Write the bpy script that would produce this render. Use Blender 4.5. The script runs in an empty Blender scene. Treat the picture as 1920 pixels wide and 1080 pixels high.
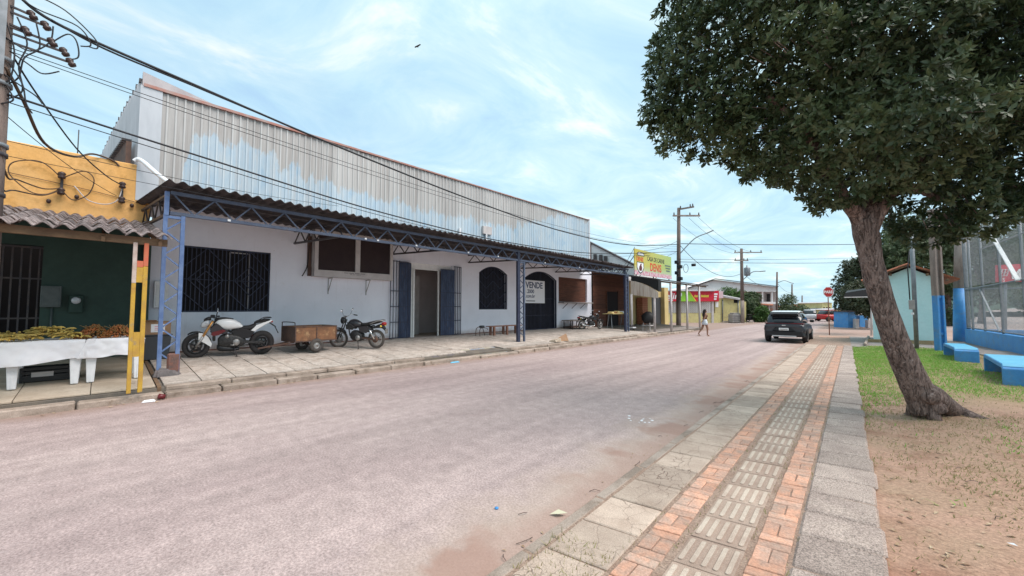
import bpy, bmesh, math, random
from mathutils import Vector, Matrix, noise
from math import radians as RAD, sin, cos, pi
import numpy as np
R = random.Random(11)
scene = bpy.context.scene
COL = scene.collection

# ------------------------------------------------------------------ camera
F_PX = 730.0
YAW = math.atan(690 / F_PX)
PITCH = math.atan(37 / F_PX)
CAM = Vector((0, 0, 1.75))
AX = Vector((-sin(YAW), cos(YAW), 0))
RT = Vector((cos(YAW), sin(YAW), 0))
FW = AX * cos(PITCH) + Vector((0, 0, 1)) * sin(PITCH)
UP = RT.cross(FW)
cam_d = bpy.data.cameras.new('camera')
cam = bpy.data.objects.new('camera', cam_d)
COL.objects.link(cam)
cam.matrix_world = Matrix((
    (RT.x, UP.x, -FW.x, CAM.x), (RT.y, UP.y, -FW.y, CAM.y), (RT.z, UP.z, -FW.z, CAM.z), (0, 0, 0, 1)))
cam_d.sensor_width = 36
cam_d.lens = F_PX / 1920 * 36
cam_d.clip_start = 0.05
cam_d.clip_end = 3000
scene.camera = cam

# ------------------------------------------------------------------ sky, sun, exposure
SUN_EL, SUN_ROT = RAD(58), RAD(70)
world = bpy.data.worlds.new('World')
scene.world = world
world.use_nodes = True
wn, wl = world.node_tree.nodes, world.node_tree.links
wn.clear()
w_out = wn.new('ShaderNodeOutputWorld')
w_bg = wn.new('ShaderNodeBackground')
w_sky = wn.new('ShaderNodeTexSky')
w_sky.sky_type = 'NISHITA'
w_sky.sun_disc = False
w_sky.sun_elevation = SUN_EL
w_sky.sun_rotation = SUN_ROT
w_sky.air_density = 1.0
w_sky.dust_density = 1.0
w_bg.inputs['Strength'].default_value = 0.085
wl.new(w_sky.outputs[0], w_bg.inputs['Color'])
# cloud layer: noise on a plane far above, seen in perspective
tc = wn.new('ShaderNodeTexCoord')
sep = wn.new('ShaderNodeSeparateXYZ')
wl.new(tc.outputs['Generated'], sep.inputs[0])
def wmath(op, a, b=None):
    n = wn.new('ShaderNodeMath'); n.operation = op
    for i, q in enumerate((a, b)):
        if q is None: continue
        if isinstance(q, (int, float)): n.inputs[i].default_value = q
        else: wl.new(q, n.inputs[i])
    return n.outputs[0]
zz = wmath('ADD', wmath('MAXIMUM', sep.outputs[2], 0.0), 0.13)
cx = wmath('DIVIDE', sep.outputs[0], zz)
cy = wmath('DIVIDE', sep.outputs[1], zz)
comb = wn.new('ShaderNodeCombineXYZ')
wl.new(cx, comb.inputs[0]); wl.new(cy, comb.inputs[1])
def wnoise(scale, detail, rough, dist, off):
    mp = wn.new('ShaderNodeMapping')
    mp.inputs['Location'].default_value = off
    mp.inputs['Scale'].default_value = (1.0, 0.75, 1)
    wl.new(comb.outputs[0], mp.inputs[0])
    n = wn.new('ShaderNodeTexNoise')
    n.inputs['Scale'].default_value = scale
    n.inputs['Detail'].default_value = detail
    n.inputs['Roughness'].default_value = rough
    n.inputs['Distortion'].default_value = dist
    wl.new(mp.outputs[0], n.inputs['Vector'])
    return n.outputs['Fac']
def wramp(fac, stops):
    r = wn.new('ShaderNodeValToRGB')
    e = r.color_ramp.elements
    while len(e) < len(stops): e.new(0.5)
    for k, (p, c) in enumerate(stops):
        e[k].position = p; e[k].color = (c[0], c[1], c[2], 1)
    wl.new(fac, r.inputs[0])
    return r.outputs[0]
n1 = wnoise(0.75, 8, 0.55, 0.3, (3.1, 1.7, 0))
n2 = wnoise(2.1, 10, 0.62, 0.7, (8.3, 4.2, 0))
cl_fac = wramp(n1, [(0.30, (0.72,) * 3), (0.58, (0.98,) * 3)])
cl_col = wramp(n2, [(0.28, (0.235, 0.35, 0.46)), (0.42, (0.275, 0.405, 0.475)), (0.55, (0.335, 0.45, 0.49)), (0.69, (0.50, 0.54, 0.52))])
w_bg2 = wn.new('ShaderNodeBackground')
wl.new(cl_col, w_bg2.inputs['Color'])
w_bg2.inputs['Strength'].default_value = 0.80
w_mix = wn.new('ShaderNodeMixShader')
wl.new(cl_fac, w_mix.inputs[0])
wl.new(w_bg.outputs[0], w_mix.inputs[1])
wl.new(w_bg2.outputs[0], w_mix.inputs[2])
wl.new(w_mix.outputs[0], w_out.inputs['Surface'])

sun_d = bpy.data.lights.new('sun', 'SUN')
sun_d.energy = 1.5
sun_d.angle = RAD(42)
sun_d.color = (1.0, 0.90, 0.84)
sun = bpy.data.objects.new('sun', sun_d)
COL.objects.link(sun)
# direction towards the sun, matching the sky's rotation (clockwise from +Y)
SDIR = Vector((sin(SUN_ROT) * cos(SUN_EL), cos(SUN_ROT) * cos(SUN_EL), sin(SUN_EL)))
sun.rotation_euler = SDIR.to_track_quat('Z', 'Y').to_euler()

scene.view_settings.view_transform = 'Standard'
scene.view_settings.look = 'None'
scene.view_settings.exposure = 1.45
scene.view_settings.gamma = 1
scene.view_settings.use_curve_mapping = False
scene.render.engine = 'CYCLES'

# ------------------------------------------------------------------ materials
def mat(name, c, rough=0.75, metal=0.0, c2=None, scale=3.0, lo=0.4, hi=0.62, fine=0.0, fscale=90.0,
        bump=0.0, bscale=40.0, rand=0.0, dirt=None, spec=0.4, stretch=(1, 1, 1), obj=False, emit=0.0, trans=0.0):
    """Principled material: c mixed with c2 by noise, a fine grain, dirt patches, bump, per-object variation."""
    m = bpy.data.materials.new(name)
    m.use_nodes = True
    N, L = m.node_tree.nodes, m.node_tree.links
    b = N['Principled BSDF']
    b.inputs['Roughness'].default_value = rough
    b.inputs['Metallic'].default_value = metal
    b.inputs['Specular IOR Level'].default_value = spec
    if trans:
        b.inputs['Transmission Weight'].default_value = trans
    if obj:
        t = N.new('ShaderNodeTexCoord'); vec = t.outputs['Object']
    else:
        t = N.new('ShaderNodeNewGeometry'); vec = t.outputs['Position']
    if stretch != (1, 1, 1):
        mp = N.new('ShaderNodeMapping'); mp.inputs['Scale'].default_value = stretch
        L.new(vec, mp.inputs[0]); vec = mp.outputs[0]
    def nz(s, d=5, r=0.6):
        n = N.new('ShaderNodeTexNoise'); n.inputs['Scale'].default_value = s
        n.inputs['Detail'].default_value = d; n.inputs['Roughness'].default_value = r
        L.new(vec, n.inputs['Vector']); return n.outputs['Fac']
    def ramp(f, p0, p1, a=(0, 0, 0), z=(1, 1, 1)):
        r = N.new('ShaderNodeValToRGB'); e = r.color_ramp.elements
        e[0].position = p0; e[1].position = p1
        e[0].color = (*a, 1); e[1].color = (*z, 1)
        L.new(f, r.inputs[0]); return r.outputs[0]
    def mix(f, a, z, mode='MIX'):
        n = N.new('ShaderNodeMix'); n.data_type = 'RGBA'; n.blend_type = mode
        for s, q in ((n.inputs[0], f), (n.inputs[6], a), (n.inputs[7], z)):
            if isinstance(q, (int, float)): s.default_value = q
            elif isinstance(q, tuple): s.default_value = (*q, 1)
            else: L.new(q, s)
        return n.outputs[2]
    col = mix(0.0, c, c)
    if c2 is not None:
        col = mix(ramp(nz(scale), lo, hi), c, c2)
    if dirt is not None:                       # (colour, scale, lo, hi)
        col = mix(ramp(nz(dirt[1], 7, 0.7), dirt[2], dirt[3]), col, dirt[0])
    if fine:
        f = ramp(nz(fscale, 3, 0.7), 0.35, 0.65, (1 - fine,) * 3, (1 + fine,) * 3)
        col = mix(1.0, col, f, 'MULTIPLY')
    if rand:
        o = N.new('ShaderNodeObjectInfo')
        r = ramp(o.outputs['Random'], 0, 1, (1 - rand,) * 3, (1 + rand,) * 3)
        col = mix(1.0, col, r, 'MULTIPLY')
    L.new(col, b.inputs['Base Color'])
    if emit:
        L.new(col, b.inputs['Emission Color']); b.inputs['Emission Strength'].default_value = emit
    if bump:
        bp = N.new('ShaderNodeBump'); bp.inputs['Strength'].default_value = min(1, bump)
        bp.inputs['Distance'].default_value = 0.02
        L.new(nz(bscale, 6, 0.65), bp.inputs['Height'])
        L.new(bp.outputs[0], b.inputs['Normal'])
    m['_x'] = 0
    return m

M = {}
M['kerb'] = mat('kerb concrete', (.42, .34, .285), .9, c2=(.26, .205, .165), scale=2.2, fine=.18, bump=.6, bscale=30, rand=.12, dirt=((.17, .12, .08), 6, .55, .72))
M['slab'] = mat('pale cement slab', (.42, .375, .335), .9, c2=(.32, .28, .25), scale=3, fine=.2, fscale=120, bump=.35, bscale=60, rand=.13, dirt=((.24, .19, .15), 7, .56, .7))
M['granite'] = mat('speckled washed slab', (.42, .34, .295), .92, c2=(.34, .27, .235), scale=3, fine=.55, fscale=95, bump=.6, bscale=120, rand=.14)
M['brick'] = mat('orange paving brick', (.60, .325, .22), .9, c2=(.46, .29, .22), scale=6, fine=.2, fscale=60, bump=.4, bscale=60, rand=.17, dirt=((.38, .29, .235), 5, .46, .68))
M['tactile'] = mat('grey tactile tile', (.40, .305, .245), .92, c2=(.33, .24, .19), scale=4, fine=.3, fscale=200, bump=.3, bscale=150, rand=.12)
M['tactile_bar'] = mat('worn tactile bar', (.53, .445, .365), .9, c2=(.43, .34, .275), scale=4, fine=.3, fscale=220, bump=.3, bscale=150, rand=.1)
M['joint'] = mat('sandy joint filling', (.30, .205, .155), .95, c2=(.37, .27, .21), scale=8, fine=.35, fscale=60, bump=.8, bscale=70)
M['tile'] = mat('weathered floor tile', (.52, .46, .41), .75, c2=(.37, .32, .28), scale=4, lo=.35, hi=.7, fine=.18, fscale=24, rand=.12, dirt=((.29, .225, .18), 5, .5, .70), spec=.25)
M['beige_tile'] = mat('beige floor tile', (.50, .42, .33), .6, c2=(.41, .33, .25), scale=2, fine=.08, fscale=30, rand=.06, dirt=((.2, .15, .11), 3.2, .58, .74))
M['grout'] = mat('dark grout', (.13, .115, .10), .95, fine=.2, c2=(.19, .16, .13), scale=3)
M['cement'] = mat('raw cement', (.33, .29, .265), .92, c2=(.25, .21, .19), scale=1.2, fine=.16, bump=.4, bscale=30, dirt=((.17, .13, .1), 3, .56, .75))
M['white_wall'] = mat('white painted render', (.80, .80, .82), .75, c2=(.73, .73, .76), scale=1.1, fine=.03, fscale=14, bump=.15, bscale=18)
M['white'] = mat('white paint', (.78, .78, .77), .5, c2=(.7, .7, .69), scale=6)
M['plastic_white'] = mat('white plastic', (.8, .81, .83), .35, c2=(.74, .75, .77), scale=9)
M['navy'] = mat('dark navy paint', (.024, .029, .058), .45, c2=(.035, .042, .078), scale=8)
M['blue_gate'] = mat('scuffed blue metal', (.024, .036, .08), .5, c2=(.045, .07, .135), scale=7, stretch=(1, 1, .3), dirt=((.12, .09, .09), 11, .58, .74))
M['steel_blue'] = mat('pale blue painted steel', (.095, .16, .33), .5, c2=(.14, .215, .39), scale=7, dirt=((.17, .12, .1), 9, .6, .75))
M['chord_blue'] = mat('grey blue painted steel', (.07, .09, .14), .55, c2=(.095, .12, .175), scale=6, dirt=((.11, .08, .07), 9, .6, .75))
M['dark_steel'] = mat('dark steel', (.045, .042, .05), .5, c2=(.08, .065, .06), scale=5)
M['fibre'] = mat('dark fibre cement', (.10, .085, .085), .9, c2=(.055, .047, .05), scale=2.5, fine=.2, fscale=30, rand=.15, bump=.3)
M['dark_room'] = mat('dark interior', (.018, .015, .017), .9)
M['room_wall'] = mat('interior plaster', (.62, .54, .53), .9, c2=(.55, .48, .47), scale=1)
M['yellow_wall'] = mat('ochre yellow render', (.72, .39, .125), .85, c2=(.75, .43, .16), scale=1.3, fine=.06, fscale=12, bump=.4, bscale=14, dirt=((.48, .24, .06), 2.2, .55, .75))
M['green_wall'] = mat('dark green paint', (.022, .052, .042), .6, c2=(.03, .066, .052), scale=2, fine=.06, fscale=9)
M['roof_tile'] = mat('mossy clay tile', (.34, .28, .27), .9, c2=(.10, .075, .07), scale=7, lo=.38, hi=.6, fine=.25, fscale=50, rand=.35, bump=.5, bscale=40)
M['clay'] = mat('red clay tile', (.45, .16, .085), .85, c2=(.33, .12, .07), scale=5, rand=.2, fine=.12, bump=.3)
M['wood_beam'] = mat('old brown beam', (.20, .125, .07), .85, c2=(.13, .08, .05), scale=6, stretch=(1, .2, 1), fine=.15)
M['post_yellow'] = mat('worn yellow post paint', (.52, .32, .04), .75, c2=(.42, .24, .05), scale=5, fine=.1, dirt=((.28, .2, .12), 6, .57, .68))
M['post_red'] = mat('worn red post paint', (.55, .12, .07), .75, c2=(.50, .17, .08), scale=5, dirt=((.4, .3, .2), 6, .57, .7))
M['post_white'] = mat('worn whitish post paint', (.55, .45, .40), .8, c2=(.42, .32, .27), scale=5, dirt=((.28, .2, .15), 6, .55, .7))
M['rust_stain'] = mat('rusty concrete footing', (.22, .10, .075), .9, c2=(.13, .085, .075), scale=7, fine=.25, bump=.6, bscale=20)
M['footing'] = mat('grey concrete footing', (.17, .15, .15), .95, c2=(.11, .1, .1), scale=6, fine=.2, bump=.8, bscale=14)
M['rubber'] = mat('black rubber', (.022, .021, .022), .8, c2=(.035, .03, .03), scale=14)
M['black'] = mat('black plastic', (.016, .016, .018), .4)
M['black_matt'] = mat('black vinyl', (.02, .019, .02), .6)
M['alloy'] = mat('dull alloy', (.42, .41, .40), .4, metal=.7, c2=(.3, .29, .28), scale=20)
M['chrome'] = mat('chrome', (.7, .7, .7), .15, metal=1)
M['gold'] = mat('bronze gold fork', (.62, .31, .10), .35, metal=.5)
M['bike_white'] = mat('glossy white fairing', (.80, .80, .80), .25, spec=.6)
M['bike_red'] = mat('dark red panel', (.13, .016, .02), .35)
M['bike_black'] = mat('glossy black tank', (.028, .028, .034), .22, spec=.6)
M['engine'] = mat('engine metal', (.028, .027, .028), .5, metal=.2, c2=(.06, .058, .057), scale=25)
M['lens'] = mat('clear lamp lens', (.55, .57, .6), .12, spec=.8)
M['red_lens'] = mat('red lamp lens', (.35, .02, .02), .2)
M['car_lens'] = mat('dark red lamp', (.10, .008, .012), .2)
M['mirror'] = mat('mirror glass', (.85, .87, .9), .05, metal=1)
M['ply'] = mat('stained plywood', (.25, .12, .06), .8, c2=(.16, .08, .045), scale=5, fine=.15, fscale=40, dirt=((.46, .29, .15), 6, .54, .72))
M['ply_dark'] = mat('dark stained plywood', (.10, .065, .055), .85, c2=(.14, .085, .065), scale=5, fine=.15)
M['rust_steel'] = mat('rusted steel', (.14, .075, .05), .8, c2=(.08, .055, .05), scale=10, fine=.2)
M['tyre_grey'] = mat('dusty tyre', (.07, .06, .056), .9, c2=(.1, .085, .075), scale=10)
M['cloth'] = mat('white tablecloth', (.80, .80, .82), .8, c2=(.74, .74, .77), scale=3)
M['banana'] = mat('banana skin', (.58, .40, .10), .55, c2=(.40, .31, .085), scale=9, rand=.25, dirt=((.13, .085, .03), 16, .6, .75))
M['palm_fruit'] = mat('orange palm fruit', (.34, .105, .03), .4, c2=(.17, .085, .02), scale=12, lo=.42, hi=.56)
M['stem'] = mat('dry stalk', (.22, .15, .07), .9)
M['cardboard'] = mat('cardboard', (.36, .22, .13), .85, c2=(.30, .18, .105), scale=4)
M['paper'] = mat('white paper', (.8, .8, .82), .7)
M['bin_grey'] = mat('grey plastic bin', (.055, .06, .068), .5)
M['meter'] = mat('grey meter housing', (.10, .12, .12), .5, c2=(.08, .1, .1), scale=9)
M['glass_dark'] = mat('dark glass', (.012, .014, .018), .08, spec=.7)
M['brown_panel'] = mat('dark brown panel', (.035, .02, .02), .7, c2=(.028, .015, .017), scale=3, fine=.1, fscale=18)
M['display_frame'] = mat('greyish white frame', (.58, .54, .53), .7, c2=(.5, .46, .45), scale=3)
M['brown_wood'] = mat('red brown planks', (.14, .052, .03), .75, c2=(.09, .036, .022), scale=5, stretch=(1, .3, 3), rand=.25)
M['bench_wood'] = mat('pinkish brown bench wood', (.27, .14, .10), .8, c2=(.2, .1, .07), scale=7)
M['pole_wood'] = mat('weathered pole', (.19, .145, .125), .92, c2=(.12, .09, .08), scale=6, stretch=(1, 1, .15), fine=.15, bump=.3)
M['pole_conc'] = mat('weathered concrete pole', (.33, .27, .235), .92, c2=(.22, .175, .155), scale=4, stretch=(1, 1, .25), fine=.15, bump=.3)
M['cable'] = mat('black cable', (.018, .018, .022), .6)
M['cable_brown'] = mat('brown cable', (.085, .05, .03), .6)
M['porcelain'] = mat('brown porcelain', (.05, .028, .024), .35)
M['galv'] = mat('galvanised steel', (.25, .27, .29), .5, metal=.3, c2=(.19, .21, .225), scale=6)
M['park_blue'] = mat('bright blue paint', (.06, .265, .60), .55, c2=(.08, .31, .64), scale=3, fine=.05, fscale=20, dirt=((.15, .26, .42), 3.6, .50, .72), bump=.3, bscale=20)
M['park_blue_top'] = mat('sky blue bench paint', (.12, .44, .66), .5, c2=(.15, .49, .70), scale=4, fine=.04)
M['mint'] = mat('mint paint', (.56, .82, .81), .75, c2=(.61, .85, .84), scale=1.6, fine=.03, fscale=10, dirt=((.35, .55, .5), 4, .62, .8))
M['trunk'] = None
M['cream'] = mat('cream yellow wall', (.62, .50, .24), .85, c2=(.56, .44, .2), scale=1.5, fine=.05)
M['pale_yellow'] = mat('pale yellow wall', (.66, .58, .27), .85, c2=(.58, .49, .24), scale=1.2, fine=.05, dirt=((.30, .26, .17), 2.4, .55, .75))
M['house_grey'] = mat('greyish house wall', (.34, .29, .28), .9, c2=(.27, .23, .22), scale=1, dirt=((.15, .12, .11), 2, .58, .75))
M['house_white'] = mat('whitewashed gable', (.85, .84, .84), .85, c2=(.76, .75, .76), scale=1)
M['sign_red'] = mat('red sign', (.62, .02, .045), .5, c2=(.66, .03, .06), scale=2)
M['sign_green'] = mat('green sign', (.28, .58, .05), .5)
M['sign_yellow'] = mat('sign yellow', (.8, .6, .08), .5)
M['letter_red'] = mat('red lettering', (.62, .03, .02), .5)
M['letter_black'] = mat('black lettering', (.03, .03, .035), .5)
M['letter_navy'] = mat('navy lettering', (.05, .07, .14), .5)
M['letter_white'] = mat('white lettering', (.85, .85, .85), .5)
M['letter_pink'] = mat('pink print', (.72, .22, .30), .5)
M['pale_sign'] = mat('pale pink sign edge', (.75, .55, .58), .5)
M['car_grey'] = mat('dark grey car paint', (.034, .033, .040), .28, spec=.6)
M['car_black'] = mat('black car trim', (.014, .014, .016), .5)
M['car_roof'] = mat('pale roof paint', (.72, .77, .77), .25)
M['silver'] = mat('silver trim', (.6, .6, .6), .4)
M['skin'] = mat('brown skin', (.30, .155, .10), .6)
M['hair'] = mat('dark hair', (.018, .011, .009), .55)
M['top'] = mat('brown top', (.16, .075, .045), .8)
M['shorts'] = mat('pale denim', (.62, .68, .74), .85)
M['tank_grey'] = mat('grey water tank', (.38, .35, .33), .8, c2=(.3, .27, .26), scale=3)
M['car_red'] = mat('red car paint', (.42, .03, .03), .3)
M['car_silver'] = mat('silver car paint', (.55, .57, .6), .25)
M['dark_cloth'] = mat('black plastic sheet', (.012, .011, .012), .6)
M['rust_sheet'] = mat('rust streaked white sheet', (.60, .52, .45), .75, c2=(.30, .16, .09), scale=5, lo=.5, hi=.68, stretch=(3, 3, .12), rand=.12)
M['leaf_litter'] = mat('dry leaf', (.34, .22, .13), .85, c2=(.5, .4, .28), scale=20, rand=.3)
M['brick_red'] = mat('exposed red brick', (.34, .13, .075), .9, c2=(.26, .1, .06), scale=8, rand=.2)
M['green_trim'] = mat('green', (.05, .2, .08), .6)

def custom(name):
    m = bpy.data.materials.new(name); m.use_nodes = True
    N, L = m.node_tree.nodes, m.node_tree.links
    return m, N, L, N['Principled BSDF']
class NT:
    """small node helper"""
    def __init__(s, N, L): s.N, s.L = N, L
    def set(s, sock, q):
        if isinstance(q, (int, float)): sock.default_value = q
        elif isinstance(q, tuple):
            sock.default_value = (*q, 1) if sock.type == 'RGBA' and len(q) == 3 else q
        else: s.L.new(q, sock)
    def pos(s): return s.N.new('ShaderNodeNewGeometry').outputs['Position']
    def xyz(s, v):
        n = s.N.new('ShaderNodeSeparateXYZ'); s.L.new(v, n.inputs[0]); return n.outputs
    def map(s, v, sc=(1, 1, 1), loc=(0, 0, 0)):
        n = s.N.new('ShaderNodeMapping'); n.inputs['Scale'].default_value = sc; n.inputs['Location'].default_value = loc
        s.L.new(v, n.inputs[0]); return n.outputs[0]
    def noise(s, v, sc, d=5, r=.6, dist=0):
        n = s.N.new('ShaderNodeTexNoise'); n.inputs['Scale'].default_value = sc
        n.inputs['Detail'].default_value = d; n.inputs['Roughness'].default_value = r; n.inputs['Distortion'].default_value = dist
        s.L.new(v, n.inputs['Vector']); return n.outputs['Fac']
    def voro(s, v, sc, feat='F1', out='Distance'):
        n = s.N.new('ShaderNodeTexVoronoi'); n.feature = feat; n.inputs['Scale'].default_value = sc
        s.L.new(v, n.inputs['Vector']); return n.outputs[out]
    def math(s, op, a, b=None):
        n = s.N.new('ShaderNodeMath'); n.operation = op
        s.set(n.inputs[0], a)
        if b is not None: s.set(n.inputs[1], b)
        return n.outputs[0]
    def ramp(s, f, stops):
        r = s.N.new('ShaderNodeValToRGB'); e = r.color_ramp.elements
        while len(e) < len(stops): e.new(.5)
        for k, (p, c) in enumerate(stops):
            if isinstance(c, (int, float)): c = (c, c, c)
            e[k].position = p; e[k].color = (*c, 1)
        s.L.new(f, r.inputs[0]); return r.outputs[0]
    def mix(s, f, a, z, mode='MIX'):
        n = s.N.new('ShaderNodeMix'); n.data_type = 'RGBA'; n.blend_type = mode
        s.set(n.inputs[0], f); s.set(n.inputs[6], a); s.set(n.inputs[7], z)
        return n.outputs[2]
    def bump(s, h, st, dist=.02):
        n = s.N.new('ShaderNodeBump'); n.inputs['Strength'].default_value = st; n.inputs['Distance'].default_value = dist
        s.L.new(h, n.inputs['Height']); return n.outputs[0]

# worn asphalt: pinkish, pale aggregate, smooth stains, red soil dust along the kerbs
m, N, L, B = custom('worn pinkish asphalt'); T = NT(N, L); p = T.pos()
big = T.noise(T.map(p, (1, .35, 1)), .35, 5, .6)
c = T.mix(T.ramp(big, [(.36, 0), (.64, 1)]), (.345, .262, .25), (.42, .328, .307))
c = T.mix(T.ramp(T.noise(T.map(p, (1, .6, 1)), 1.7, 8, .72), [(.57, 0), (.72, .5)]), c, (.27, .195, .185))
grain = T.noise(p, 48, 5, .8)
c = T.mix(1.0, c, T.ramp(T.noise(T.map(p, (1.5, .05, 1)), 1.6, 5, .6), [(.34, .86), (.62, 1.07)]), 'MULTIPLY')
c = T.mix(T.ramp(T.noise(T.map(p, (1, .8, 1), (3, 9, 0)), .8, 9, .75), [(.60, 0), (.68, .35)]), c, (.21, .15, .145))
c = T.mix(1.0, c, T.ramp(T.noise(p, 5.5, 6, .7), [(.3, .82), (.7, 1.17)]), 'MULTIPLY')
c = T.mix(1.0, c, T.ramp(grain, [(.32, .5), (.5, 1.0), (.68, 1.5)]), 'MULTIPLY')
v = T.voro(p, 60, 'F1', 'Color')
c = T.mix(T.ramp(T.voro(p, 30), [(.0, .85), (.26, 0)]), c, T.mix(T.noise(p, 9), (.55, .48, .46), (.20, .15, .15)))
x = T.xyz(p)
cen = T.math('MULTIPLY', x[1], -.03)
er = T.math('SUBTRACT', T.math('ADD', x[0], T.math('MULTIPLY', x[1], .038)), -1.95)          # distance to right kerb (negative)
er = T.math('ADD', er, T.math('MULTIPLY', T.math('SUBTRACT', T.noise(p, 1.5, 6, .65), .5), 1.1))
c = T.mix(T.ramp(er, [(-.0, 0), (.01, 0)]), c, c)
dr = N.new('ShaderNodeMapRange'); L.new(er, dr.inputs[0]); dr.inputs[1].default_value = -.42; dr.inputs[2].default_value = -.27
patch = T.ramp(T.noise(T.map(p, (.3, 1, 1), (5, 0, 0)), .95, 3, .5), [(.47, 0), (.56, .65)])
sand = N.new('ShaderNodeMapRange'); L.new(er, sand.inputs[0]); sand.inputs[1].default_value = -.75; sand.inputs[2].default_value = -.25
c = T.mix(T.math('MULTIPLY', sand.outputs[0], .55), c, (.44, .34, .27))
band = N.new('ShaderNodeMapRange'); L.new(er, band.inputs[0]); band.inputs[1].default_value = -.28; band.inputs[2].default_value = -.02
c = T.mix(T.math('MAXIMUM', T.math('MULTIPLY', dr.outputs[0], patch), T.math('MULTIPLY', band.outputs[0], .38)), c, T.mix(T.noise(p, 7, 6), (.27, .145, .115), (.35, .215, .165)))
el = T.math('ADD', T.math('SUBTRACT', -10.0, x[0]), T.math('MULTIPLY', T.math('SUBTRACT', T.noise(p, 1.2, 6, .65), .5), .9))
dl = N.new('ShaderNodeMapRange'); L.new(el, dl.inputs[0]); dl.inputs[1].default_value = -.5; dl.inputs[2].default_value = .1
c = T.mix(T.math('MULTIPLY', dl.outputs[0], .75), c, T.mix(T.noise(p, 7, 6), (.26, .165, .12), (.33, .24, .2)))
L.new(c, B.inputs['Base Color']); B.inputs['Roughness'].default_value = .92; B.inputs['Specular IOR Level'].default_value = .25
L.new(T.bump(T.math('ADD', grain, T.math('MULTIPLY', T.voro(p, 48), .6)), .35, .010), B.inputs['Normal'])
M['road'] = m

# cracked cement slabs
m, N, L, B = custom('cracked cement slab'); T = NT(N, L); p = T.pos()
wp = N.new('ShaderNodeVectorMath'); wp.operation = 'ADD'
nn = N.new('ShaderNodeTexNoise'); nn.inputs['Scale'].default_value = 6; nn.inputs['Detail'].default_value = 3
L.new(p, nn.inputs['Vector'])
sc = N.new('ShaderNodeVectorMath'); sc.operation = 'SCALE'; sc.inputs[3].default_value = .12
L.new(nn.outputs['Color'], sc.inputs[0]); L.new(p, wp.inputs[0]); L.new(sc.outputs[0], wp.inputs[1])
crack = T.voro(wp.outputs[0], 7.5, 'DISTANCE_TO_EDGE')
crack2 = T.voro(wp.outputs[0], 3.2, 'DISTANCE_TO_EDGE')
area = T.ramp(T.noise(p, 1.6, 3), [(.49, 0), (.57, 1)])
ck = T.math('MULTIPLY', T.ramp(crack, [(.0, 1), (.022, 0)]), area)
ck2 = T.ramp(crack2, [(.0, .5), (.006, 0)])
o = N.new('ShaderNodeObjectInfo')
c = T.mix(T.ramp(T.noise(p, 3.5, 6), [(.35, 0), (.65, 1)]), (.50, .40, .325), (.40, .31, .25))
c = T.mix(T.ramp(T.noise(p, 2.2, 7, .7), [(.52, 0), (.72, .7)]), c, (.32, .235, .18))
c = T.mix(1.0, c, T.ramp(T.noise(p, 130, 3, .7), [(.35, .8), (.65, 1.2)]), 'MULTIPLY')
c = T.mix(1.0, c, T.ramp(o.outputs['Random'], [(0, .80), (1, 1.14)]), 'MULTIPLY')
c = T.mix(T.math('MAXIMUM', ck, ck2), c, (.19, .13, .10))
L.new(c, B.inputs['Base Color']); B.inputs['Roughness'].default_value = .9; B.inputs['Specular IOR Level'].default_value = .25
L.new(T.bump(T.math('SUBTRACT', T.noise(p, 60, 5), T.math('MULTIPLY', T.math('MAXIMUM', ck, ck2), 2.0)), .5, .012), B.inputs['Normal'])
M['slab'] = m

# corrugated front sheets: bare grey, faded pale blue paint in the lower part with a ragged upper edge
m, N, L, B = custom('faded corrugated front sheet'); T = NT(N, L); p = T.pos(); x = T.xyz(p)
edge = N.new('ShaderNodeFloatCurve')
cv = edge.mapping.curves[0]
pts = [(0, .05), (.03, .08), (.038, .58), (.06, .76), (.09, .72), (.125, .68), (.16, .58), (.2, .50), (.3, .44), (.45, .40), (.62, .42), (.74, .62), (.85, .95), (1, 1)]
cv.points[0].location = pts[0]; cv.points[1].location = pts[-1]
for q in pts[1:-1]: cv.points.new(*q)
for q in cv.points: q.handle_type = 'VECTOR'
edge.mapping.update()
L.new(T.math('DIVIDE', T.math('SUBTRACT', x[1], .8), 22.6), edge.inputs[1])
h = T.math('DIVIDE', T.math('SUBTRACT', x[2], 5.0), 2.95)
rag = T.math('MULTIPLY', T.math('SUBTRACT', T.noise(T.map(p, (1, 1, .35)), 2.6, 7, .7), .5), .7)
paint = T.ramp(T.math('ADD', T.math('SUBTRACT', edge.outputs[0], h), rag), [(-.0, 0), (.06, 1)])
streak = T.noise(T.map(p, (3, 3, .10)), 3.2, 6, .65)
grey = T.mix(T.ramp(streak, [(.34, 0), (.62, 1)]), (.38, .36, .345), (.55, .545, .53))
grey = T.mix(T.ramp(T.noise(T.map(p, (6, 6, .3)), 2.0, 5, .7), [(.60, 0), (.75, .55)]), grey, (.31, .25, .22))
blue = T.mix(T.ramp(T.noise(T.map(p, (1, 1, .4)), 2.3, 7, .7), [(.35, 0), (.6, 1)]), (.40, .565, .70), (.54, .645, .71))
blue = T.mix(T.ramp(T.noise(T.map(p, (1, 1, .6)), 1.1, 6, .65), [(.58, 0), (.66, .6)]), blue, (.28, .48, .66))
blue = T.mix(T.ramp(streak, [(.36, .5), (.50, 0)]), blue, (.50, .50, .50))
c = T.mix(paint, grey, blue)
o = N.new('ShaderNodeObjectInfo')
c = T.mix(1.0, c, T.ramp(o.outputs['Random'], [(0, .93), (1, 1.06)]), 'MULTIPLY')
ridge = N.new('ShaderNodeMapRange'); L.new(x[0], ridge.inputs[0]); ridge.inputs[1].default_value = -14.765; ridge.inputs[2].default_value = -14.750   # pale rib highlights and darker valleys are painted into the colour
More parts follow.
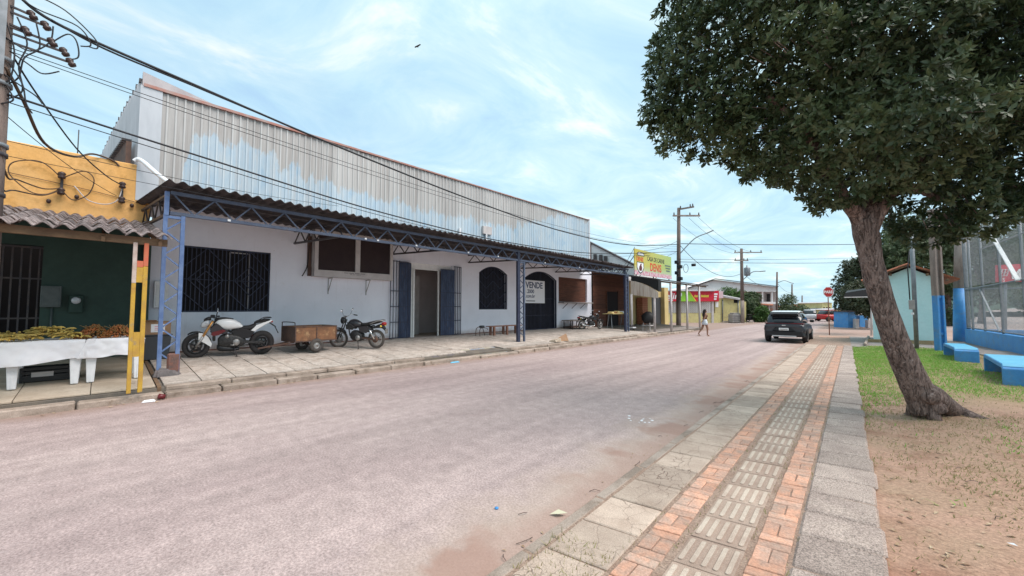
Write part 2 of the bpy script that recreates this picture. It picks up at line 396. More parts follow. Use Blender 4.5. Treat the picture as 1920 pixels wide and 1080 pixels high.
c = T.mix(ridge.outputs[0], T.mix(1.0, c, (.88, .87, .87), 'MULTIPLY'), T.mix(.22, c, (.72, .73, .73)))
L.new(c, B.inputs['Base Color']); B.inputs['Roughness'].default_value = .55; B.inputs['Metallic'].default_value = .0
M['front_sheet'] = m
M['side_sheet'] = mat('pale galvanised sheet', (.56, .59, .63), .5, c2=(.48, .51, .55), scale=3, stretch=(1, 1, .2), rand=.06)
M['red_trim'] = mat('rust red flashing', (.42, .19, .15), .7, c2=(.42, .30, .27), scale=3)
M['old_roof'] = mat('old grey roof sheet', (.40, .37, .38), .8, c2=(.48, .46, .47), scale=2.2, fine=.12)

# park soil: beige, red near the camera, faded straw tint; grass is geometry
m, N, L, B = custom('trodden park soil'); T = NT(N, L); p = T.pos(); x = T.xyz(p)
c = T.mix(T.ramp(T.noise(T.map(p, (.6, 1, 1)), .9, 6, .6), [(.40, 0), (.60, 1)]), (.48, .305, .225), (.42, .285, .20))
c = T.mix(T.ramp(T.noise(p, 2.1, 6, .65), [(.50, 0), (.68, .8)]), c, (.29, .165, .11))
rz = T.math('ADD', T.math('SUBTRACT', 4.2, x[1]), T.math('MULTIPLY', T.math('SUBTRACT', T.noise(p, 1.1, 6, .6), .5), 3.0))
rr = N.new('ShaderNodeMapRange'); L.new(rz, rr.inputs[0]); rr.inputs[1].default_value = -.1; rr.inputs[2].default_value = .9
c = T.mix(T.math('MULTIPLY', rr.outputs[0], .7), c, T.mix(T.noise(p, 5, 6), (.32, .145, .105), (.41, .22, .16)))
gz_ = T.math('ADD', T.math('SUBTRACT', x[1], 10.2), T.math('MULTIPLY', T.math('SUBTRACT', T.noise(p, 1.0, 5, .6), .5), 3.5))
gr = N.new('ShaderNodeMapRange'); L.new(gz_, gr.inputs[0]); gr.inputs[1].default_value = -.2; gr.inputs[2].default_value = 1.2
c = T.mix(T.math('MULTIPLY', gr.outputs[0], .5), c, T.mix(T.noise(p, 3, 5), (.17, .19, .06), (.27, .24, .11)))
c = T.mix(1.0, c, T.ramp(T.noise(T.map(p, (1, 1.6, 1)), 30, 6, .8), [(.33, .6), (.5, 1), (.67, 1.35)]), 'MULTIPLY')
L.new(c, B.inputs['Base Color']); B.inputs['Roughness'].default_value = .95; B.inputs['Specular IOR Level'].default_value = .15
L.new(T.bump(T.noise(p, 26, 7, .7), .8, .03), B.inputs['Normal'])
M['soil'] = m
M['earth'] = mat('pinkish street dust', (.37, .30, .28), .95, c2=(.31, .24, .21), scale=.25, fine=.18, fscale=40, dirt=((.26, .19, .15), .8, .55, .75))

# bark
m, N, L, B = custom('rough grey brown bark'); T = NT(N, L); p = T.pos()
pm = T.map(p, (1, 1, .38))
pl = T.noise(T.map(p, (1, 1, .22)), 30, 4, .6, 1.2)
nb = T.noise(pm, 13, 8, .75, .6)
c = T.mix(T.ramp(nb, [(.33, 0), (.66, 1)]), (.15, .105, .09), (.38, .285, .25))
c = T.mix(T.ramp(T.noise(p, 17, 6, .75), [(.57, 0), (.66, .75)]), c, (.48, .40, .37))
c = T.mix(T.ramp(pl, [(.34, .7), (.45, 0)]), c, (.055, .037, .032))
L.new(c, B.inputs['Base Color']); B.inputs['Roughness'].default_value = .95; B.inputs['Specular IOR Level'].default_value = .15
L.new(T.bump(T.math('ADD', nb, T.math('MULTIPLY', T.ramp(pl, [(.35, 0), (.5, 1)]), .7)), 1.0, .05), B.inputs['Normal'])
M['trunk'] = m

def leafmat(name, c, c2, c3, rough=.42, scale=1.1, tr=.25):
    m, N, L, B = custom(name); T = NT(N, L); p = T.pos()
    col = T.mix(T.ramp(T.noise(p, scale, 4), [(.38, 0), (.62, 1)]), c, c2)
    col = T.mix(T.ramp(T.noise(p, 21, 2), [(.60, 0), (.72, .8)]), col, c3)
    L.new(col, B.inputs['Base Color']); B.inputs['Roughness'].default_value = rough; B.inputs['Specular IOR Level'].default_value = .5
    t = N.new('ShaderNodeBsdfTranslucent'); L.new(col, t.inputs[0])
    mx = N.new('ShaderNodeMixShader'); mx.inputs[0].default_value = tr
    L.new(B.outputs[0], mx.inputs[1]); L.new(t.outputs[0], mx.inputs[2])
    L.new(mx.outputs[0], N['Material Output'].inputs['Surface'])
    return m
M['leaf'] = leafmat('dark glossy leaf', (.044, .070, .028), (.130, .170, .078), (.21, .24, .12), rough=.45)  # pale and dark clumps in the colour stand for lit rosettes and hollows
M['leaf_mid'] = leafmat('mid green leaf', (.06, .095, .04), (.08, .115, .045), (.13, .16, .07), rough=.6)
M['leaf_olive'] = leafmat('olive green leaf', (.07, .08, .042), (.05, .07, .03), (.13, .12, .08), rough=.6)
M['leaf_bright'] = leafmat('bright green leaf', (.08, .17, .03), (.05, .10, .025), (.13, .22, .05), rough=.55)
M['leaf_hill'] = leafmat('hazy hill foliage', (.055, .10, .06), (.08, .125, .075), (.10, .15, .09), rough=.7)
M['grass'] = leafmat('short green grass', (.22, .44, .07), (.29, .48, .10), (.42, .43, .17), rough=.6, scale=1.4, tr=.35)
M['straw'] = leafmat('dry grass', (.36, .30, .15), (.27, .27, .11), (.44, .36, .21), rough=.8, scale=2, tr=.3)

# ------------------------------------------------------------------ mesh helpers
ROOTOFF = {}
def frame_axes(d, up=Vector((0, 0, 1))):
    d = d.normalized()
    a = d.cross(up)
    if a.length < 1e-4: a = d.cross(Vector((1, 0, 0)))
    a.normalize()
    return a, a.cross(d).normalized()
class MB:
    """collects shapes; build() links them as ONE mesh object"""
    def __init__(s): s.v, s.f, s.m, s.s = [], [], [], []
    def add(s, vs, fs, mi=0, smooth=False):
        o = len(s.v)
        s.v.extend(tuple(q) for q in vs)
        for f in fs:
            s.f.append(tuple(i + o for i in f)); s.m.append(mi); s.s.append(smooth)
        return s
    def box(s, x0, x1, y0, y1, z0, z1, mi=0):
        v = [(x, y, z) for z in (z0, z1) for y in (y0, y1) for x in (x0, x1)]
        return s.add(v, [(0, 2, 3, 1), (4, 5, 7, 6), (0, 1, 5, 4), (2, 6, 7, 3), (0, 4, 6, 2), (1, 3, 7, 5)], mi)
    def hexa(s, p, mi=0):
        """8 points: bottom 4 (ccw from above) then top 4"""
        return s.add(p, [(3, 2, 1, 0), (4, 5, 6, 7), (0, 1, 5, 4), (1, 2, 6, 5), (2, 3, 7, 6), (3, 0, 4, 7)], mi)
    def bar(s, p, q, w, h=None, mi=0, up=(0, 0, 1)):
        p, q = Vector(p), Vector(q); h = h or w
        a, b = frame_axes(q - p, Vector(up)); a *= w / 2; b *= h / 2
        v = [e + i * a + j * b for e in (p, q) for i, j in ((-1, -1), (1, -1), (1, 1), (-1, 1))]
        return s.add(v, [(0, 1, 2, 3), (7, 6, 5, 4), (0, 4, 5, 1), (1, 5, 6, 2), (2, 6, 7, 3), (3, 7, 4, 0)], mi)
    def tube(s, pts, r, n=8, mi=0, smooth=True, cap=True):
        pts = [Vector(q) for q in pts]
        rs = r if isinstance(r, (list, tuple)) else [r] * len(pts)
        vs, fs = [], []
        pa = None
        for i, q in enumerate(pts):
            d = (pts[min(i + 1, len(pts) - 1)] - pts[max(i - 1, 0)])
            if d.length < 1e-7: d = Vector((0, 0, 1))
            d.normalize()
            if pa is None: a, b = frame_axes(d)
            else:
                a = pa - d * pa.dot(d)
                if a.length < 1e-5: a, b = frame_axes(d)
                a.normalize()
            b = d.cross(a); pa = a
            for k in range(n):
                t = 2 * pi * k / n
                vs.append(q + (a * cos(t) + b * sin(t)) * rs[i])
        for i in range(len(pts) - 1):
            for k in range(n):
                k2 = (k + 1) % n
                fs.append((i * n + k, i * n + k2, (i + 1) * n + k2, (i + 1) * n + k))
        s.add(vs, fs, mi, smooth)
        if cap:
            o = len(s.v) - len(vs)
            s.f.append(tuple(o + k for k in reversed(range(n)))); s.m.append(mi); s.s.append(False)
            e = o + (len(pts) - 1) * n
            s.f.append(tuple(e + k for k in range(n))); s.m.append(mi); s.s.append(False)
        return s
    def lathe(s, prof, n=20, mi=0, M4=None, smooth=True):
        """profile [(r, z)] turned round z, then moved by M4"""
        vs, fs = [], []
        for r, z in prof:
            for k in range(n):
                t = 2 * pi * k / n
                v = Vector((r * cos(t), r * sin(t), z)); vs.append(M4 @ v if M4 else v)
        for i in range(len(prof) - 1):
            for k in range(n):
                k2 = (k + 1) % n
                fs.append((i * n + k, i * n + k2, (i + 1) * n + k2, (i + 1) * n + k))
        return s.add(vs, fs, mi, smooth)
    def prism(s, poly, fn, d0, d1, mi=0):
        """2-D polygon pushed from d0 to d1; fn(a, b, d) -> point"""
        n = len(poly)
        vs = [fn(a, b, d0) for a, b in poly] + [fn(a, b, d1) for a, b in poly]
        fs = [tuple(reversed(range(n))), tuple(range(n, 2 * n))] + [(i, (i + 1) % n, n + (i + 1) % n, n + i) for i in range(n)]
        return s.add(vs, fs, mi)
    def loft(s, secs, mi=0, smooth=True, caps=True):
        """list of rings of equal length"""
        n = len(secs[0]); vs = [q for r in secs for q in r]; fs = []
        for i in range(len(secs) - 1):
            for k in range(n):
                k2 = (k + 1) % n
                fs.append((i * n + k, i * n + k2, (i + 1) * n + k2, (i + 1) * n + k))
        s.add(vs, fs, mi, smooth)
        if caps:
            o = len(s.v) - len(vs)
            for ring in (range(n), range(len(vs) - n, len(vs))):
                s.f.append(tuple(o + k for k in ring)); s.m.append(mi); s.s.append(smooth)
        return s
    def ball(s, c, r, n=8, mi=0, sc=(1, 1, 1)):
        c = Vector(c); rings = max(4, n // 2 + 1)
        prof = [(r * sin(pi * i / rings), -r * cos(pi * i / rings)) for i in range(rings + 1)]
        M4 = Matrix.Translation(c) @ Matrix.Diagonal((*sc, 1))
        return s.lathe(prof, n, mi, M4)
    def mesh(s, name, mats, off=None, bevel=0.0, seg=1, fixn=True):
        me = bpy.data.meshes.new(name)
        v = s.v
        if off is not None: v = [(a - off[0], b - off[1], c - off[2]) for a, b, c in v]
        me.from_pydata(v, [], s.f)
        for q in (mats if isinstance(mats, (list, tuple)) else [mats]): me.materials.append(q)
        me.polygons.foreach_set('material_index', s.m)
        me.polygons.foreach_set('use_smooth', s.s)
        if bevel or fixn:
            bm = bmesh.new(); bm.from_mesh(me)
            if bevel:
                bmesh.ops.remove_doubles(bm, verts=bm.verts, dist=1e-5)
                ed = [e for e in bm.edges if len(e.link_faces) == 2 and e.calc_face_angle(0) > .5]
                bmesh.ops.bevel(bm, geom=ed, offset=bevel, segments=seg, affect='EDGES', clamp_overlap=True)
            bmesh.ops.recalc_face_normals(bm, faces=bm.faces)
            bm.to_mesh(me); bm.free()
        me.update()
        return me
    def build(s, name, mats, parent=None, bevel=0.0, seg=1, fixn=True, local=False):
        off = None
        if parent is not None and not local:
            top = parent
            while top.parent: top = top.parent
            off = ROOTOFF.get(top.name)
        o = bpy.data.objects.new(name, s.mesh(name, mats, off, bevel, seg, fixn))
        COL.objects.link(o)
        if parent is not None: o.parent = parent
        return o
def piece(name, me, parent=None, loc=(0, 0, 0), rot=(0, 0, 0), sc=(1, 1, 1)):
    """one more object sharing mesh data; loc in world metres, shifted by its root"""
    o = bpy.data.objects.new(name, me); COL.objects.link(o)
    l = Vector(loc)
    if parent is not None:
        top = parent
        while top.parent: top = top.parent
        if top.name in ROOTOFF: l = l - Vector(ROOTOFF[top.name])
        o.parent = parent
    o.location = l; o.rotation_euler = rot; o.scale = sc
    return o
def tag(o, label=None, cat=None, group=None, kind=None):
    if label: o['label'] = label
    if cat: o['category'] = cat
    if group: o['group'] = group
    if kind: o['kind'] = kind
    return o
def thing(name, label, cat, loc=(0, 0, 0), group=None, rz=None):
    """Empty at a thing's base. rz None: parts are given in world metres; else in the thing's own metres."""
    o = bpy.data.objects.new(name, None); COL.objects.link(o)
    o.empty_display_size = .2
    o.location = loc
    if rz is None: ROOTOFF[o.name] = tuple(loc)
    else: o.rotation_euler = (0, 0, rz)
    return tag(o, label, cat, group)
def copy_tree(o, parent=None):
    c = o.copy(); COL.objects.link(c)
    if parent is not None: c.parent = parent
    for ch in list(o.children): copy_tree(ch, c)
    return c
def text(name, s, size, mt, parent, origin, ex, ey, depth=.004, bold=.0, xs=1.0, align='LEFT', shear=0):
    """flat lettering: baseline starts at origin, runs along ex, up is ey (world axes)"""
    cu = bpy.data.curves.new(name, 'FONT'); cu.body = s; cu.size = size; cu.extrude = depth / 2
    cu.offset = bold * size; cu.align_x = align; cu.shear = shear; cu.resolution_u = 3
    t = bpy.data.objects.new(name, cu)
    me = bpy.data.meshes.new_from_object(t)
    bpy.data.objects.remove(t); bpy.data.curves.remove(cu)
    me.name = name
    me.materials.clear(); me.materials.append(mt)
    ex, ey = Vector(ex).normalized(), Vector(ey).normalized(); ez = ex.cross(ey)
    off = Vector((0, 0, 0))
    if parent is not None:
        top = parent
        while top.parent: top = top.parent
        off = Vector(ROOTOFF.get(top.name, (0, 0, 0)))
    Mx = Matrix(((ex.x * xs, ey.x, ez.x, origin[0] - off.x), (ex.y * xs, ey.y, ez.y, origin[1] - off.y), (ex.z * xs, ey.z, ez.z, origin[2] - off.z), (0, 0, 0, 1)))
    me.transform(Mx)
    o = bpy.data.objects.new(name, me); COL.objects.link(o)
    if parent is not None: o.parent = parent
    return o
def P(px, py, d):
    """a place in the world: d metres ahead along the viewing axis, in the direction of (px, py) of the 1920 x 1080 survey photo"""
    v = FW * F_PX + RT * (px - 960) - UP * (py - 540)
    return CAM + v * (d / v.dot(AX))
def G(px, py, z=0.0):
    v = FW * F_PX + RT * (px - 960) - UP * (py - 540)
    return CAM + v * ((z - CAM.z) / v.z)
def zs(x):
    """height of the sloping left pavement"""
    return .2 + .057 * (-10.35 - x)
def sag(p, q, s, n=14):
    p, q = Vector(p), Vector(q)
    return [p.lerp(q, t / n) - Vector((0, 0, 4 * s * (t / n) * (1 - t / n))) for t in range(n + 1)]
def cable(p, q, s=.3, r=.012, label='black overhead cable', mt='cable', n=14, pts=None, name='overhead_cable', group='overhead cables'):
    o = MB().tube(pts or sag(p, q, s, n), r, 5).build(name, M[mt])
    return tag(o, label, 'cable', group)
def smooth_path(pts, n=5):
    """Catmull-Rom through points"""
    pts = [Vector(q) for q in pts]; out = []
    for i in range(len(pts) - 1):
        a, b, c, d = pts[max(i - 1, 0)], pts[i], pts[i + 1], pts[min(i + 2, len(pts) - 1)]
        for k in range(n):
            t = k / n
            out.append(.5 * ((2 * b) + (c - a) * t + (2 * a - 5 * b + 4 * c - d) * t * t + (3 * b - a - 3 * c + d) * t ** 3))
    out.append(pts[-1]); return out
def superring(cx, cy, cz, hw, hh, n=14, e=2.6, axis='x'):
    """rounded cross-section in the plane across axis"""
    r = []
    for k in range(n):
        t = 2 * pi * k / n
        a = math.copysign(abs(cos(t)) ** (2 / e), cos(t)) * hw
        b = math.copysign(abs(sin(t)) ** (2 / e), sin(t)) * hh
        r.append(Vector((cx, cy + a, cz + b)) if axis == 'x' else Vector((cx + a, cy, cz + b)))
    return r

# ------------------------------------------------------------------ ground, road, pavements
g = MB()
g.add([(-900, -300, -.03), (900, -300, -.03), (900, 1500, -.03), (-900, 1500, -.03)], [(0, 1, 2, 3)])
tag(g.build('ground', M['earth']), kind='structure')
g = MB()
pts_l = [(-10.1, -14), (-10.1, 30.5), (-11.2, 33.0)]
g.add([(-10.1, -14, 0), (-1.3, -14, 0), (-1.9, 2, 0), (-2.6, 22, 0), (-2.9, 30.4, 0), (-10.1, 30.4, 0)], [(0, 1, 2, 3, 4, 5)])
g.add([(-60, 34.5, 0), (-10.1, 30.4, 0), (-2.9, 30.4, 0), (-.8, 31.5, 0), (60, 33, 0), (60, 42, 0), (-1.5, 46, 0), (-3, 75, 0), (-11.2, 75, 0), (-11.2, 47.5, 0), (-60, 60, 0)],
      [(0, 1, 2, 3, 4, 5, 6, 7, 8, 9, 10)])
tag(g.build('road', M['road']), kind='structure')

# left kerb stones
bed = MB()
bed.prism([(-10.37, -.02), (-10.37, .165), (-15.2, zs(-15.2) - .035), (-15.2, -.02)], lambda a, b, d: (a, d, b), -12, 33.2)
pav = bed.build('left_pavement', M['grout'])
tag(pav, kind='structure')
rk = random.Random(3)
y = -4.0
while y < 30:
    ln = rk.uniform(.85, 1.2)
    low = 8.6 < y + ln / 2 < 10.9
    top = .085 if low else rk.uniform(.10, .125)
    x1 = -10.08 + rk.uniform(-.02, .025)
    k = MB().box(x1 - .27, x1, y + .012, y + ln - .012, -.02, top)
    o = k.build('kerb_stone', M['kerb'], pav, bevel=.02)
    y += ln
# upper lip between kerb and tiles
y = .95
while y < 24:
    ln = rk.uniform(.7, 1.3)
    if not (6.7 < y + ln / 2 < 11.0):
        MB().box(-10.55, -10.34 + rk.uniform(-.02, .02), y + .006, y + ln - .006, .1, .196 + rk.uniform(-.006, .01)).build('edge_stone', M['kerb'], pav, bevel=.018)
    y += ln
# ramp for wheelchairs
rp = MB().hexa([(-11.35, 8.9, .08), (-10.36, 8.9, .0), (-10.36, 10.7, .0), (-11.35, 10.7, .08), (-11.35, 8.9, .262), (-10.36, 8.9, .10), (-10.36, 10.7, .10), (-11.35, 10.7, .262)])
rp.build('ramp', mat('faded painted ramp', (.42, .38, .30), .9, c2=(.20, .24, .33), scale=2.2, lo=.48, hi=.62, fine=.15), pav)
for yy, w in ((6.75, .22), (7.35, .3), (8.0, .25)):   # broken lumps along the missing edge
    MB().box(-10.62, -10.40, yy, yy + w, .12, .19).build('rubble_lump', M['footing'], pav, bevel=.03)
# floor tiles: the paler grid in front of the white building
slope = math.atan(.057)
tm = MB().box(-.2655, .2655, -.296, .296, -.03, .008).mesh('floor_tile', M['tile'], bevel=.004)
rt_ = random.Random(5); cnt = 0
far_tiles = MB()
for i in range(37):
    for j in range(8):
        xc, yc = -10.83 - j * .545 + .02, 1.24 + i * .608
        if 8.6 < yc < 10.9 and xc > -11.35: continue
        if cnt < 300:
            o = piece('floor_tile', tm, pav, (xc, yc, zs(xc) + rt_.uniform(-.003, .003)), (rt_.uniform(-.004, .004), slope + rt_.uniform(-.004, .004), 0)); cnt += 1
# beige tiles in front of the fruit shop
tb = MB().box(-.432, .432, -.432, .432, -.03, .006).mesh('floor_tile', M['beige_tile'], bevel=.005)
for i in range(4):
    for j in range(5):
        xc, yc = -10.87 - j * .875, .38 - i * .875
        piece('floor_tile', tb, pav, (xc, yc, zs(xc) + .002 + rt_.uniform(-.002, .002)), (0, slope, 0))
MB().prism([(-10.36, .1), (-10.36, .198), (-15, zs(-15) - .004), (-15, .1)], lambda a, b, d: (a, d, b), .835, .895).build('joint_strip', M['wood_beam'], pav)
# bare cement of the pavement beyond the canopy
MB().prism([(-10.38, 0), (-10.38, .19), (-15, .36), (-15, 0)], lambda a, b, d: (a, d, b), 23.75, 33.3).build('cement_apron', M['cement'], pav)

# right pavement: kerb, cement slabs, brick strip, tactile tiles, brick strip, washed slabs
def sx(u, y): return u - .038 * (y - 3)
ANG = .038
rp_bed = MB()
ys = [i * 1.0 for i in range(-6, 32)]
for a, b in zip(ys[:-1], ys[1:]):
    rp_bed.hexa([(sx(-1.92, a), a, -.02), (sx(.0, a) - .012 * (a - 3), a, -.02), (sx(.0, b) - .012 * (b - 3), b, -.02), (sx(-1.92, b), b, -.02),
                 (sx(-1.92, a), a, .051), (sx(.0, a) - .012 * (a - 3), a, .051), (sx(.0, b) - .012 * (b - 3), b, .051), (sx(-1.92, b), b, .051)])
rpav = tag(rp_bed.build('right_pavement', M['joint']), kind='structure')
rq = random.Random(9)
y = -2.0
while y < 22.5:
    ln = rq.uniform(.85, 1.1)
    ya, yb = y + .006, y + ln - .006
    j1, j2 = rq.uniform(-.012, .012), rq.uniform(-.012, .012)
    o = MB().hexa([(sx(-1.935, ya) + j1, ya, -.02), (sx(-1.825, ya) + j1, ya, -.02), (sx(-1.825, yb) + j2, yb, -.02), (sx(-1.935, yb) + j2, yb, -.02),
                   (sx(-1.93, ya) + j1, ya, .052), (sx(-1.825, ya) + j1, ya, .058), (sx(-1.825, yb) + j2, yb, .058), (sx(-1.93, yb) + j2, yb, .052)]).build('kerb_stone', M['kerb'], rpav, bevel=.012)
    y += ln
def skew_slab(u0, u1, ya, yb, sk, z, mt, name, bev=.008, tilt=.003, rnd=0):
    w = u1 - u0
    q = [(sx(u0, ya), ya, .02), (sx(u1, ya), ya + sk * w, .02), (sx(u1, yb), yb + sk * w, .02), (sx(u0, yb), yb, .02)]
    dz = [z + rq.uniform(-tilt, tilt) for _ in range(4)]
    t = [(a, b, dz[i]) for i, (a, b, c) in enumerate(q)]
    return MB().hexa(q + t).build(name, mt, rpav, bevel=bev)
y = -1.2
while y < 22.4:
    ln = .49 if y < 15 else .52
    skew_slab(-1.80, -1.365 + rq.uniform(-.012, .006), y + .009, y + ln - .009, .17, .063, M['slab'], 'slab')
    y += ln
y = -1.0
while y < 23:
    ln = .46 + rq.uniform(-.02, .02)
    w = rq.uniform(-.015, .02)
    skew_slab(-.485, .01 + w - .012 * max(0, y - 3), y + .008, y + ln - .008, .18, .066, M['granite'], 'slab', bev=.022 if y < 9 else .01, tilt=.006)
    y += ln
# basket bricks
def sheared(hx, hy): return MB().hexa([(a, b + a * .17, z) for z in (-.03, 0) for a, b in ((-hx, -hy), (hx, -hy), (hx, hy), (-hx, hy))]).mesh('brick', M['brick'], bevel=.005)
bm_, bm2_ = sheared(.098, .046), sheared(.046, .096)
bcount = 0; rest = MB()
for u in (-1.24, -.60):
    y = .9
    while y < 22.6:
        x0 = sx(u, y)
        for (dx, dy, rot) in ((0, .05, 0), (0, .15, 0), (-.05, .30, 1), (.05, .30, 1)):
            z = .0605 + rq.uniform(-.003, .003); x0 = sx(u, y + dy)
            sk = dx * .17 if rot else 0
            if y < 12.5 and bcount < 300:
                piece('brick', bm2_ if rot else bm_, rpav, (x0 + dx + rq.uniform(-.004, .004), y + dy + sk, z), (rq.uniform(-.02, .02), rq.uniform(-.02, .02), .036 + rq.uniform(-.02, .02))); bcount += 1
            else:
                hx, hy = (.047, .095) if rot else (.097, .047)
                rest.hexa([(x0 + dx + a, y + dy + b + a * .17, .02) for a, b in ((-hx, -hy), (hx, -hy), (hx, hy), (-hx, hy))] +
                          [(x0 + dx + a, y + dy + b + a * .17, z) for a, b in ((-hx, -hy), (hx, -hy), (hx, hy), (-hx, hy))])
        y += .402
tag(rest.build('far_bricks', M['brick'], rpav), kind='stuff')
# tactile tiles
t = MB(); t.box(-.172, .172, -.186, .186, -.03, -.004, 0)
for k in range(5):
    xk = -.138 + k * .069
    ring = [(xk + .019 * cos(a), (.135 if sin(a) > 0 else -.135) + .019 * sin(a)) for a in [i * pi / 6 for i in range(13)][:7] + [pi + i * pi / 6 for i in range(7)]]
    t.prism(ring, lambda a, b, d: (a, b, d), -.006, .003, 1)
t.v = [(a, b + a * .16, c) for a, b, c in t.v]
tmesh = t.mesh('tactile_tile', [M['tactile'], M['tactile_bar']], bevel=.003)
y = 1.0
while y < 22.6:
    piece('tactile_tile', tmesh, rpav, (sx(-.91, y), y, .062 + rq.uniform(-.003, .002)), (rq.uniform(-.006, .006), rq.uniform(-.006, .006), .036 + rq.uniform(-.012, .012)))
    y += .385
# the pavement's far end: plain cement, kerb cuts and a brick patch by the stop sign
MB().hexa([(-2.62, 22.75, .02), (-.2, 22.75, .02), (-.5, 30.9, .02), (-2.85, 30.3, .02), (-2.62, 22.75, .05), (-.2, 22.75, .05), (-.5, 30.9, .05), (-2.85, 30.3, .05)]).build('cement_apron', M['cement'], rpav)
MB().hexa([(-2.65, 28.6, .045), (-1.35, 28.6, .045), (-1.4, 30.3, .045), (-2.75, 30.1, .045), (-2.65, 28.6, .056), (-1.35, 28.6, .056), (-1.4, 30.3, .056), (-2.75, 30.1, .056)]).build('brick_patch', M['brick'], rpav)

# park ground
def park_z(x, y):
    e = sx(.0, y) - .012 * (y - 3)
    t = max(0, min(1, (x - e) / 1.3)); t = t * t * (3 - 2 * t)
    return .018 + .075 * t + (noise.noise((x * 1.3, y * 1.3, 0)) * .02 + noise.noise((x * 5, y * 5, 3)) * .008) * min(1, max(0, (x - e) / .15))
pg = MB(); vs, fs = [], []
nx, ny = 110, 150
for j in range(ny + 1):
    yy = -3 + 26.4 * (j / ny)
    e = sx(.0, yy) - .012 * (yy - 3) - .02
    for i in range(nx + 1):
        xx = e + 14 * (i / nx) ** 1.7
        vs.append((xx, yy, park_z(xx, yy)))
for j in range(ny):
    for i in range(nx):
        a = j * (nx + 1) + i; fs.append((a, a + 1, a + nx + 2, a + nx + 1))
pg.add(vs, fs, 0, True)
tag(pg.build('park_ground', M['soil']), kind='structure')
# cement paths: across behind the lawn, and along the court
pt = MB().box(-.55, .25, 23.42, 30.8, -.02, .075)
pt.hexa([(.25, 23.42, -.02), (8, 23.42, -.02), (8, 31, -.02), (.25, 31, -.02), (.25, 23.42, .078), (8, 23.42, .078), (8, 31, .078), (.25, 31, .078)])
tag(pt.build('park_path', M['cement']), kind='structure')
cp = MB().hexa([(2.3, 23.4, .0), (3.4, 23.4, .0), (5.2, 3, .0), (4.1, 3, .0), (2.3, 23.4, .135), (3.4, 23.4, .135), (5.2, 3, .135), (4.1, 3, .135)])
tag(cp.build('court_path', M['cement']), kind='structure')
for (a, b, c, d) in ((-.60, -.50, 23.5, 30.7),):
    MB().box(a, b, c, d, .06, .17).build('kerb_stone', M['kerb'], rpav, bevel=.02)

# ------------------------------------------------------------------ white commercial building
XW = -14.75
def skewy(x): return (x - XW) * .10           # the end walls are not quite square to the street
wb = thing('commercial_building', 'long white building with barred windows below a tall faded corrugated metal front', 'building', (XW - .1, 12, .45))
def fyz(a, b, d): return (d, a, b)
holes = [(1.62, 3.87, 1.62, 3.58), (8.64, 11.46, .3, 3.72), (13.17, 15.23, 1.66, 3.91), (16.62, 19.7, .3, 3.92), (19.9, 23.2, 2.12, 3.72)]
w = MB()
ycur = .93
for (a, b, c, d) in holes:
    w.box(XW - .22, XW, ycur, a, .2, 4.78)
    if c > .35: w.box(XW - .22, XW, a, b, .2, c)
    w.box(XW - .22, XW, a, b, d, 4.78)
    ycur = b
w.box(XW - .22, XW, ycur, 23.75, .2, 4.78)
for (a, b, z0, z1) in ((13.17, 15.23, 3.55, 3.92), (16.62, 19.7, 3.45, 3.93)):        # spandrels above the segmental arches
    arc = [(a + (b - a) * t / 14, z0 + (z1 - z0) * (1 - (2 * t / 14 - 1) ** 2)) for t in range(15)]
    for t in range(14):
        (p0, q0), (p1, q1) = arc[t], arc[t + 1]
        w.prism([(p0, q0), (p1, q1), (p1, z1 + .01), (p0, z1 + .01)], fyz, XW - .21, XW - .003)
# wall paint: white with rising dirt, bluish lilac of the canopy's shade mixed into the colour
m, N, L, B = custom('white painted front wall'); T = NT(N, L); p = T.pos(); x = T.xyz(p)
c = T.mix(T.ramp(T.noise(p, .9, 6, .6), [(.38, 0), (.65, 1)]), (.84, .845, .92), (.78, .785, .86))
hh = T.math('ADD', T.math('SUBTRACT', x[2], .45), T.math('MULTIPLY', T.math('SUBTRACT', T.noise(p, 2.4, 7, .7), .5), .5))
c = T.mix(T.ramp(hh, [(.0, .8), (.30, .0)]), c, (.40, .33, .29))
c = T.mix(T.ramp(T.noise(p, 3.2, 7, .72), [(.60, 0), (.70, .3)]), c, (.66, .63, .63))
c = T.mix(T.ramp(T.noise(T.map(p, (3, 3, .18)), 2.5, 6, .65), [(.6, 0), (.8, .28)]), c, (.52, .48, .48))
c = T.mix(T.ramp(T.noise(p, 11, 6, .7), [(.66, 0), (.72, .35)]), c, (.5, .45, .42))
L.new(c, B.inputs['Base Color']); B.inputs['Roughness'].default_value = .8; B.inputs['Specular IOR Level'].default_value = .3
L.new(T.bump(T.noise(p, 16, 6), .18), B.inputs['Normal'])
M['front_wall'] = m
w.build('front_wall', M['front_wall'], wb)
for a, b in ((.95, 8.6), (11.5, 16.6), (19.72, 23.7)): MB().box(XW, XW + .03, a, b, .44, .50).build('skirting', M['rust_stain'], wb)
# rooms behind
rm = MB()
rm.box(XW - 2.5, XW - 2.4, 7, 13, .2, 4.2); rm.box(XW - 4.2, XW - .23, 6.9, 7.0, .2, 4.2); rm.box(XW - 4.2, XW - .23, 12.9, 13.0, .2, 4.2)
rm.box(XW - 4.2, XW - .23, 7.0, 12.9, 4.1, 4.2)
rm.build('room', M['room_wall'], wb)
MB().box(XW - 4.2, XW, 7.0, 12.9, .3, .462).build('room_floor', M['beige_tile'], wb)
for (a, b, c, d) in (holes[0], holes[2], holes[3], holes[4]):
    MB().box(XW - .36, XW - .33, a - .3, b + .55, c - .1, d + .3).build('dark_back', M['dark_room'], wb)
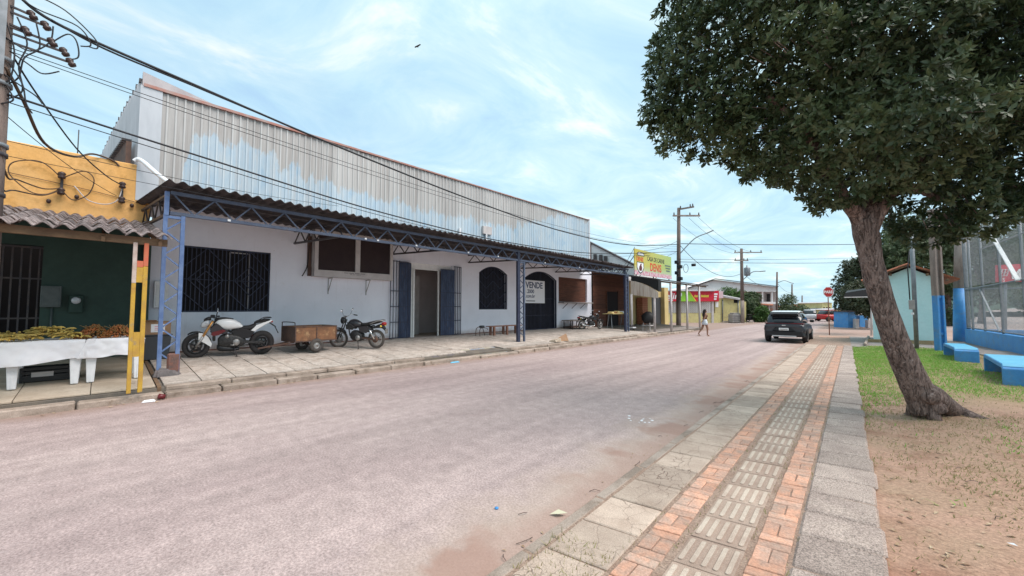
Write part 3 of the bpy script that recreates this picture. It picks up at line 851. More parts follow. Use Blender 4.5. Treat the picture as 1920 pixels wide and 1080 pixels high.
# ---- window with diamond grille
def grille(a, b, c, d, diamonds, name, pitch=.105, top=None):
    gw = thing  # noqa
    f = MB()
    xg = XW - .06
    for (p, q) in (((xg, a, c + .02), (xg, b, c + .02)), ((xg, a + .02, c), (xg, a + .02, top(a) if top else d)), ((xg, b - .02, c), (xg, b - .02, top(b) if top else d))):
        f.bar(p, q, .045)
    if top:
        n = 12
        for k in range(n):
            y0, y1 = a + (b - a) * k / n, a + (b - a) * (k + 1) / n
            f.bar((xg, y0, top(y0) - .02), (xg, y1, top(y1) - .02), .045)
    else: f.bar((xg, a, d - .02), (xg, b, d - .02), .045)
    fr = f.build(name, M['navy'], wb)
    y = a + pitch
    bar0 = MB().box(-.009, .009, -.011, .011, 0, 1).mesh('bar', M['navy'])
    while y < b - .05:
        zt = (top(y) if top else d) - .03
        piece('bar', bar0, fr, (xg - .01, y, c + .03), (0, 0, 0), (1, 1, zt - c - .03))
        y += pitch
    for (p, q) in diamonds:
        MB().bar((xg + .02, *p), (xg + .02, *q), .045, .02).build('brace', M['navy'], fr)
    return fr
mid = 2.6
dm = []
for (cy, hw, hh_) in ((2.18, .43, .47), (3.32, .43, .47)):
    for k in (1, .55):
        dm += [((cy - hw * k, mid), (cy, mid + hh_ * k)), ((cy, mid + hh_ * k), (cy + hw * k, mid)), ((cy + hw * k, mid), (cy, mid - hh_ * k)), ((cy, mid - hh_ * k), (cy - hw * k, mid))]
dm += [((1.64, mid), (3.85, mid)), ((1.64, 2.95), (2.2, 3.55)), ((1.64, 2.22), (2.2, 1.66)), ((2.2, 3.55), (2.75, 2.95)), ((2.2, 1.66), (2.75, 2.22)), ((2.75, 2.95), (3.3, 3.55)), ((2.75, 2.22), (3.3, 1.66)), ((3.3, 3.55), (3.85, 2.95)), ((3.3, 1.66), (3.85, 2.22))]
grille(*holes[0], dm, 'window_grille')
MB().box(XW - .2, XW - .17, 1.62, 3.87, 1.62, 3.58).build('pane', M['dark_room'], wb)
wf = MB()
for yv in (2.78, 3.30): wf.box(XW - .165, XW - .13, yv - .015, yv + .015, 1.64, 3.5)
wf.box(XW - .165, XW - .13, 2.78, 3.30, 3.48, 3.51)
wf.build('window_frame', M['display_frame'], wb)
# arched window
arc1 = lambda y: 3.55 + .36 * (1 - (2 * (y - 13.17) / 2.06 - 1) ** 2)
ch = []
for k in range(4):
    z0 = 1.75 + k * .5
    ch += [((13.2, z0 + .42), (13.7, z0)), ((13.7, z0), (14.2, z0 + .42)), ((14.2, z0 + .42), (14.7, z0)), ((14.7, z0), (15.2, z0 + .42))]
grille(*holes[2], ch, 'arched_window_grille', top=arc1)
# arched gate
arc2 = lambda y: 3.45 + .47 * (1 - (2 * (y - 16.62) / 3.08 - 1) ** 2)
grille(16.62, 19.7, .47, 3.92, [((16.64, 1.3), (19.68, 1.3)), ((16.64, 2.3), (19.68, 2.3)), ((18.15, .5), (18.15, 3.9))], 'arched_gate', pitch=.12, top=arc2)
# far shutter window and its ledge
sh = MB()
for k in range(14): sh.box(XW - .16 + (k % 2) * .008, XW - .13 + (k % 2) * .008, 19.9, 23.2, 2.12 + k * .114, 2.12 + (k + 1) * .114 - .004)
sh.build('roller_shutter', M['brown_wood'], wb)
MB().box(XW, XW + .45, 19.85, 23.25, 2.04, 2.10).build('ledge', M['cement'], wb)
for yy in (20.3, 21.3, 22.3): MB().bar((XW + .02, yy, 1.7), (XW + .42, yy, 2.03), .03).build('ledge_bracket', M['dark_steel'], wb)
# ---- main entrance
en = MB()
en.box(XW - .14, XW - .10, 9.17, 11.5, 3.45, 3.72)
en.build('door_header', M['white'], wb)
for (a, b) in ((9.26, 9.32), (9.36, 9.44), (10.68, 10.74)):
    MB().box(XW - .1, XW - .03, a, b, .46, 3.45).build('door_jamb', M['white'], wb)
MB().box(XW - 1.6, XW - 1.55, 10.25, 10.68, .47, 3.3).build('inner_door', M['display_frame'], wb)
MB().box(XW - .2, XW + .25, 8.25, 11.95, .45, .475).build('threshold', M['cement'], wb)
def bar_leaf(p0, p1, n, z0, z1, rails, nm, pan=None, mt='navy'):
    """a gate leaf between plan points p0 and p1"""
    p0, p1 = Vector(p0), Vector(p1)
    f = MB()
    for z in rails: f.bar((p0.x, p0.y, z), (p1.x, p1.y, z), .03)
    r = f.build(nm, M[mt], wb)
    me = MB().box(-.012, .012, -.012, .012, 0, 1).mesh('bar', M['navy'])
    for k in range(n):
        q = p0.lerp(p1, k / max(1, n - 1))
        piece('bar', me, r, (q.x, q.y, z0), (0, 0, 0), (1, 1, z1 - z0))
    if pan: 
        a, b = p0.lerp(p1, pan[0]), p0.lerp(p1, pan[1])
        MB().bar((a.x, a.y, (z0 + z1) / 2), (b.x, b.y, (z0 + z1) / 2), .02, z1 - z0 - .04).build('panel', M['blue_gate'], r)
    return r
bar_leaf((XW + .08, 8.22), (XW + .08, 8.62), 4, .46, 3.73, (.5, 1.15, 1.8, 2.45, 3.70), 'gate_leaf')
bar_leaf((XW + .06, 8.63), (XW + .22, 8.92), 5, .46, 3.68, (.5, 1.15, 1.8, 2.45, 3.66), 'gate_leaf', (0, 1))
bar_leaf((XW + .23, 8.93), (XW + .03, 9.20), 5, .46, 3.68, (.5, 1.15, 1.8, 2.45, 3.66), 'gate_leaf', (0, 1))
bar_leaf((XW + .05, 10.78), (XW + .16, 11.48), 8, .46, 3.55, (.5, 1.15, 1.8, 2.45, 3.5), 'gate_leaf', (.0, 1))
bar_leaf((XW + .08, 11.52), (XW + .05, 11.96), 5, .46, 3.72, (.5, 1.15, 1.8, 2.45, 3.70), 'gate_leaf')
# ---- display window box with two dark panels
XB = XW + .32
db = MB()
db.box(XW, XB - .02, 5.14, 8.18, 2.86, 2.9); db.box(XW, XB - .02, 5.14, 5.18, 2.9, 4.5); db.box(XW, XB - .02, 8.14, 8.18, 2.9, 4.5); db.box(XW, XB - .02, 5.14, 8.18, 4.5, 4.54)
db.box(XB - .06, XB, 5.14, 8.18, 2.86, 3.10); db.box(XB - .06, XB, 5.14, 8.18, 4.45, 4.54)
for (a, b) in ((5.14, 5.27), (6.62, 6.80), (8.06, 8.18)): db.box(XB - .06, XB, a, b, 3.10, 4.45)
dbo = db.build('display_box', M['display_frame'], wb)
for (a, b) in ((5.27, 6.62), (6.80, 8.06)): MB().box(XB - .09, XB - .055, a - .01, b + .01, 3.09, 4.46).build('dark_panel', M['brown_panel'], dbo)
pr = MB()
for k in range(26):
    if k % 7 != 5: pr.box(XB, XB + .002, 6.20 + k * .031, 6.222 + k * .031, 3.03, 3.055)
for k in range(16):
    if k % 5 != 3: pr.box(XB, XB + .002, 6.42 + k * .026, 6.438 + k * .026, 2.985, 3.002)
pr.build('small_print', M['display_frame'] if 0 else M['bin_grey'], dbo)
MB().tube(smooth_path([(XW + .05, 5.05, 4.5), (XW + .06, 5.02, 3.6), (XW + .08, 4.98, 3.2), (XW + .14, 4.86, 2.95), (XW + .1, 4.82, 2.86)], 4), .018, 6).build('wire', M['cable'], wb)
MB().box(XW, XW + .1, 5.02, 5.12, 2.88, 3.2).box(XW, XW + .07, 5.0, 5.12, 3.2, 4.3).build('conduit', M['ply_dark'], wb)
for yy in (5.75, 7.2):   # two steel brackets below
    bk = MB(); bk.bar((XW + .01, yy, 2.25), (XW + .01, yy, 2.83), .025).bar((XW, yy, 2.83), (XW + .38, yy, 2.83), .03).bar((XW + .02, yy, 2.35), (XW + .34, yy, 2.82), .02)
    bk.build('bracket', M['alloy'], wb)
# ---- corrugated front sheets
prof = []; amp = .028; x0 = 0
for k in range(5):
    y0 = k * .2
    prof += [(0, y0), (0, y0 + .125), (amp, y0 + .142), (amp, y0 + .178), (0, y0 + .195)]
prof.append((0, 1.0)); 
sv, sf = [], []
for (px_, py_) in prof: sv += [(px_, py_, 0), (px_, py_, 1)]
for k in range(len(prof) - 1): sf.append((2 * k, 2 * k + 2, 2 * k + 3, 2 * k + 1))
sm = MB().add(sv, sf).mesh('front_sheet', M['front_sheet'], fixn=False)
rs_ = random.Random(2)
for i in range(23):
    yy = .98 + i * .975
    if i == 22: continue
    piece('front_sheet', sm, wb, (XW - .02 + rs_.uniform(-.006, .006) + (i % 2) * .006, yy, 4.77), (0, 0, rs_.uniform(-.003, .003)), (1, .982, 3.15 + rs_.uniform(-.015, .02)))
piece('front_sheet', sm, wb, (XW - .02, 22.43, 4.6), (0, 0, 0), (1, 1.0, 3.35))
MB().box(XW - .12, XW - .03, .93, 23.45, 4.6, 7.90).build('sheet_backing', M['side_sheet'], wb)
MB().box(XW - .16, XW + .03, .56, 1.02, 4.7, 7.95).build('corner_flashing', M['side_sheet'], wb)
MB().box(XW - .12, XW + .03, 23.42, 23.6, 4.3, 8.0).build('corner_flashing', M['side_sheet'], wb)
MB().hexa([(XW - .2, .62, 7.925), (XW + .06, .62, 7.925), (XW + .06, 23.5, 7.92), (XW - .2, 23.5, 7.92), (XW - .2, .62, 8.0), (XW + .06, .62, 8.0), (XW + .06, 9, 7.985), (XW - .2, 9, 7.985)][:4] +
          [(XW - .2, .62, 8.01), (XW + .06, .62, 8.01), (XW + .06, 23.5, 7.94), (XW - .2, 23.5, 7.94)]).build('red_flashing', M['red_trim'], wb)
# gable wedge of old sheet above the flashing
MB().prism([(.60, 7.99), (2.75, 7.99), (.60, 8.42)], fyz, XW - .34, XW - .16).build('gable_sheet', M['old_roof'], wb)
# roof behind and the corrugated end wall with its curved top
endp = []
for k in range(13):
    t = k / 12
    xx = XW - .15 - t * 13.0
    endp.append((xx, 8.38 - 3.1 * t ** 1.5))
ew = MB()
for k in range(60):
    t0, t1 = k / 60, (k + 1) / 60
    xa, xb = XW - .15 - t0 * 13, XW - .15 - t1 * 13
    za, zb = 8.14 - 1.2 * t0 ** 2, 8.14 - 1.2 * t1 ** 2
    xm = xa + (xb - xa) * .7
    dy = .045
    ya, yb, ym = .60 + skewy(xa), .60 + skewy(xb), .60 + skewy(xm)
    zm = za + (zb - za) * .7
    ew.add([(xa, ya, 3), (xm, ym, 3), (xm, ym, zm), (xa, ya, za)], [(0, 1, 2, 3)])
    ew.add([(xm, ym, 3), (xm - .03, ym - dy, 3), (xm - .03, ym - dy, zm), (xm, ym, zm)], [(0, 1, 2, 3)])
    ew.add([(xm - .03, ym - dy, 3), (xb + .03, yb - dy, 3), (xb + .03, yb - dy, zb), (xm - .03, ym - dy, zm)], [(0, 1, 2, 3)])
    ew.add([(xb + .03, yb - dy, 3), (xb, yb, 3), (xb, yb, zb), (xb + .03, yb - dy, zb)], [(0, 1, 2, 3)])
ew.build('end_wall', M['side_sheet'], wb, fixn=False)
edge = MB()
for k in range(26):
    t = k / 26
    xx = XW - .2 - t * 12.5; zz_ = 8.17 - 1.2 * t ** 2
    edge.box(xx - .17, xx, .55 + skewy(xx), .70 + skewy(xx), zz_ - .05, zz_ + .05)
edge.build('roof_edge', M['dark_steel'], wb)
rfm = MB(); sec = []
for k in range(13):
    t = k / 12; xx = XW - .25 - t * 13.0; zz_ = 7.92 - 1.3 * t ** 2
    sec.append([(xx, .62 + skewy(xx), zz_), (xx, 23.3 + skewy(xx), zz_), (xx, 23.3 + skewy(xx), zz_ - .06), (xx, .62 + skewy(xx), zz_ - .06)])
rfm.loft(sec, smooth=False)
rfm.build('roof', M['old_roof'], wb)
MB().box(XW - 13, XW - .13, 23.35, 23.45, 2, 5.0).build('far_side_wall', M['house_white'], wb)
# small lean-to roof leaning on the end wall
lt = lambda a, b, d: (a, d + .1 * (a - XW), b)
MB().prism([(-14.98, 5.3), (-14.98, 6.36), (-19.0, 6.36), (-19.0, 5.3)], lt, .36, .47).build('lean_to_wall', M['ply_dark'], wb)
for k in range(18):
    xx = -15.0 - k * .22; zz_ = 6.37
    MB().prism([(xx, zz_), (xx - .14, zz_), (xx - .14, zz_ + .07), (xx, zz_ + .06)], lt, .28, .47).build('lean_to_rib', M['dark_steel'], wb)
# white rainwater pipe lying over the parapet
MB().tube(smooth_path([(XW + .1, .50, 5.74), (XW + .15, .58, 5.80), (XW + .35, .70, 5.68), (-13.8, .92, 5.29), (-12.75, 1.20, 4.76)], 6), .055, 12).build('rainwater_pipe', M['plastic_white'], wb)
# junction box on the sheet front
MB().box(XW, XW + .12, 13.35, 13.95, 5.55, 5.95).build('front_lamp_box', M['display_frame'], wb)
MB().box(XW + .03, XW + .12, 13.55, 13.62, 4.9, 5.55).build('front_pipe', M['plastic_white'], wb)
MB().box(XW + .03, XW + .11, 11.8, 11.9, 4.95, 5.6).build('front_pipe', M['plastic_white'], wb)

# things hung on the white building
s = thing('sale_banner', 'white for sale banner with dark lettering hung on the arched gate', 'banner', (XW + .03, 17.6, 2.2))
MB().box(XW + .01, XW + .025, 16.62, 18.46, 2.02, 3.35).build('sheet', M['paper'], s)
yb_, ex_, ez_ = XW + .026, (0, 1, 0), (0, 0, 1)
text('lettering', 'VENDE', .50, M['letter_navy'], s, (yb_, 16.72, 2.90), ex_, ez_, bold=.025, xs=.98)
text('lettering', '.2000', .30, M['letter_navy'], s, (yb_, 16.80, 2.60), ex_, ez_, bold=.025)
text('lettering', '.com.br', .27, M['letter_navy'], s, (yb_, 16.70, 2.34), ex_, ez_, bold=.025)
MB().box(yb_, yb_ + .002, 16.75, 17.55, 2.12, 2.17).build('small_print', M['bin_grey'], s)
# tall white meter cabinet at the wall's left end
s = thing('meter_cabinet', 'white wall cabinet on the white wall left of the window grille', 'cabinet', (XW, 1.2, 1.75))
MB().box(XW + .005, XW + .12, 1.02, 1.33, 1.75, 2.5).build('casing', M['plastic_white'], s, bevel=.015)
MB().box(XW + .12, XW + .128, 1.06, 1.29, 1.80, 2.45).build('door', M['white'], s, bevel=.004)

# ------------------------------------------------------------------ canopy over the pavement
XC = -11.45
cn = thing('canopy', 'long dark corrugated canopy on blue lattice posts and trusses over the tiled pavement', 'canopy', (XC, 12, .26))
# corrugated sheets (4 waves each), rising a little to the wall
def wave_sheet(waves, pitch, ampl, ln, nm, mt, thick=.012, seg=8):
    vs, fs = [], []
    n = waves * seg
    for k in range(n + 1):
        yy = k * pitch / seg; zc = ampl * cos(2 * pi * k / seg)
        for xx in (0, -ln):
            vs.append((xx, yy, zc)); vs.append((xx, yy, zc - thick))
    for k in range(n):
        a, b = 4 * k, 4 * k + 4
        fs += [(a, b, b + 2, a + 2), (a + 1, a + 3, b + 3, b + 1), (a, a + 1, b + 1, b), (a + 2, b + 2, b + 3, a + 3)]
    return MB().add(vs, fs, 0, False).mesh(nm, mt)
ws = wave_sheet(4, .24, .034, 3.85, 'roof_sheet', M['fibre'])
for i in range(23):
    yy = .93 + i * .955
    zf = 4.50 - .0105 * i
    piece('roof_sheet', ws, cn, (-11.06 + rs_.uniform(-.02, .02), yy, zf + (i % 2) * .006 + rs_.uniform(-.012, .012)), (0, .036, .095))
tr = MB().bar((XC, 1.0, 3.86), (XC, 22.75, 3.80), .075).build('bottom_chord', M['chord_blue'], cn)
MB().bar((XC, 1.0, 4.32), (XC, 22.75, 4.14), .075).build('top_chord', M['chord_blue'], cn)
nb_ = 58
for k in range(nb_):
    ya, yb2 = 1.05 + k * .374, 1.05 + (k + 1) * .374
    zb_, zt_ = 3.87 - .0028 * ya, 4.30 - .0082 * ya
    p_, q_ = ((XC, ya, zt_), (XC, yb2, zb_)) if k % 2 == 0 else ((XC, ya, zb_), (XC, yb2, zt_))
    MB().bar(p_, q_, .032, .032).build('brace', M['chord_blue'], cn)
pz = MB()
for yy in (2.05, 5.5, 5.9, 7.3, 9.6, 11.2, 14.3, 17.2): pz.box(XC + .03, XC + .06, yy, yy + .06, 3.84, 3.89)
pz.build('cable_clips', M['plastic_white'], cn)
for xx in (-12.5, -13.6): MB().bar((xx, .9, 4.42 + (XC - xx) * .036), (xx, 22.7, 4.2 + (XC - xx) * .036), .05, .08).build('purlin', M['dark_steel'], cn)
for yy in (1.0, 4.85, 8.6, 12.72, 16.6, 19.8, 22.6):        # trusses back to the wall
    z1 = 4.32 - .008 * yy
    b = MB()
    b.bar((XC, yy, z1), (XW + .02, yy - .28, z1 + .12), .06).bar((XC, yy, 3.86), (XW + .02, yy - .28, 3.98), .06)
    n_ = 8
    for k in range(n_):
        xa = XC + (XW + .05 - XC) * k / n_; xb = XC + (XW + .05 - XC) * (k + 1) / n_
        ya, yb2 = yy - .28 * k / n_, yy - .28 * (k + 1) / n_
        za_, zb_ = (z1 + .12 * k / n_, 3.86 + .12 * (k + 1) / n_) if k % 2 else (3.86 + .12 * k / n_, z1 + .12 * (k + 1) / n_)
        b.bar((xa, ya, za_), (xb, yb2, zb_), .03)
    b.build('cross_truss', M['dark_steel'], cn)
def lattice_post(yc, wide, mt, foot, ztop, n=12, flip=False):
    z0 = zs(XC) - .02
    pr_ = MB().bar((XC, yc - wide / 2, z0), (XC, yc - wide / 2, ztop), .075).build('post_leg', mt, cn)
    MB().bar((XC, yc + wide / 2, z0), (XC, yc + wide / 2, ztop), .075).build('post_leg', mt, cn)
    MB().bar((XC, yc - wide / 2, ztop - .06), (XC, yc + wide / 2, ztop - .06), .06).build('post_cap', mt, cn)
    for k in range(n):
        a = z0 + .25 + (ztop - .35 - z0) * k / n; b2 = z0 + .25 + (ztop - .35 - z0) * (k + 1) / n
        s1 = -1 if k % 2 else 1
        MB().bar((XC, yc + s1 * wide / 2, a), (XC, yc - s1 * wide / 2, b2), .03).build('brace', mt, cn)
    if foot:
        MB().box(XC - .07, XC + .05, yc - .02, yc + wide / 2 + .05, z0, z0 + .5).build('rusty_block', M['rust_stain'], cn, bevel=.03)
        ft = MB().hexa([(XC - .2, yc - .27, z0 - .02), (XC + .19, yc - .25, z0 - .03), (XC + .17, yc + .26, z0 - .03), (XC - .18, yc + .24, z0 - .02), (XC - .13, yc - .16, z0 + .2), (XC + .1, yc - .2, z0 + .22), (XC + .09, yc + .18, z0 + .13), (XC - .1, yc + .15, z0 + .13)])
        ft.build('footing', M['footing'], cn, bevel=.05, seg=2)
lattice_post(1.08, .30, M['steel_blue'], True, 3.83)
MB().box(XC - .05, XC + .05, .90, .98, 3.80, 4.33).build('post_head', M['steel_blue'], cn)
lattice_post(12.72, .34, M['chord_blue'], False, 3.80, n=14)
MB().box(XC - .06, XC + .04, 12.44, 12.60, .24, 4.2).build('post_tube', M['navy'], cn)
lattice_post(22.55, .30, M['chord_blue'], False, 3.78, n=14)
MB().box(XC - .09, XC + .02, 22.28, 22.42, .24, 4.1).build('post_tube', M['navy'], cn)

# ------------------------------------------------------------------ yellow and green fruit shop
ys_ = thing('fruit_shop', 'low shop with an ochre yellow parapet above a dark green wall and barred door', 'shop', (XW, -1, .45))
MB().box(XW - .2, XW + .02, -9, .87, 3.9, 5.68).build('parapet', M['yellow_wall'], ys_, bevel=.02)
gw_ = MB(); gw_.box(XW - .2, XW, -.99, .90, .2, 4.1); gw_.box(XW - .2, XW, -9, -.99, 3.25, 4.1); gw_.box(XW - .2, XW, -9, -2.6, .2, 3.25)
gw_.build('green_wall', M['green_wall'], ys_)
MB().box(XW, XW + .22, .78, .92, .3, 3.6).build('wall_edge', M['green_wall'], ys_)
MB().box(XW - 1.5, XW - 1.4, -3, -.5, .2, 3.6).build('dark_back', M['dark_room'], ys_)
dr_ = MB().bar((XW - .05, -2.6, .55), (XW - .05, -.99, .55), .035).build('barred_door', M['dark_steel'], ys_)
for z in (1.5, 2.45, 3.2): MB().bar((XW - .05, -2.6, z), (XW - .05, -.99, z), .035).build('rail', M['dark_steel'], dr_)
bme = MB().box(-.014, .014, -.014, .014, 0, 1).mesh('bar', M['dark_steel'])
for k in range(12): piece('bar', bme, dr_, (XW - .05, -2.55 + k * .137, .5), (0, 0, 0), (1, 1, 2.72))
# awning of curved tiles: six courses, ten columns and more out of frame to the left
aw_back, aw_front = (XW + .05, 4.08), (-9.85, 3.08)
wt = []
tv, tf = [], []
nn_ = 8
for j in (0, 1):
    for k in range(nn_ + 1):
        t = k / nn_
        tv.append(((-.5 + j) * 1.0, (t - .5) * .232, .042 * cos(2 * pi * (t - .5)) + (.012 if j else 0)))
        tv.append(((-.5 + j) * 1.0, (t - .5) * .232, .042 * cos(2 * pi * (t - .5)) + (.012 if j else 0) - .016))
st = 2 * (nn_ + 1)
for k in range(nn_):
    a = 2 * k
    tf += [(a, a + 2, st + a + 2, st + a), (a + 1, st + a + 1, st + a + 3, a + 3), (st + a, st + a + 2, st + a + 3, st + a + 1), (a, a + 1, a + 3, a + 2)]
tile_me = MB().add(tv, tf).mesh('roof_tile', M['roof_tile'])
dl_ = Vector((aw_front[0] - aw_back[0], 0, aw_front[1] - aw_back[1])); tl = dl_.length; tang = math.atan2(-dl_.z, dl_.x)
nrow = 8
for r_ in range(nrow):
    for c_ in range(19):
        t = (r_ + .5) / nrow
        q = Vector((aw_back[0], 0, aw_back[1])) + dl_ * t
        yy = .80 - c_ * .212 + rs_.uniform(-.012, .012) + skewy(q.x) * .0
        piece('roof_tile', tile_me, ys_, (q.x + rs_.uniform(-.03, .03), yy - (q.x + 9.85) * -.0, q.z + .03 + rs_.uniform(-.012, .012)), (rs_.uniform(-.05, .05), tang + rs_.uniform(-.02, .02), rs_.uniform(-.03, .03)), (tl / nrow * 1.08, 1, 1))
MB().bar((-10.05, -3.4, 3.02), (-10.05, .86, 3.0), .10, .13).build('eave_beam', M['wood_beam'], ys_)
for yy in (-2.4, -1.2, 0.0, .75):
    MB().bar((XW, yy, 3.98), (-9.95, yy, 2.97), .05, .09).build('rafter', M['wood_beam'], ys_)
# twin post with a spacer, painted yellow with red, white and bare patches
p1, p2 = (-10.0, .415), (-10.0, .565)
for (qx, qy, w_, top_m) in ((p1[0], p1[1], .06, 'post_white'), (p2[0], p2[1], .066, 'post_red')):
    zb_ = .19
    MB().box(qx - .03, qx + .03, qy - w_ / 2, qy + w_ / 2, zb_, 2.20 if top_m == 'post_white' else 2.52).build('post', M['post_yellow'], ys_, bevel=.006)
    MB().box(qx - .03, qx + .03, qy - w_ / 2, qy + w_ / 2, 2.203 if top_m == 'post_white' else 2.523, 2.96).build('post_top', M[top_m], ys_, bevel=.006)
for (a, b, mt_) in ((.85, 1.30, 'post_yellow'), (2.22, 2.50, 'post_yellow'), (2.505, 2.62, 'post_red')):
    MB().box(-10.025, -9.975, .446, .531, a, b).build('spacer', M[mt_], ys_)
MB().tube([(XW - .5, -.55, 5.6), (XW - .5, -.55, 6.45)], .012, 5).build('rod', M['dark_steel'], ys_)

# wiring and insulators on the yellow wall
def insulator(y, z, nm_lab):
    t = thing('insulator_rack', nm_lab, 'insulator', (XW + .05, y, z))
    MB().box(XW + .03, XW + .06, y - .025, y + .025, z - .28, z + .28).build('bracket', M['dark_steel'], t)
    for k in (-.2, .2):
        MB().lathe([(0, -.09), (.06, -.09), (.075, -.05), (.045, -.02), (.075, .02), (.06, .06), (0, .09)], 10, 0, Matrix.Translation((XW + .15, y, z + k))).build('insulator', M['porcelain'], t)
        MB().box(XW + .06, XW + .15, y - .012, y + .012, z + k - .012, z + k + .012).build('arm', M['dark_steel'], t)
insulator(-.76, 4.83, 'brown insulator rack with looping cables on the yellow parapet, left of the pair')
insulator(.30, 4.83, 'brown insulator rack on the yellow parapet near its right end')
def wallpath(pts): return smooth_path([(XW + a, b, c) for a, b, c in pts], 6)
tag(MB().tube(wallpath([(.1, -.78, 4.98), (.14, -1.1, 5.27), (.16, -1.5, 5.15), (.16, -1.55, 4.85), (.14, -1.25, 4.52), (.12, -1.0, 4.5), (.1, -.78, 4.68)]), .013, 6).build('cable_loop', M['cable_brown']), 'large brown cable loop left of the left insulator on the yellow wall', 'cable', 'cable loops on the yellow wall')
tag(MB().tube(wallpath([(.1, -.74, 4.98), (.14, -.4, 5.22), (.16, -.22, 5.05), (.15, -.3, 4.65), (.13, -.55, 4.45), (.1, -.72, 4.62)]), .013, 6).build('cable_loop', M['cable_brown']), 'large brown cable loop right of the left insulator on the yellow wall', 'cable', 'cable loops on the yellow wall')
tag(MB().tube(wallpath([(.1, .30, 4.95), (.14, .22, 4.6), (.12, .0, 4.45), (.1, -.3, 4.5), (.08, -.5, 4.75), (.06, -.55, 4.82)]), .012, 6).build('white_cable', M['display_frame']), 'thin whitish cable drooping between the insulators on the yellow wall', 'cable')
tag(MB().tube(wallpath([(.05, -3.5, 5.08), (.05, -.76, 4.83), (.05, .30, 4.68), (.05, .82, 4.58)]), .008, 5).build('wall_wire', M['cable_brown']), 'thin straight wire along the yellow parapet between the insulators', 'cable')
for k_, (yy, zz_) in enumerate(((-.95, 4.35), (-.5, 4.55), (-.92, 4.05), (.5, 4.52))):
    t = tag(MB().ball((XW + .08, yy, zz_), .045, 8, 0, (1, 1, 1.3)).build('cable_connector', M['porcelain']), ('dark cable connector on the yellow wall below the left insulator', 'dark cable connector on the yellow wall right of the left insulator', 'dark cable connector lowest on the yellow wall', 'dark cable connector beside the right insulator')[k_], 'connector', 'cable connectors on the yellow wall')
# meter boxes on the green wall
s = thing('meter_box', 'square grey metal meter box on the green wall beside the barred door', 'meter box', (XW, -.82, 1.76))
MB().box(XW + .003, XW + .16, -.985, -.655, 1.76, 2.28).build('casing', M['meter'], s, bevel=.012)
MB().box(XW + .16, XW + .168, -.95, -.69, 1.80, 2.24).build('lid', M['meter'], s, bevel=.004)
MB().tube([(XW + .04, -.8, .5), (XW + .04, -.8, 1.76)], .02, 8).build('conduit', M['meter'], s)
s = thing('electricity_meter', 'small dark meter with a pale round dial on the green wall', 'meter', (XW, -.4, 1.66))
MB().box(XW + .003, XW + .1, -.53, -.29, 1.62, 2.06).build('casing', M['green_wall'], s, bevel=.015)
MB().lathe([(0, 0), (.085, 0), (.085, .07), (.05, .1), (0, .1)], 16, 0, Matrix.Translation((XW + .1, -.41, 1.93)) @ Matrix.Rotation(pi / 2, 4, 'Y')).build('dial', M['lens'], s)
MB().box(XW + .1, XW + .11, -.46, -.36, 1.90, 1.96).build('display', M['paper'], s)

# ------------------------------------------------------------------ fruit stall
def table(loc, lab, ln, group):
    t = thing('plastic_table', lab, 'table', loc, group)
    x, y, z = loc
    MB().box(x - .42, x + .42, y - ln / 2, y + ln / 2, z + .80, z + .84).build('tabletop', M['plastic_white'], t, bevel=.012)
    for sx_, sy_ in ((-1, -1), (1, -1), (-1, 1), (1, 1)):
        cx_, cy_ = x + sx_ * .34, y + sy_ * (ln / 2 - .095)
        MB().hexa([(cx_ - .045 , cy_ - .05, z), (cx_ + .045, cy_ - .05, z), (cx_ + .045, cy_ + .05, z), (cx_ - .045, cy_ + .05, z),
                   (cx_ - .085, cy_ - .09, z + .8), (cx_ + .085, cy_ - .09, z + .8), (cx_ + .085, cy_ + .09, z + .8), (cx_ - .085, cy_ + .09, z + .8)]).build('leg', M['plastic_white'], t, bevel=.01)
        MB().box(cx_ + .046, cx_ + .066, cy_ - .008, cy_ + .008, z + .02, z + .75).build('leg_rib', M['plastic_white'], t)
    return t
tz = zs(-11.75)
table((-11.75, -.66, tz), 'white plastic table under the cloth carrying bananas, outer legs showing', .94, 'plastic tables of the fruit stall')
table((-11.75, .26, tz), 'white plastic table under the cloth carrying orange palm fruit', .86, 'plastic tables of the fruit stall')
def cloth(y0, y1, zb0, zb1, nm_lab, ph, xf=-11.29):
    zt = tz + .855
    vs, fs = [], []
    nu, nv = 44, 22
    for i in range(nu + 1):
        u = i / nu; yy = y0 + (y1 - y0) * u
        zb_ = zb0 + (zb1 - zb0) * u + .012 * sin(9 * u + ph)
        for j in range(nv + 1):
            v = j / nv
            if v < .55:
                t = v / .55
                vs.append((xf - .92 * (1 - t), yy, zt + .006 * noise.noise((yy * 6, t * 5, ph))))
            else:
                t = (v - .55) / .45
                z = zt - (zt - zb_) * t
                w_ = .075 * t * noise.noise((yy * 3.4 + ph, t * .6, 1)) + .02 * noise.noise((yy * 9, t * 4, ph)) + .014 * t * sin(yy * 17 + ph + 3 * t) + .03 * t
                vs.append((xf + w_ + .006, yy + .012 * t * sin(yy * 9), z))
    for i in range(nu):
        for j in range(nv):
            a = i * (nv + 1) + j; fs.append((a, a + 1, a + nv + 2, a + nv + 1))
    o = MB().add(vs, fs, 0, True).build('tablecloth', M['cloth'])
    return tag(o, nm_lab, 'tablecloth', 'white cloths over the fruit stall')
cloth(-1.55, -.165, .66, .785, 'white cloth drooping low over the banana table', .3)
cloth(-.135, .47, .765, .80, 'white cloth hanging shorter over the palm fruit table', 2.1, -11.28)
MB_ = MB().hexa([(-11.275, -.27, .76), (-11.262, -.27, .76), (-11.262, -.13, .765), (-11.275, -.13, .765), (-11.30, -.14, tz + .86), (-11.262, -.14, tz + .862), (-11.262, -.02, tz + .862), (-11.30, -.02, tz + .86)])
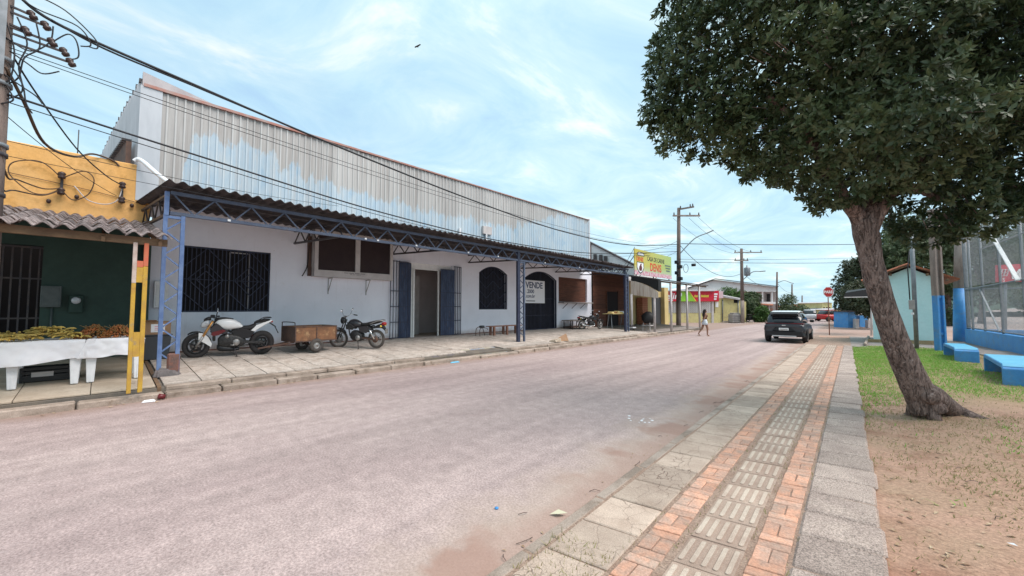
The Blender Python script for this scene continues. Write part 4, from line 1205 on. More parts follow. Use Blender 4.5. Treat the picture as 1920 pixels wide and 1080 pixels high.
o = MB_.build('folded_cloth_end', M['cloth'], bevel=.01); tag(o, 'narrow folded cloth end hanging between the two draped tables', 'cloth')
rb = random.Random(21)
zt = tz + .86
def banana_me(i):
    r = random.Random(i)
    pts = [(0.0, 0, 0), (.05, 0, .012), (.10, 0, .012), (.15, 0, 0), (.19, 0, -.025)]
    return MB().tube(smooth_path(pts, 2), [.006, .012, .018, .02, .021, .021, .019, .013, .004], 6).mesh('banana', M['banana'])
bn = banana_me(1)
labs = ['yellow green banana bunch at the far left of the stall', 'flat banana bunch left of the tall heap', 'banana bunch at the foot of the tall heap', 'tallest yellow banana bunch on the stall', 'banana bunch right of the tallest bunch', 'small browned banana bunch next to the palm fruit', 'rear banana bunch half hidden behind the front ones', 'rear yellow banana bunch behind the tallest bunch', 'front banana bunch hanging at the cloth edge']
for k, (yy, xx, zz_, n_) in enumerate(((-1.32, -11.6, 0, 12), (-1.08, -11.5, 0, 12), (-.88, -11.55, .0, 12), (-.66, -11.62, .08, 16), (-.46, -11.55, .03, 14), (-.28, -11.5, 0, 8), (-1.2, -11.85, .02, 12), (-.75, -11.9, .05, 14), (-1.0, -11.38, .0, 10))):
    t = thing('banana_bunch', labs[k], 'bananas', (xx, yy, zt + zz_), 'banana bunches on the stall', rz=rb.uniform(-.5, .5))
    for q in range(int(n_ * 1.9)):
        a = -1.5 + 3.0 * (q % 8) / 7 + rb.uniform(-.15, .15)
        lay = q // 10
        o = piece('banana', bn, t, (0, 0, 0), (rb.uniform(-.4, .4), rb.uniform(-.15, .12) - .1 * lay, a), (rb.uniform(.72, 1.0),) * 3)
        o.location = (rb.uniform(-.08, .08), rb.uniform(-.10, .10), .03 + .04 * lay + rb.uniform(0, .03))
    MB().tube([(-.04, 0, .05), (.03, 0, .09)], .022, 6).build('stalk', M['stem'], t, local=True)
for k, (yy, xx, rr_, hh_, lab) in enumerate(((-.06, -11.6, .23, .24, 'left heap of orange palm fruit on the white cloth'), (.30, -11.58, .24, .22, 'right heap of orange palm fruit behind the yellow post'), (-.2, -11.5, .12, .08, 'low spill of palm fruit beside the bananas'))):
    b = MB()
    ico = [(0, 0, 1), (.894, 0, .447), (.276, .851, .447), (-.724, .526, .447), (-.724, -.526, .447), (.276, -.851, .447), (.724, .526, -.447), (-.276, .851, -.447), (-.894, 0, -.447), (-.276, -.851, -.447), (.724, -.526, -.447), (0, 0, -1)]
    icf = [(0, 1, 2), (0, 2, 3), (0, 3, 4), (0, 4, 5), (0, 5, 1), (1, 6, 2), (2, 7, 3), (3, 8, 4), (4, 9, 5), (5, 10, 1), (6, 7, 2), (7, 8, 3), (8, 9, 4), (9, 10, 5), (10, 6, 1), (11, 7, 6), (11, 8, 7), (11, 9, 8), (11, 10, 9), (11, 6, 10)]
    for q in range(int(420 * rr_ / .24)):
        a, r_ = rb.uniform(0, 2 * pi), rr_ * math.sqrt(rb.random())
        h_ = hh_ * (1 - (r_ / rr_) ** 2) + .01
        h_ += rb.uniform(-.03, .02)
        s_ = rb.uniform(.014, .021)
        c_ = Vector((xx + r_ * cos(a) * .9, yy + r_ * sin(a), zt + max(.012, h_)))
        b.add([(c_.x + i * s_, c_.y + j * s_, c_.z + l * s_ * 1.1) for i, j, l in ico], icf, 0, True)
    for q in range(9):
        a = rb.uniform(0, 2 * pi)
        c_ = Vector((xx + .1 * cos(a), yy + .12 * sin(a), zt + hh_ * .8))
        b.tube([c_, c_ + Vector((rb.uniform(-.05, .05), rb.uniform(-.12, .12), rb.uniform(.03, .1)))], .006, 4, 1)
    tag(b.build('palm_fruit_heap', [M['palm_fruit'], M['stem']]), lab, 'fruit', 'heaps of palm fruit', 'stuff')
t = thing('crate', 'dark plastic crate with a pale label under the banana table', 'crate', (-12.2, -.66, zs(-12.2)))
b = MB(); z0 = zs(-12.2)
b.box(-12.42, -11.98, -1.0, -.36, z0 + .01, z0 + .04)
for (a0, a1, b0, b1) in ((-12.42, -12.39, -1, -.36), (-12.01, -11.98, -1, -.36), (-12.39, -12.01, -1, -.97), (-12.39, -12.01, -.39, -.36)):
    b.box(a0, a1, b0, b1, z0 + .04, z0 + .13); b.box(a0, a1, b0, b1, z0 + .15, z0 + .21); b.box(a0, a1, b0, b1, z0 + .23, z0 + .28)
for (xx, yy) in ((-12.405, -.985), (-12.405, -.375), (-11.995, -.985), (-11.995, -.375)): b.box(xx - .02, xx + .02, yy - .02, yy + .02, z0, z0 + .28)
b.build('basket', M['black'], t)
MB().box(-11.98, -11.975, -.86, -.58, z0 + .10, z0 + .19).build('label', M['display_frame'], t)
t = tag(MB().hexa([(-11.2, -1.62, 1.55), (-11.05, -1.62, 1.5), (-11.05, -1.21, 1.56), (-11.2, -1.2, 1.58), (-11.16, -1.5, 1.92), (-11.1, -1.5, 1.92), (-11.1, -1.3, 1.86), (-11.16, -1.3, 1.86)]).build('hanging_bag', M['paper'], bevel=.02), 'crumpled white bag hanging above the bananas at the far left', 'bag')
MB().tube([(-11.13, -1.42, 1.9), (-11.15, -1.42, 3.05)], .004, 4).build('string', M['display_frame'], t, local=True)

# bin and carton beside the fruit shop
zz0 = zs(-13.9)
t = thing('rubbish_bin', 'square dark grey bin between the green wall and the blue post', 'bin', (-13.9, 1.0, zz0))
MB().hexa([(-14.12, .80, zz0), (-13.72, .80, zz0), (-13.72, 1.30, zz0), (-14.12, 1.30, zz0), (-14.16, .76, zz0 + .62), (-13.68, .76, zz0 + .62), (-13.68, 1.34, zz0 + .62), (-14.16, 1.34, zz0 + .62)]).build('body', M['bin_grey'], t, bevel=.015)
MB().box(-14.18, -13.66, .74, 1.36, zz0 + .62, zz0 + .65).build('rim', M['bin_grey'], t, bevel=.008)
t = thing('cardboard_carton', 'open brown cardboard carton with a white label on the grey bin', 'carton', (-13.9, 1.05, zz0 + .65))
b = MB(); z1 = zz0 + .652
b.box(-14.12, -13.70, .80, 1.32, z1, z1 + .01)
for q in ((-14.12, -14.11, .80, 1.32), (-13.71, -13.70, .80, 1.32), (-14.11, -13.71, .80, .81), (-14.11, -13.71, 1.31, 1.32)): b.box(*q, z1 + .01, z1 + .34)
b.build('box', M['cardboard'], t)
for q in ([(-13.70, .8, z1 + .34), (-13.69, .8, z1 + .34), (-13.69, 1.05, z1 + .34), (-13.70, 1.05, z1 + .34), (-13.60, .8, z1 + .38), (-13.59, .8, z1 + .38), (-13.59, 1.02, z1 + .38), (-13.60, 1.02, z1 + .38)],
          [(-14.1, 1.31, z1 + .34), (-13.72, 1.31, z1 + .34), (-13.72, 1.32, z1 + .34), (-14.1, 1.32, z1 + .34), (-14.08, 1.46, z1 + .32), (-13.74, 1.46, z1 + .32), (-13.74, 1.47, z1 + .32), (-14.08, 1.47, z1 + .32)]):
    MB().hexa(q).build('flap', M['cardboard'], t)
MB().box(-13.70, -13.696, .93, 1.2, z1 + .06, z1 + .27).build('label', M['paper'], t)
for k in range(3): MB().box(-13.696, -13.694, 1.0, 1.0 + (.12, .08, .14)[k], z1 + .20 - k * .045, z1 + .215 - k * .045).build('print_line', M['letter_pink'], t)

# ------------------------------------------------------------------ motorcycles (own metres: x forward, y left, z up)
def wheel(parent, x, z, r, wd, spokes, tyre='rubber', rim='black', disc=True, steer=0, nm='wheel'):
    M4 = Matrix.Translation((x, 0, z)) @ Matrix.Rotation(steer, 4, 'Z') @ Matrix.Rotation(pi / 2, 4, 'X')
    rt = wd / 2
    prof = [(r - rt + rt * cos(a), rt * sin(a)) for a in [pi * 2 * k / 12 for k in range(13)]]
    wh = MB().lathe(prof, 32, 0, M4).build('wheel', M[tyre], parent, local=True)
    ri = r - 2 * rt
    b = MB().lathe([(ri - .02, -wd * .3), (ri + .012, -wd * .36), (ri + .012, wd * .36), (ri - .02, wd * .3), (ri - .02, -wd * .3)], 32, 0, M4)
    b.build('rim', M[rim], wh, local=True)
    hb = MB().lathe([(.0, -.06), (.035, -.06), (.05, -.03), (.05, .03), (.035, .06), (0, .06)], 14, 0, M4)
    if spokes == 'alloy':
        for k in range(5):
            a = 2 * pi * k / 5 + .3
            for da in (-.13, .13):
                p = M4 @ Vector((.04 * cos(a + da), .04 * sin(a + da), .0)); q = M4 @ Vector((ri * cos(a + da * .75), ri * sin(a + da * .75), 0))
                hb.bar(p, q, .022, .016, 0, up=(0, 1, 0))
    else:
        for k in range(16):
            a = 2 * pi * k / 16
            p = M4 @ Vector((.04 * cos(a), .04 * sin(a), .03 * (-1) ** k)); q = M4 @ Vector((ri * cos(a + .25), ri * sin(a + .25), 0))
            hb.tube([p, q], .004, 4)
    hb.build('hub', M['alloy'] if spokes != 'alloy' else M['black'], wh, local=True)
    if disc:
        MB().lathe([(.06, .075), (.14, .075), (.14, .082), (.06, .082), (.06, .075)], 24, 0, M4).build('brake_disc', M['alloy'], wh, local=True)
    return wh
def loftx(parent, nm, mt, st, n=16, e=2.6, sub=3, **kw):
    """stations (x, z_low, z_high, half_width), smoothed between"""
    pts = []
    for i in range(len(st) - 1):
        a, b, c, d = st[max(i - 1, 0)], st[i], st[i + 1], st[min(i + 2, len(st) - 1)]
        for k in range(sub):
            t = k / sub
            pts.append([.5 * (2 * b[j] + (c[j] - a[j]) * t + (2 * a[j] - 5 * b[j] + 4 * c[j] - d[j]) * t * t + (3 * b[j] - a[j] - 3 * c[j] + d[j]) * t ** 3) for j in range(4)])
    pts.append(list(st[-1]))
    secs = [superring(x, 0, (z0 + z1) / 2, max(.004, hw), max(.004, (z1 - z0) / 2), n, e) for x, z0, z1, hw in pts]
    return MB().loft(secs, 0, True).build(nm, M[mt], parent, local=True)
def side_plate(parent, nm, mt, poly, y0, y1, bev=.008):
    return MB().prism(poly, lambda a, b, d: (a, d, b), y0, y1).build(nm, M[mt], parent, bevel=bev, local=True)
def mirror(parent, p, q, r=.045):
    a = MB().tube([p, q], .007, 6).build('mirror_stalk', M['black'], parent, local=True)
    MB().ball(q, r, 10, 0, (.35, 1.25, .85)).build('mirror', M['mirror'], a, local=True)
def white_bike(loc, rz):
    t = thing('motorcycle', 'white and black street motorcycle with gold front fork, parked under the canopy beside the wall', 'motorcycle', loc, rz=rz)
    wheel(t, .745, .305, .305, .115, 'alloy'); wheel(t, -.76, .315, .315, .15, 'alloy', disc=True)
    for s in (-1, 1):
        f = MB().tube([(.40, s * .085, .90), (.62, s * .085, .50)], .028, 10).build('fork', M['gold'], t, local=True)
        MB().tube([(.60, s * .085, .53), (.745, s * .085, .28)], .032, 10).build('fork_lower', M['alloy'], f, local=True)
    loftx(t, 'front_fender', 'black', [(.93, .56, .60, .05), (.85, .60, .645, .062), (.72, .61, .655, .065), (.58, .545, .60, .065), (.46, .42, .50, .06), (.42, .36, .42, .05)], 10, 3)
    side_plate(t, 'fender_stay', 'bike_white', [(.58, .60), (.70, .62), (.70, .44), (.56, .36), (.42, .26), (.40, .34), (.48, .50)], .062, .078)
    side_plate(t, 'fender_stay', 'bike_white', [(.58, .60), (.70, .62), (.70, .44), (.56, .36), (.42, .26), (.40, .34), (.48, .50)], -.078, -.062)
    loftx(t, 'headlight', 'lens', [(.66, .77, .80, .03), (.64, .74, .86, .085), (.56, .74, .94, .10), (.49, .78, .97, .085)], 12, 2.8)
    loftx(t, 'headlight_cowl', 'black', [(.60, .88, .95, .08), (.52, .90, 1.0, .10), (.44, .92, 1.01, .075)], 12, 2.5)
    loftx(t, 'tank', 'bike_white', [(.36, .78, .86, .05), (.28, .72, .94, .13), (.12, .67, .965, .155), (-.05, .68, .94, .15), (-.2, .70, .86, .12), (-.29, .70, .77, .08)], 18, 2.4)
    loftx(t, 'tank_cover', 'black', [(.37, .84, .96, .045), (.27, .88, .985, .085), (.1, .92, .985, .075), (-.06, .92, .958, .05)], 14, 2.6)
    for s in (-1, 1):
        side_plate(t, 'shroud', 'bike_black', [(.42, .60), (.46, .72), (.33, .86), (.24, .80), (.14, .70), (.02, .66), (.10, .58)], s * .15 - .014, s * .15 + .014, .012)
        side_plate(t, 'red_panel', 'bike_red', [(.44, .58), (.40, .64), (.16, .70), (.10, .66), (.26, .56), (.38, .54)], s * .168 - .006, s * .168 + .006, .005)
        side_plate(t, 'side_cover', 'black', [(-.02, .66), (-.24, .72), (-.58, .62), (-.46, .46), (-.20, .44), (-.06, .52)], s * .12 - .02, s * .12 + .02, .014)
        side_plate(t, 'tail_panel', 'bike_white', [(-.44, .60), (-.60, .78), (-.94, .90), (-1.02, .90), (-.80, .77), (-.62, .66), (-.52, .56)], s * .10 - .014, s * .10 + .014, .01)
        MB().tube([(.02, s * .13, .30), (-.10, s * .20, .30)], .016, 6).build('foot_peg', M['alloy'], t, local=True)
    loftx(t, 'seat', 'black_matt', [(-.20, .70, .76, .08), (-.32, .66, .765, .12), (-.48, .66, .785, .13), (-.60, .72, .85, .11)], 14, 2.8)
    loftx(t, 'pillion_seat', 'black_matt', [(-.56, .80, .86, .09), (-.66, .83, .91, .115), (-.84, .86, .935, .10), (-.95, .89, .93, .05)], 14, 2.8)
    MB().tube(smooth_path([(-.66, .13, .88), (-.80, .14, .96), (-.96, .11, .97), (-.97, 0, .97), (-.96, -.11, .97), (-.80, -.14, .96), (-.66, -.13, .88)], 3), .011, 6).build('grab_rail', M['black'], t, local=True)
    loftx(t, 'engine', 'engine', [(.28, .30, .46, .08), (.18, .24, .56, .15), (-.05, .22, .58, .17), (-.26, .25, .52, .15), (-.36, .30, .44, .1)], 12, 3.5)
    MB().lathe([(0, 0), (.085, 0), (.085, .03), (.06, .05), (0, .05)], 16, 0, Matrix.Translation((-.14, .165, .37)) @ Matrix.Rotation(-pi / 2, 4, 'X')).build('engine_cover', M['alloy'], t, local=True)
    MB().lathe([(0, 0), (.05, 0), (.05, .03), (0, .04)], 14, 0, Matrix.Translation((.07, .15, .52)) @ Matrix.Rotation(-pi / 2, 4, 'X')).build('engine_cover', M['alloy'], t, local=True)
    loftx(t, 'radiator', 'engine', [(.40, .42, .66, .13), (.36, .40, .70, .14), (.33, .42, .68, .13)], 10, 5)
    loftx(t, 'belly_pan', 'black', [(.30, .20, .30, .06), (.22, .14, .30, .12), (-.04, .13, .25, .13), (-.22, .15, .22, .1)], 12, 3)
    MB().tube(smooth_path([(.24, -.06, .36), (.2, -.1, .2), (-.2, -.16, .2), (-.5, -.19, .26)], 4), .024, 8).build('exhaust_pipe', M['alloy'], t, local=True)
    MB().tube([(-.45, -.19, .25), (-.84, -.2, .40)], [.04, .055], 12).build('silencer', M['black'], t, local=True)
    for s in (-1, 1): MB().bar((-.30, s * .1, .36), (-.78, s * .105, .315), .035, .05).build('swingarm', M['black'], t, local=True)
    MB().box(-.78, -.25, .115, .125, .32, .38).build('chain_guard', M['engine'], t, local=True)
    MB().tube([(-.45, 0, .62), (-.60, 0, .40)], .03, 10).build('shock', M['bike_red'], t, local=True)
    MB().bar((-.90, 0, .86), (-1.10, 0, .72), .08, .03).bar((-1.08, 0, .73), (-1.17, 0, .55), .10, .02).build('tail_tidy', M['black'], t, local=True)
    MB().box(-1.02, -.96, -.08, .08, .84, .89).build('tail_light', M['red_lens'], t, bevel=.01, local=True)
    hbar = MB().tube(smooth_path([(.28, .36, .99), (.36, .2, 1.0), (.38, 0, .97), (.36, -.2, 1.0), (.28, -.36, .99)], 4), .012, 7).build('handlebar', M['black'], t, local=True)
    for s in (-1, 1):
        MB().tube([(.30, s * .28, .992), (.26, s * .40, .985)], .019, 8).build('grip', M['rubber'], hbar, local=True)
        mirror(t, (.33, s * .26, 1.0), (.30, s * .34, 1.17))
        MB().ball((.52, s * .17, .86), .03, 8, 0, (1.4, 1, .8)).build('indicator', M['lens'], t, local=True)
    MB().box(.36, .46, -.06, .06, .98, 1.05).build('instrument', M['black'], t, bevel=.012, local=True)
    MB().tube([(-.10, .12, .24), (-.16, .24, .02)], .013, 6).bar((-.19, .24, .0), (-.13, .25, .012), .03).build('kickstand', M['dark_steel'], t, local=True)
    MB().tube([(.30, 0, .98), (.42, 0, .62)], .04, 8).build('steering_head', M['black'], t, local=True)
    MB().tube([(.28, 0, .78), (.0, 0, .62), (-.3, 0, .6)], .03, 8).build('frame', M['black'], t, local=True)
    return t
def black_bike(loc, rz, lab, mini=False, lean=0.0, group='motorcycles parked under the canopy'):
    t = thing('motorcycle', lab, 'motorcycle', loc, group, rz=rz)
    t.rotation_euler = (lean, 0, rz)
    wheel(t, .66, .295, .295, .08, 'wire', tyre='tyre_grey', rim='alloy', steer=.35); wheel(t, -.66, .29, .29, .09, 'wire', tyre='tyre_grey', rim='alloy', disc=False)
    for s in (-1, 1): MB().tube([(.40, s * .08, .88), (.52, s * .08, .60), (.66, s * .08, .295)], .022, 8).build('fork', M['engine'], t, local=True)
    loftx(t, 'front_fender', 'bike_black', [(.92, .45, .49, .05), (.84, .56, .60, .06), (.66, .605, .645, .062), (.50, .55, .60, .06), (.40, .45, .50, .045)], 10, 3)
    MB().ball((.50, 0, .86), .095, 14, 0, (.8, 1, 1)).build('headlight', M['lens'], t, local=True)
    MB().lathe([(0, 0), (.105, 0), (.11, -.05), (.06, -.13), (0, -.14)], 14, 0, Matrix.Translation((.53, 0, .86)) @ Matrix.Rotation(pi / 2, 4, 'Y')).build('headlight_shell', M['black'], t, local=True)
    for s in (-1, 1): MB().ball((.42, s * .055, .97), .045, 10, 0, (1, 1, .6)).build('gauge', M['chrome'], t, local=True)
    loftx(t, 'tank', 'bike_black', [(.30, .72, .80, .05), (.22, .66, .88, .12), (.06, .64, .90, .14), (-.10, .66, .83, .12), (-.18, .68, .76, .08)], 16, 2.3)
    for s in (-1, 1):
        side_plate(t, 'tank_shroud', 'engine', [(.33, .60), (.34, .74), (.20, .78), (.02, .66), (.10, .58)], s * .135 - .01, s * .135 + .01)
        side_plate(t, 'side_cover', 'bike_black', [(-.08, .68), (-.40, .70), (-.54, .62), (-.36, .48), (-.14, .50)], s * .11 - .014, s * .11 + .014)
        MB().tube([(-.42, s * .12, .66), (-.64, s * .12, .30)], .028, 8).build('shock', M['chrome'], t, local=True)
        MB().bar((-.16, s * .09, .33), (-.68, s * .1, .29), .03, .045).build('swingarm', M['rust_steel'], t, local=True)
    loftx(t, 'seat', 'black_matt', [(-.12, .70, .78, .08), (-.28, .68, .785, .12), (-.5, .72, .83, .13), (-.74, .77, .87, .11), (-.86, .81, .86, .06)], 14, 2.8)
    MB().tube(smooth_path([(-.5, .14, .76), (-.78, .15, .86), (-.93, .1, .86), (-.93, -.1, .86), (-.78, -.15, .86), (-.5, -.14, .76)], 3), .014, 7).build('grab_rail', M['alloy'], t, local=True)
    loftx(t, 'engine', 'engine', [(.22, .32, .48, .07), (.12, .24, .56, .12), (-.05, .22, .54, .14), (-.2, .25, .46, .12)], 12, 3.5)
    MB().lathe([(0, 0), (.08, 0), (.08, .03), (.05, .05), (0, .05)], 14, 0, Matrix.Translation((-.08, .14, .34)) @ Matrix.Rotation(-pi / 2, 4, 'X')).build('engine_cover', M['alloy'], t, local=True)
    MB().tube([(.34, 0, .80), (.26, 0, .40), (.1, 0, .26)], .022, 8).tube([(.30, 0, .80), (-.1, 0, .62), (-.6, 0, .7)], .022, 8).build('frame', M['black'], t, local=True)
    MB().tube(smooth_path([(.18, -.06, .42), (.2, -.1, .26), (-.1, -.15, .22), (-.3, -.16, .24), (-.78, -.17, .33)], 4), [.02] * 13 + [.035] * 4, 8).build('exhaust_pipe', M['chrome'], t, local=True)
    loftx(t, 'rear_fender', 'black', [(-.44, .58, .62, .06), (-.66, .62, .70, .07), (-.86, .62, .76, .07), (-.98, .52, .64, .05)], 10, 3)
    loftx(t, 'tail_light', 'red_lens', [(-.86, .72, .80, .06), (-.95, .71, .81, .08), (-1.0, .73, .79, .06)], 10, 3)
    MB().box(-1.02, -1.0, -.1, .1, .46, .60).build('number_plate', M['alloy'], t, local=True)
    for s in (-1, 1):
        MB().tube([(-.88, s * .06, .68), (-.90, s * .2, .70)], .008, 5).ball((-.90, s * .2, .70), .03, 8, 0).build('indicator', M['sign_yellow'], t, local=True)
        mirror(t, (.36, s * .24, 1.02), (.34, s * .36, 1.18), .05)
    hb_ = MB().tube(smooth_path([(.22, .40, .99), (.32, .25, 1.03), (.38, .07, .98), (.38, -.07, .98), (.32, -.25, 1.03), (.22, -.40, .99)], 4), .011, 7).build('handlebar', M['chrome'], t, local=True)
    for s in (-1, 1): MB().tube([(.27, s * .31, 1.01), (.2, s * .42, .98)], .018, 8).build('grip', M['rubber'], hb_, local=True)
    MB().tube([(-.06, .10, .24), (-.14, .24, .0)], .012, 6).bar((-.17, .24, .0), (-.11, .25, .012), .03).build('kickstand', M['dark_steel'], t, local=True)
    MB().lathe([(.0, .0), (.1, .0), (.1, .01), (0, .01)], 14, 0, Matrix.Translation((-.66, .1, .29)) @ Matrix.Rotation(-pi / 2, 4, 'X')).build('sprocket', M['rust_steel'], t, local=True)
    return t
zb1 = zs(-13.48)
o = white_bike((-13.47, 2.58, zb1), math.atan2(-1.5, -.25)); o.rotation_euler = (RAD(-4), 0, o.rotation_euler.z); o['group'] = 'motorcycles parked under the canopy'; o.scale = (1, 1, 1.12)
black_bike((-13.12, 6.15, zs(-13.12)), math.atan2(-.87, -1.08), 'black commuter motorcycle with wire wheels parked right of the plywood cart', lean=RAD(-4)).scale = (1.02, 1, 1.12)
black_bike((-13.45, 21.55, zs(-13.45)), math.atan2(.95, .45), 'black motorcycle parked at the far end of the canopy near the brown planks', lean=RAD(4))

# ------------------------------------------------------------------ plywood hand cart (own metres: x along the drawbar)
def cart(loc, rz):
    t = thing('cargo_trailer', 'brown plywood box trailer on two rubber wheels between the motorcycles', 'trailer', loc, rz=rz)
    L_, W_, z0, z1 = .62, .46, .36, .80
    b = MB().box(-L_, L_, -W_, W_, z0, z0 + .02).build('floor', M['ply_dark'], t, local=True)
    for s in (-1, 1):
        for (a, c) in ((-L_, -.01), (.01, L_)):
            MB().box(a, c, s * W_ - .009, s * W_ + .009, z0 + .02, z1).build('side_panel', M['ply'], t, local=True)
    for s in (-1, 1): MB().box(s * L_ - .009, s * L_ + .009, -W_ + .01, W_ - .01, z0 + .02, z1).build('end_panel', M['ply_dark'], t, local=True)
    f = MB()
    for s in (-1, 1):
        f.bar((-L_ - .02, s * (W_ + .012), z1), (L_ + .02, s * (W_ + .012), z1), .03).bar((-L_ - .02, s * (W_ + .012), z0), (L_ + .02, s * (W_ + .012), z0), .035)
        f.bar((s * (L_ + .01), -W_, z1), (s * (L_ + .01), W_, z1), .03).bar((s * (L_ + .01), -W_, z0), (s * (L_ + .01), W_, z0), .035)
        for x in (-L_ - .01, 0, L_ + .01): f.bar((x, s * (W_ + .014), z0), (x, s * (W_ + .014), z1), .028)
    f.build('frame', M['rust_steel'], t, local=True)
    MB().tube(smooth_path([(L_ + .02, W_ - .02, z1 - .02), (L_ + .02, W_ - .02, z1 + .10), (L_ + .03, W_ - .1, z1 + .14), (L_ + .03, -W_ + .1, z1 + .14), (L_ + .02, -W_ + .02, z1 + .10), (L_ + .02, -W_ + .02, z1 - .02)], 4), .015, 7).build('handle', M['dark_steel'], t, local=True)
    MB().bar((.55, -.2, .33), (1.45, 0, .20), .04).bar((.55, .2, .33), (1.45, 0, .20), .04).build('drawbar', M['rust_steel'], t, local=True)
    MB().bar((0, -W_ - .06, .22), (0, W_ + .06, .22), .035).bar((0, -.3, .22), (0, -.3, .36), .05).bar((0, .3, .22), (0, .3, .36), .05).build('axle', M['rust_steel'], t, local=True)
    for s in (-1, 1):
        M4 = Matrix.Translation((0, s * (W_ + .02), .215)) @ Matrix.Rotation(pi / 2, 4, 'X')
        prof = [(.152 + .062 * cos(a), .058 * sin(a)) for a in [2 * pi * k / 12 for k in range(13)]]
        wh = MB().lathe(prof, 26, 0, M4).build('wheel', M['tyre_grey'], t, local=True)
        MB().lathe([(0, -.03), (.03, -.04), (.06, -.012), (.098, -.012), (.11, -.045), (.112, .045), (.098, .012), (.06, .012), (.03, .04), (0, .03)], 20, 0, M4).build('rim', M['alloy'], wh, local=True)
    return t
cart((-13.29, 4.64, zs(-13.29)), math.atan2(-.995, .10))

# ------------------------------------------------------------------ benches, table and boxes further along the pavement
t = thing('wooden_bench', 'low pinkish brown wooden bench against the white wall under the arched window', 'bench', (-13.85, 13.9, .4))
zb2 = zs(-13.85)
for k in range(3): MB().box(-14.02 + k * .125, -13.91 + k * .125, 12.95, 15.25, zb2 + .42, zb2 + .46).build('seat_plank', M['bench_wood'], t, bevel=.006)
for yy in (13.25, 14.15, 15.05): 
    for xx in (-13.98, -13.72): MB().box(xx - .045, xx + .045, yy - .05, yy + .05, zb2, zb2 + .42).build('leg', M['bench_wood'], t)
t = thing('broken_chair_frame', 'small bent metal frame on the tiles left of the wooden bench', 'frame', (-13.85, 12.55, zb2))
MB().tube(smooth_path([(-13.75, 12.35, zb2), (-13.75, 12.37, zb2 + .36), (-13.75, 12.75, zb2 + .38), (-13.75, 12.85, zb2 + .30)], 4), .016, 6).tube(smooth_path([(-14.05, 12.35, zb2), (-14.05, 12.4, zb2 + .36), (-14.05, 12.75, zb2 + .42), (-14.0, 12.88, zb2)], 4), .016, 6).build('tube_frame', M['rust_steel'], t)
MB().box(-14.0, -13.8, 12.5, 12.72, zb2 + .38, zb2 + .5).build('bundle', M['bin_grey'], t, bevel=.03)
for k, (xx, yy, a, lab) in enumerate(((-10.62, 14.15, .1, 'flattened pale cardboard piece lying at the kerb beyond the middle post'), (-10.6, 14.65, .5, 'brown cardboard piece folded up at the kerb beyond the middle post'))):
    t = thing('cardboard_piece', lab, 'cardboard', (xx, yy, zs(xx)), 'cardboard at the kerb')
    z0 = zs(xx) + .01
    b = MB()
    if k == 0: b.hexa([(xx - .2, yy - .3, z0), (xx + .15, yy - .25, z0), (xx + .12, yy + .2, z0), (xx - .25, yy + .18, z0), (xx - .18, yy - .28, z0 + .06), (xx + .1, yy - .24, z0 + .09), (xx + .1, yy + .18, z0 + .16), (xx - .2, yy + .16, z0 + .12)])
    else: b.hexa([(xx - .02, yy - .22, z0), (xx, yy - .24, z0), (xx + .12, yy + .24, z0), (xx + .10, yy + .26, z0), (xx - .14, yy - .2, z0 + .16), (xx - .12, yy - .22, z0 + .16), (xx, yy + .2, z0 + .34), (xx - .02, yy + .22, z0 + .34)]).box(xx - .3, xx - .05, yy - .2, yy + .2, z0, z0 + .04)
    b.build('sheet', M['cardboard'] if k else M['beige_tile'], t)
z0 = zs(-14.2)
t = thing('low_display_table', 'low grey slab table on thin legs against the white wall near the far motorcycle', 'table', (-14.2, 20.6, z0))
MB().box(-14.6, -13.75, 20.0, 21.6, z0 + .50, z0 + .56).build('tabletop', M['cement'], t)
for yy in (20.1, 20.8, 21.5):
    for xx in (-14.5, -13.85): MB().box(xx - .02, xx + .02, yy - .02, yy + .02, z0, z0 + .5).build('leg', M['dark_steel'], t)
MB().box(-14.55, -13.8, 20.05, 21.55, z0 + .12, z0 + .16).build('lower_shelf', M['rust_steel'], t)
z0 = zs(-13.0)
t = thing('trestle_table', 'folding table with goods on it beside the brown plank shop', 'table', (-13.0, 23.9, z0))
MB().box(-13.4, -12.6, 22.9, 25.1, z0 + .98, z0 + 1.02).build('tabletop', M['cream'], t)
for yy in (23.1, 24.9): MB().bar((-12.7, yy - .2, z0), (-12.9, yy + .05, z0 + .98), .035).bar((-13.3, yy + .2, z0), (-13.0, yy - .05, z0 + .98), .035).build('leg', M['galv'], t)
for k, (yy, h_, mt_) in enumerate(((23.3, .12, 'cream'), (23.7, .1, 'palm_fruit'), (24.1, .16, 'cream'), (24.5, .1, 'banana'), (24.8, .14, 'paper'))):
    o = MB().hexa([(-13.2, yy - .16, z0 + 1.021), (-12.8, yy - .16, z0 + 1.021), (-12.8, yy + .16, z0 + 1.021), (-13.2, yy + .16, z0 + 1.021), (-13.15, yy - .12, z0 + 1.02 + h_), (-12.85, yy - .12, z0 + 1.02 + h_), (-12.85, yy + .12, z0 + 1.02 + h_), (-13.15, yy + .12, z0 + 1.02 + h_)]).build('goods_parcel', M[mt_], bevel=.02)
    tag(o, ('cream parcel at the left end of the folding table by the planks', 'orange fruit tray second from the left on the folding table', 'tall cream parcel in the middle of the folding table', 'yellow fruit tray second from the right on the folding table', 'white parcel at the right end of the folding table')[k], 'goods', 'goods on the folding table')

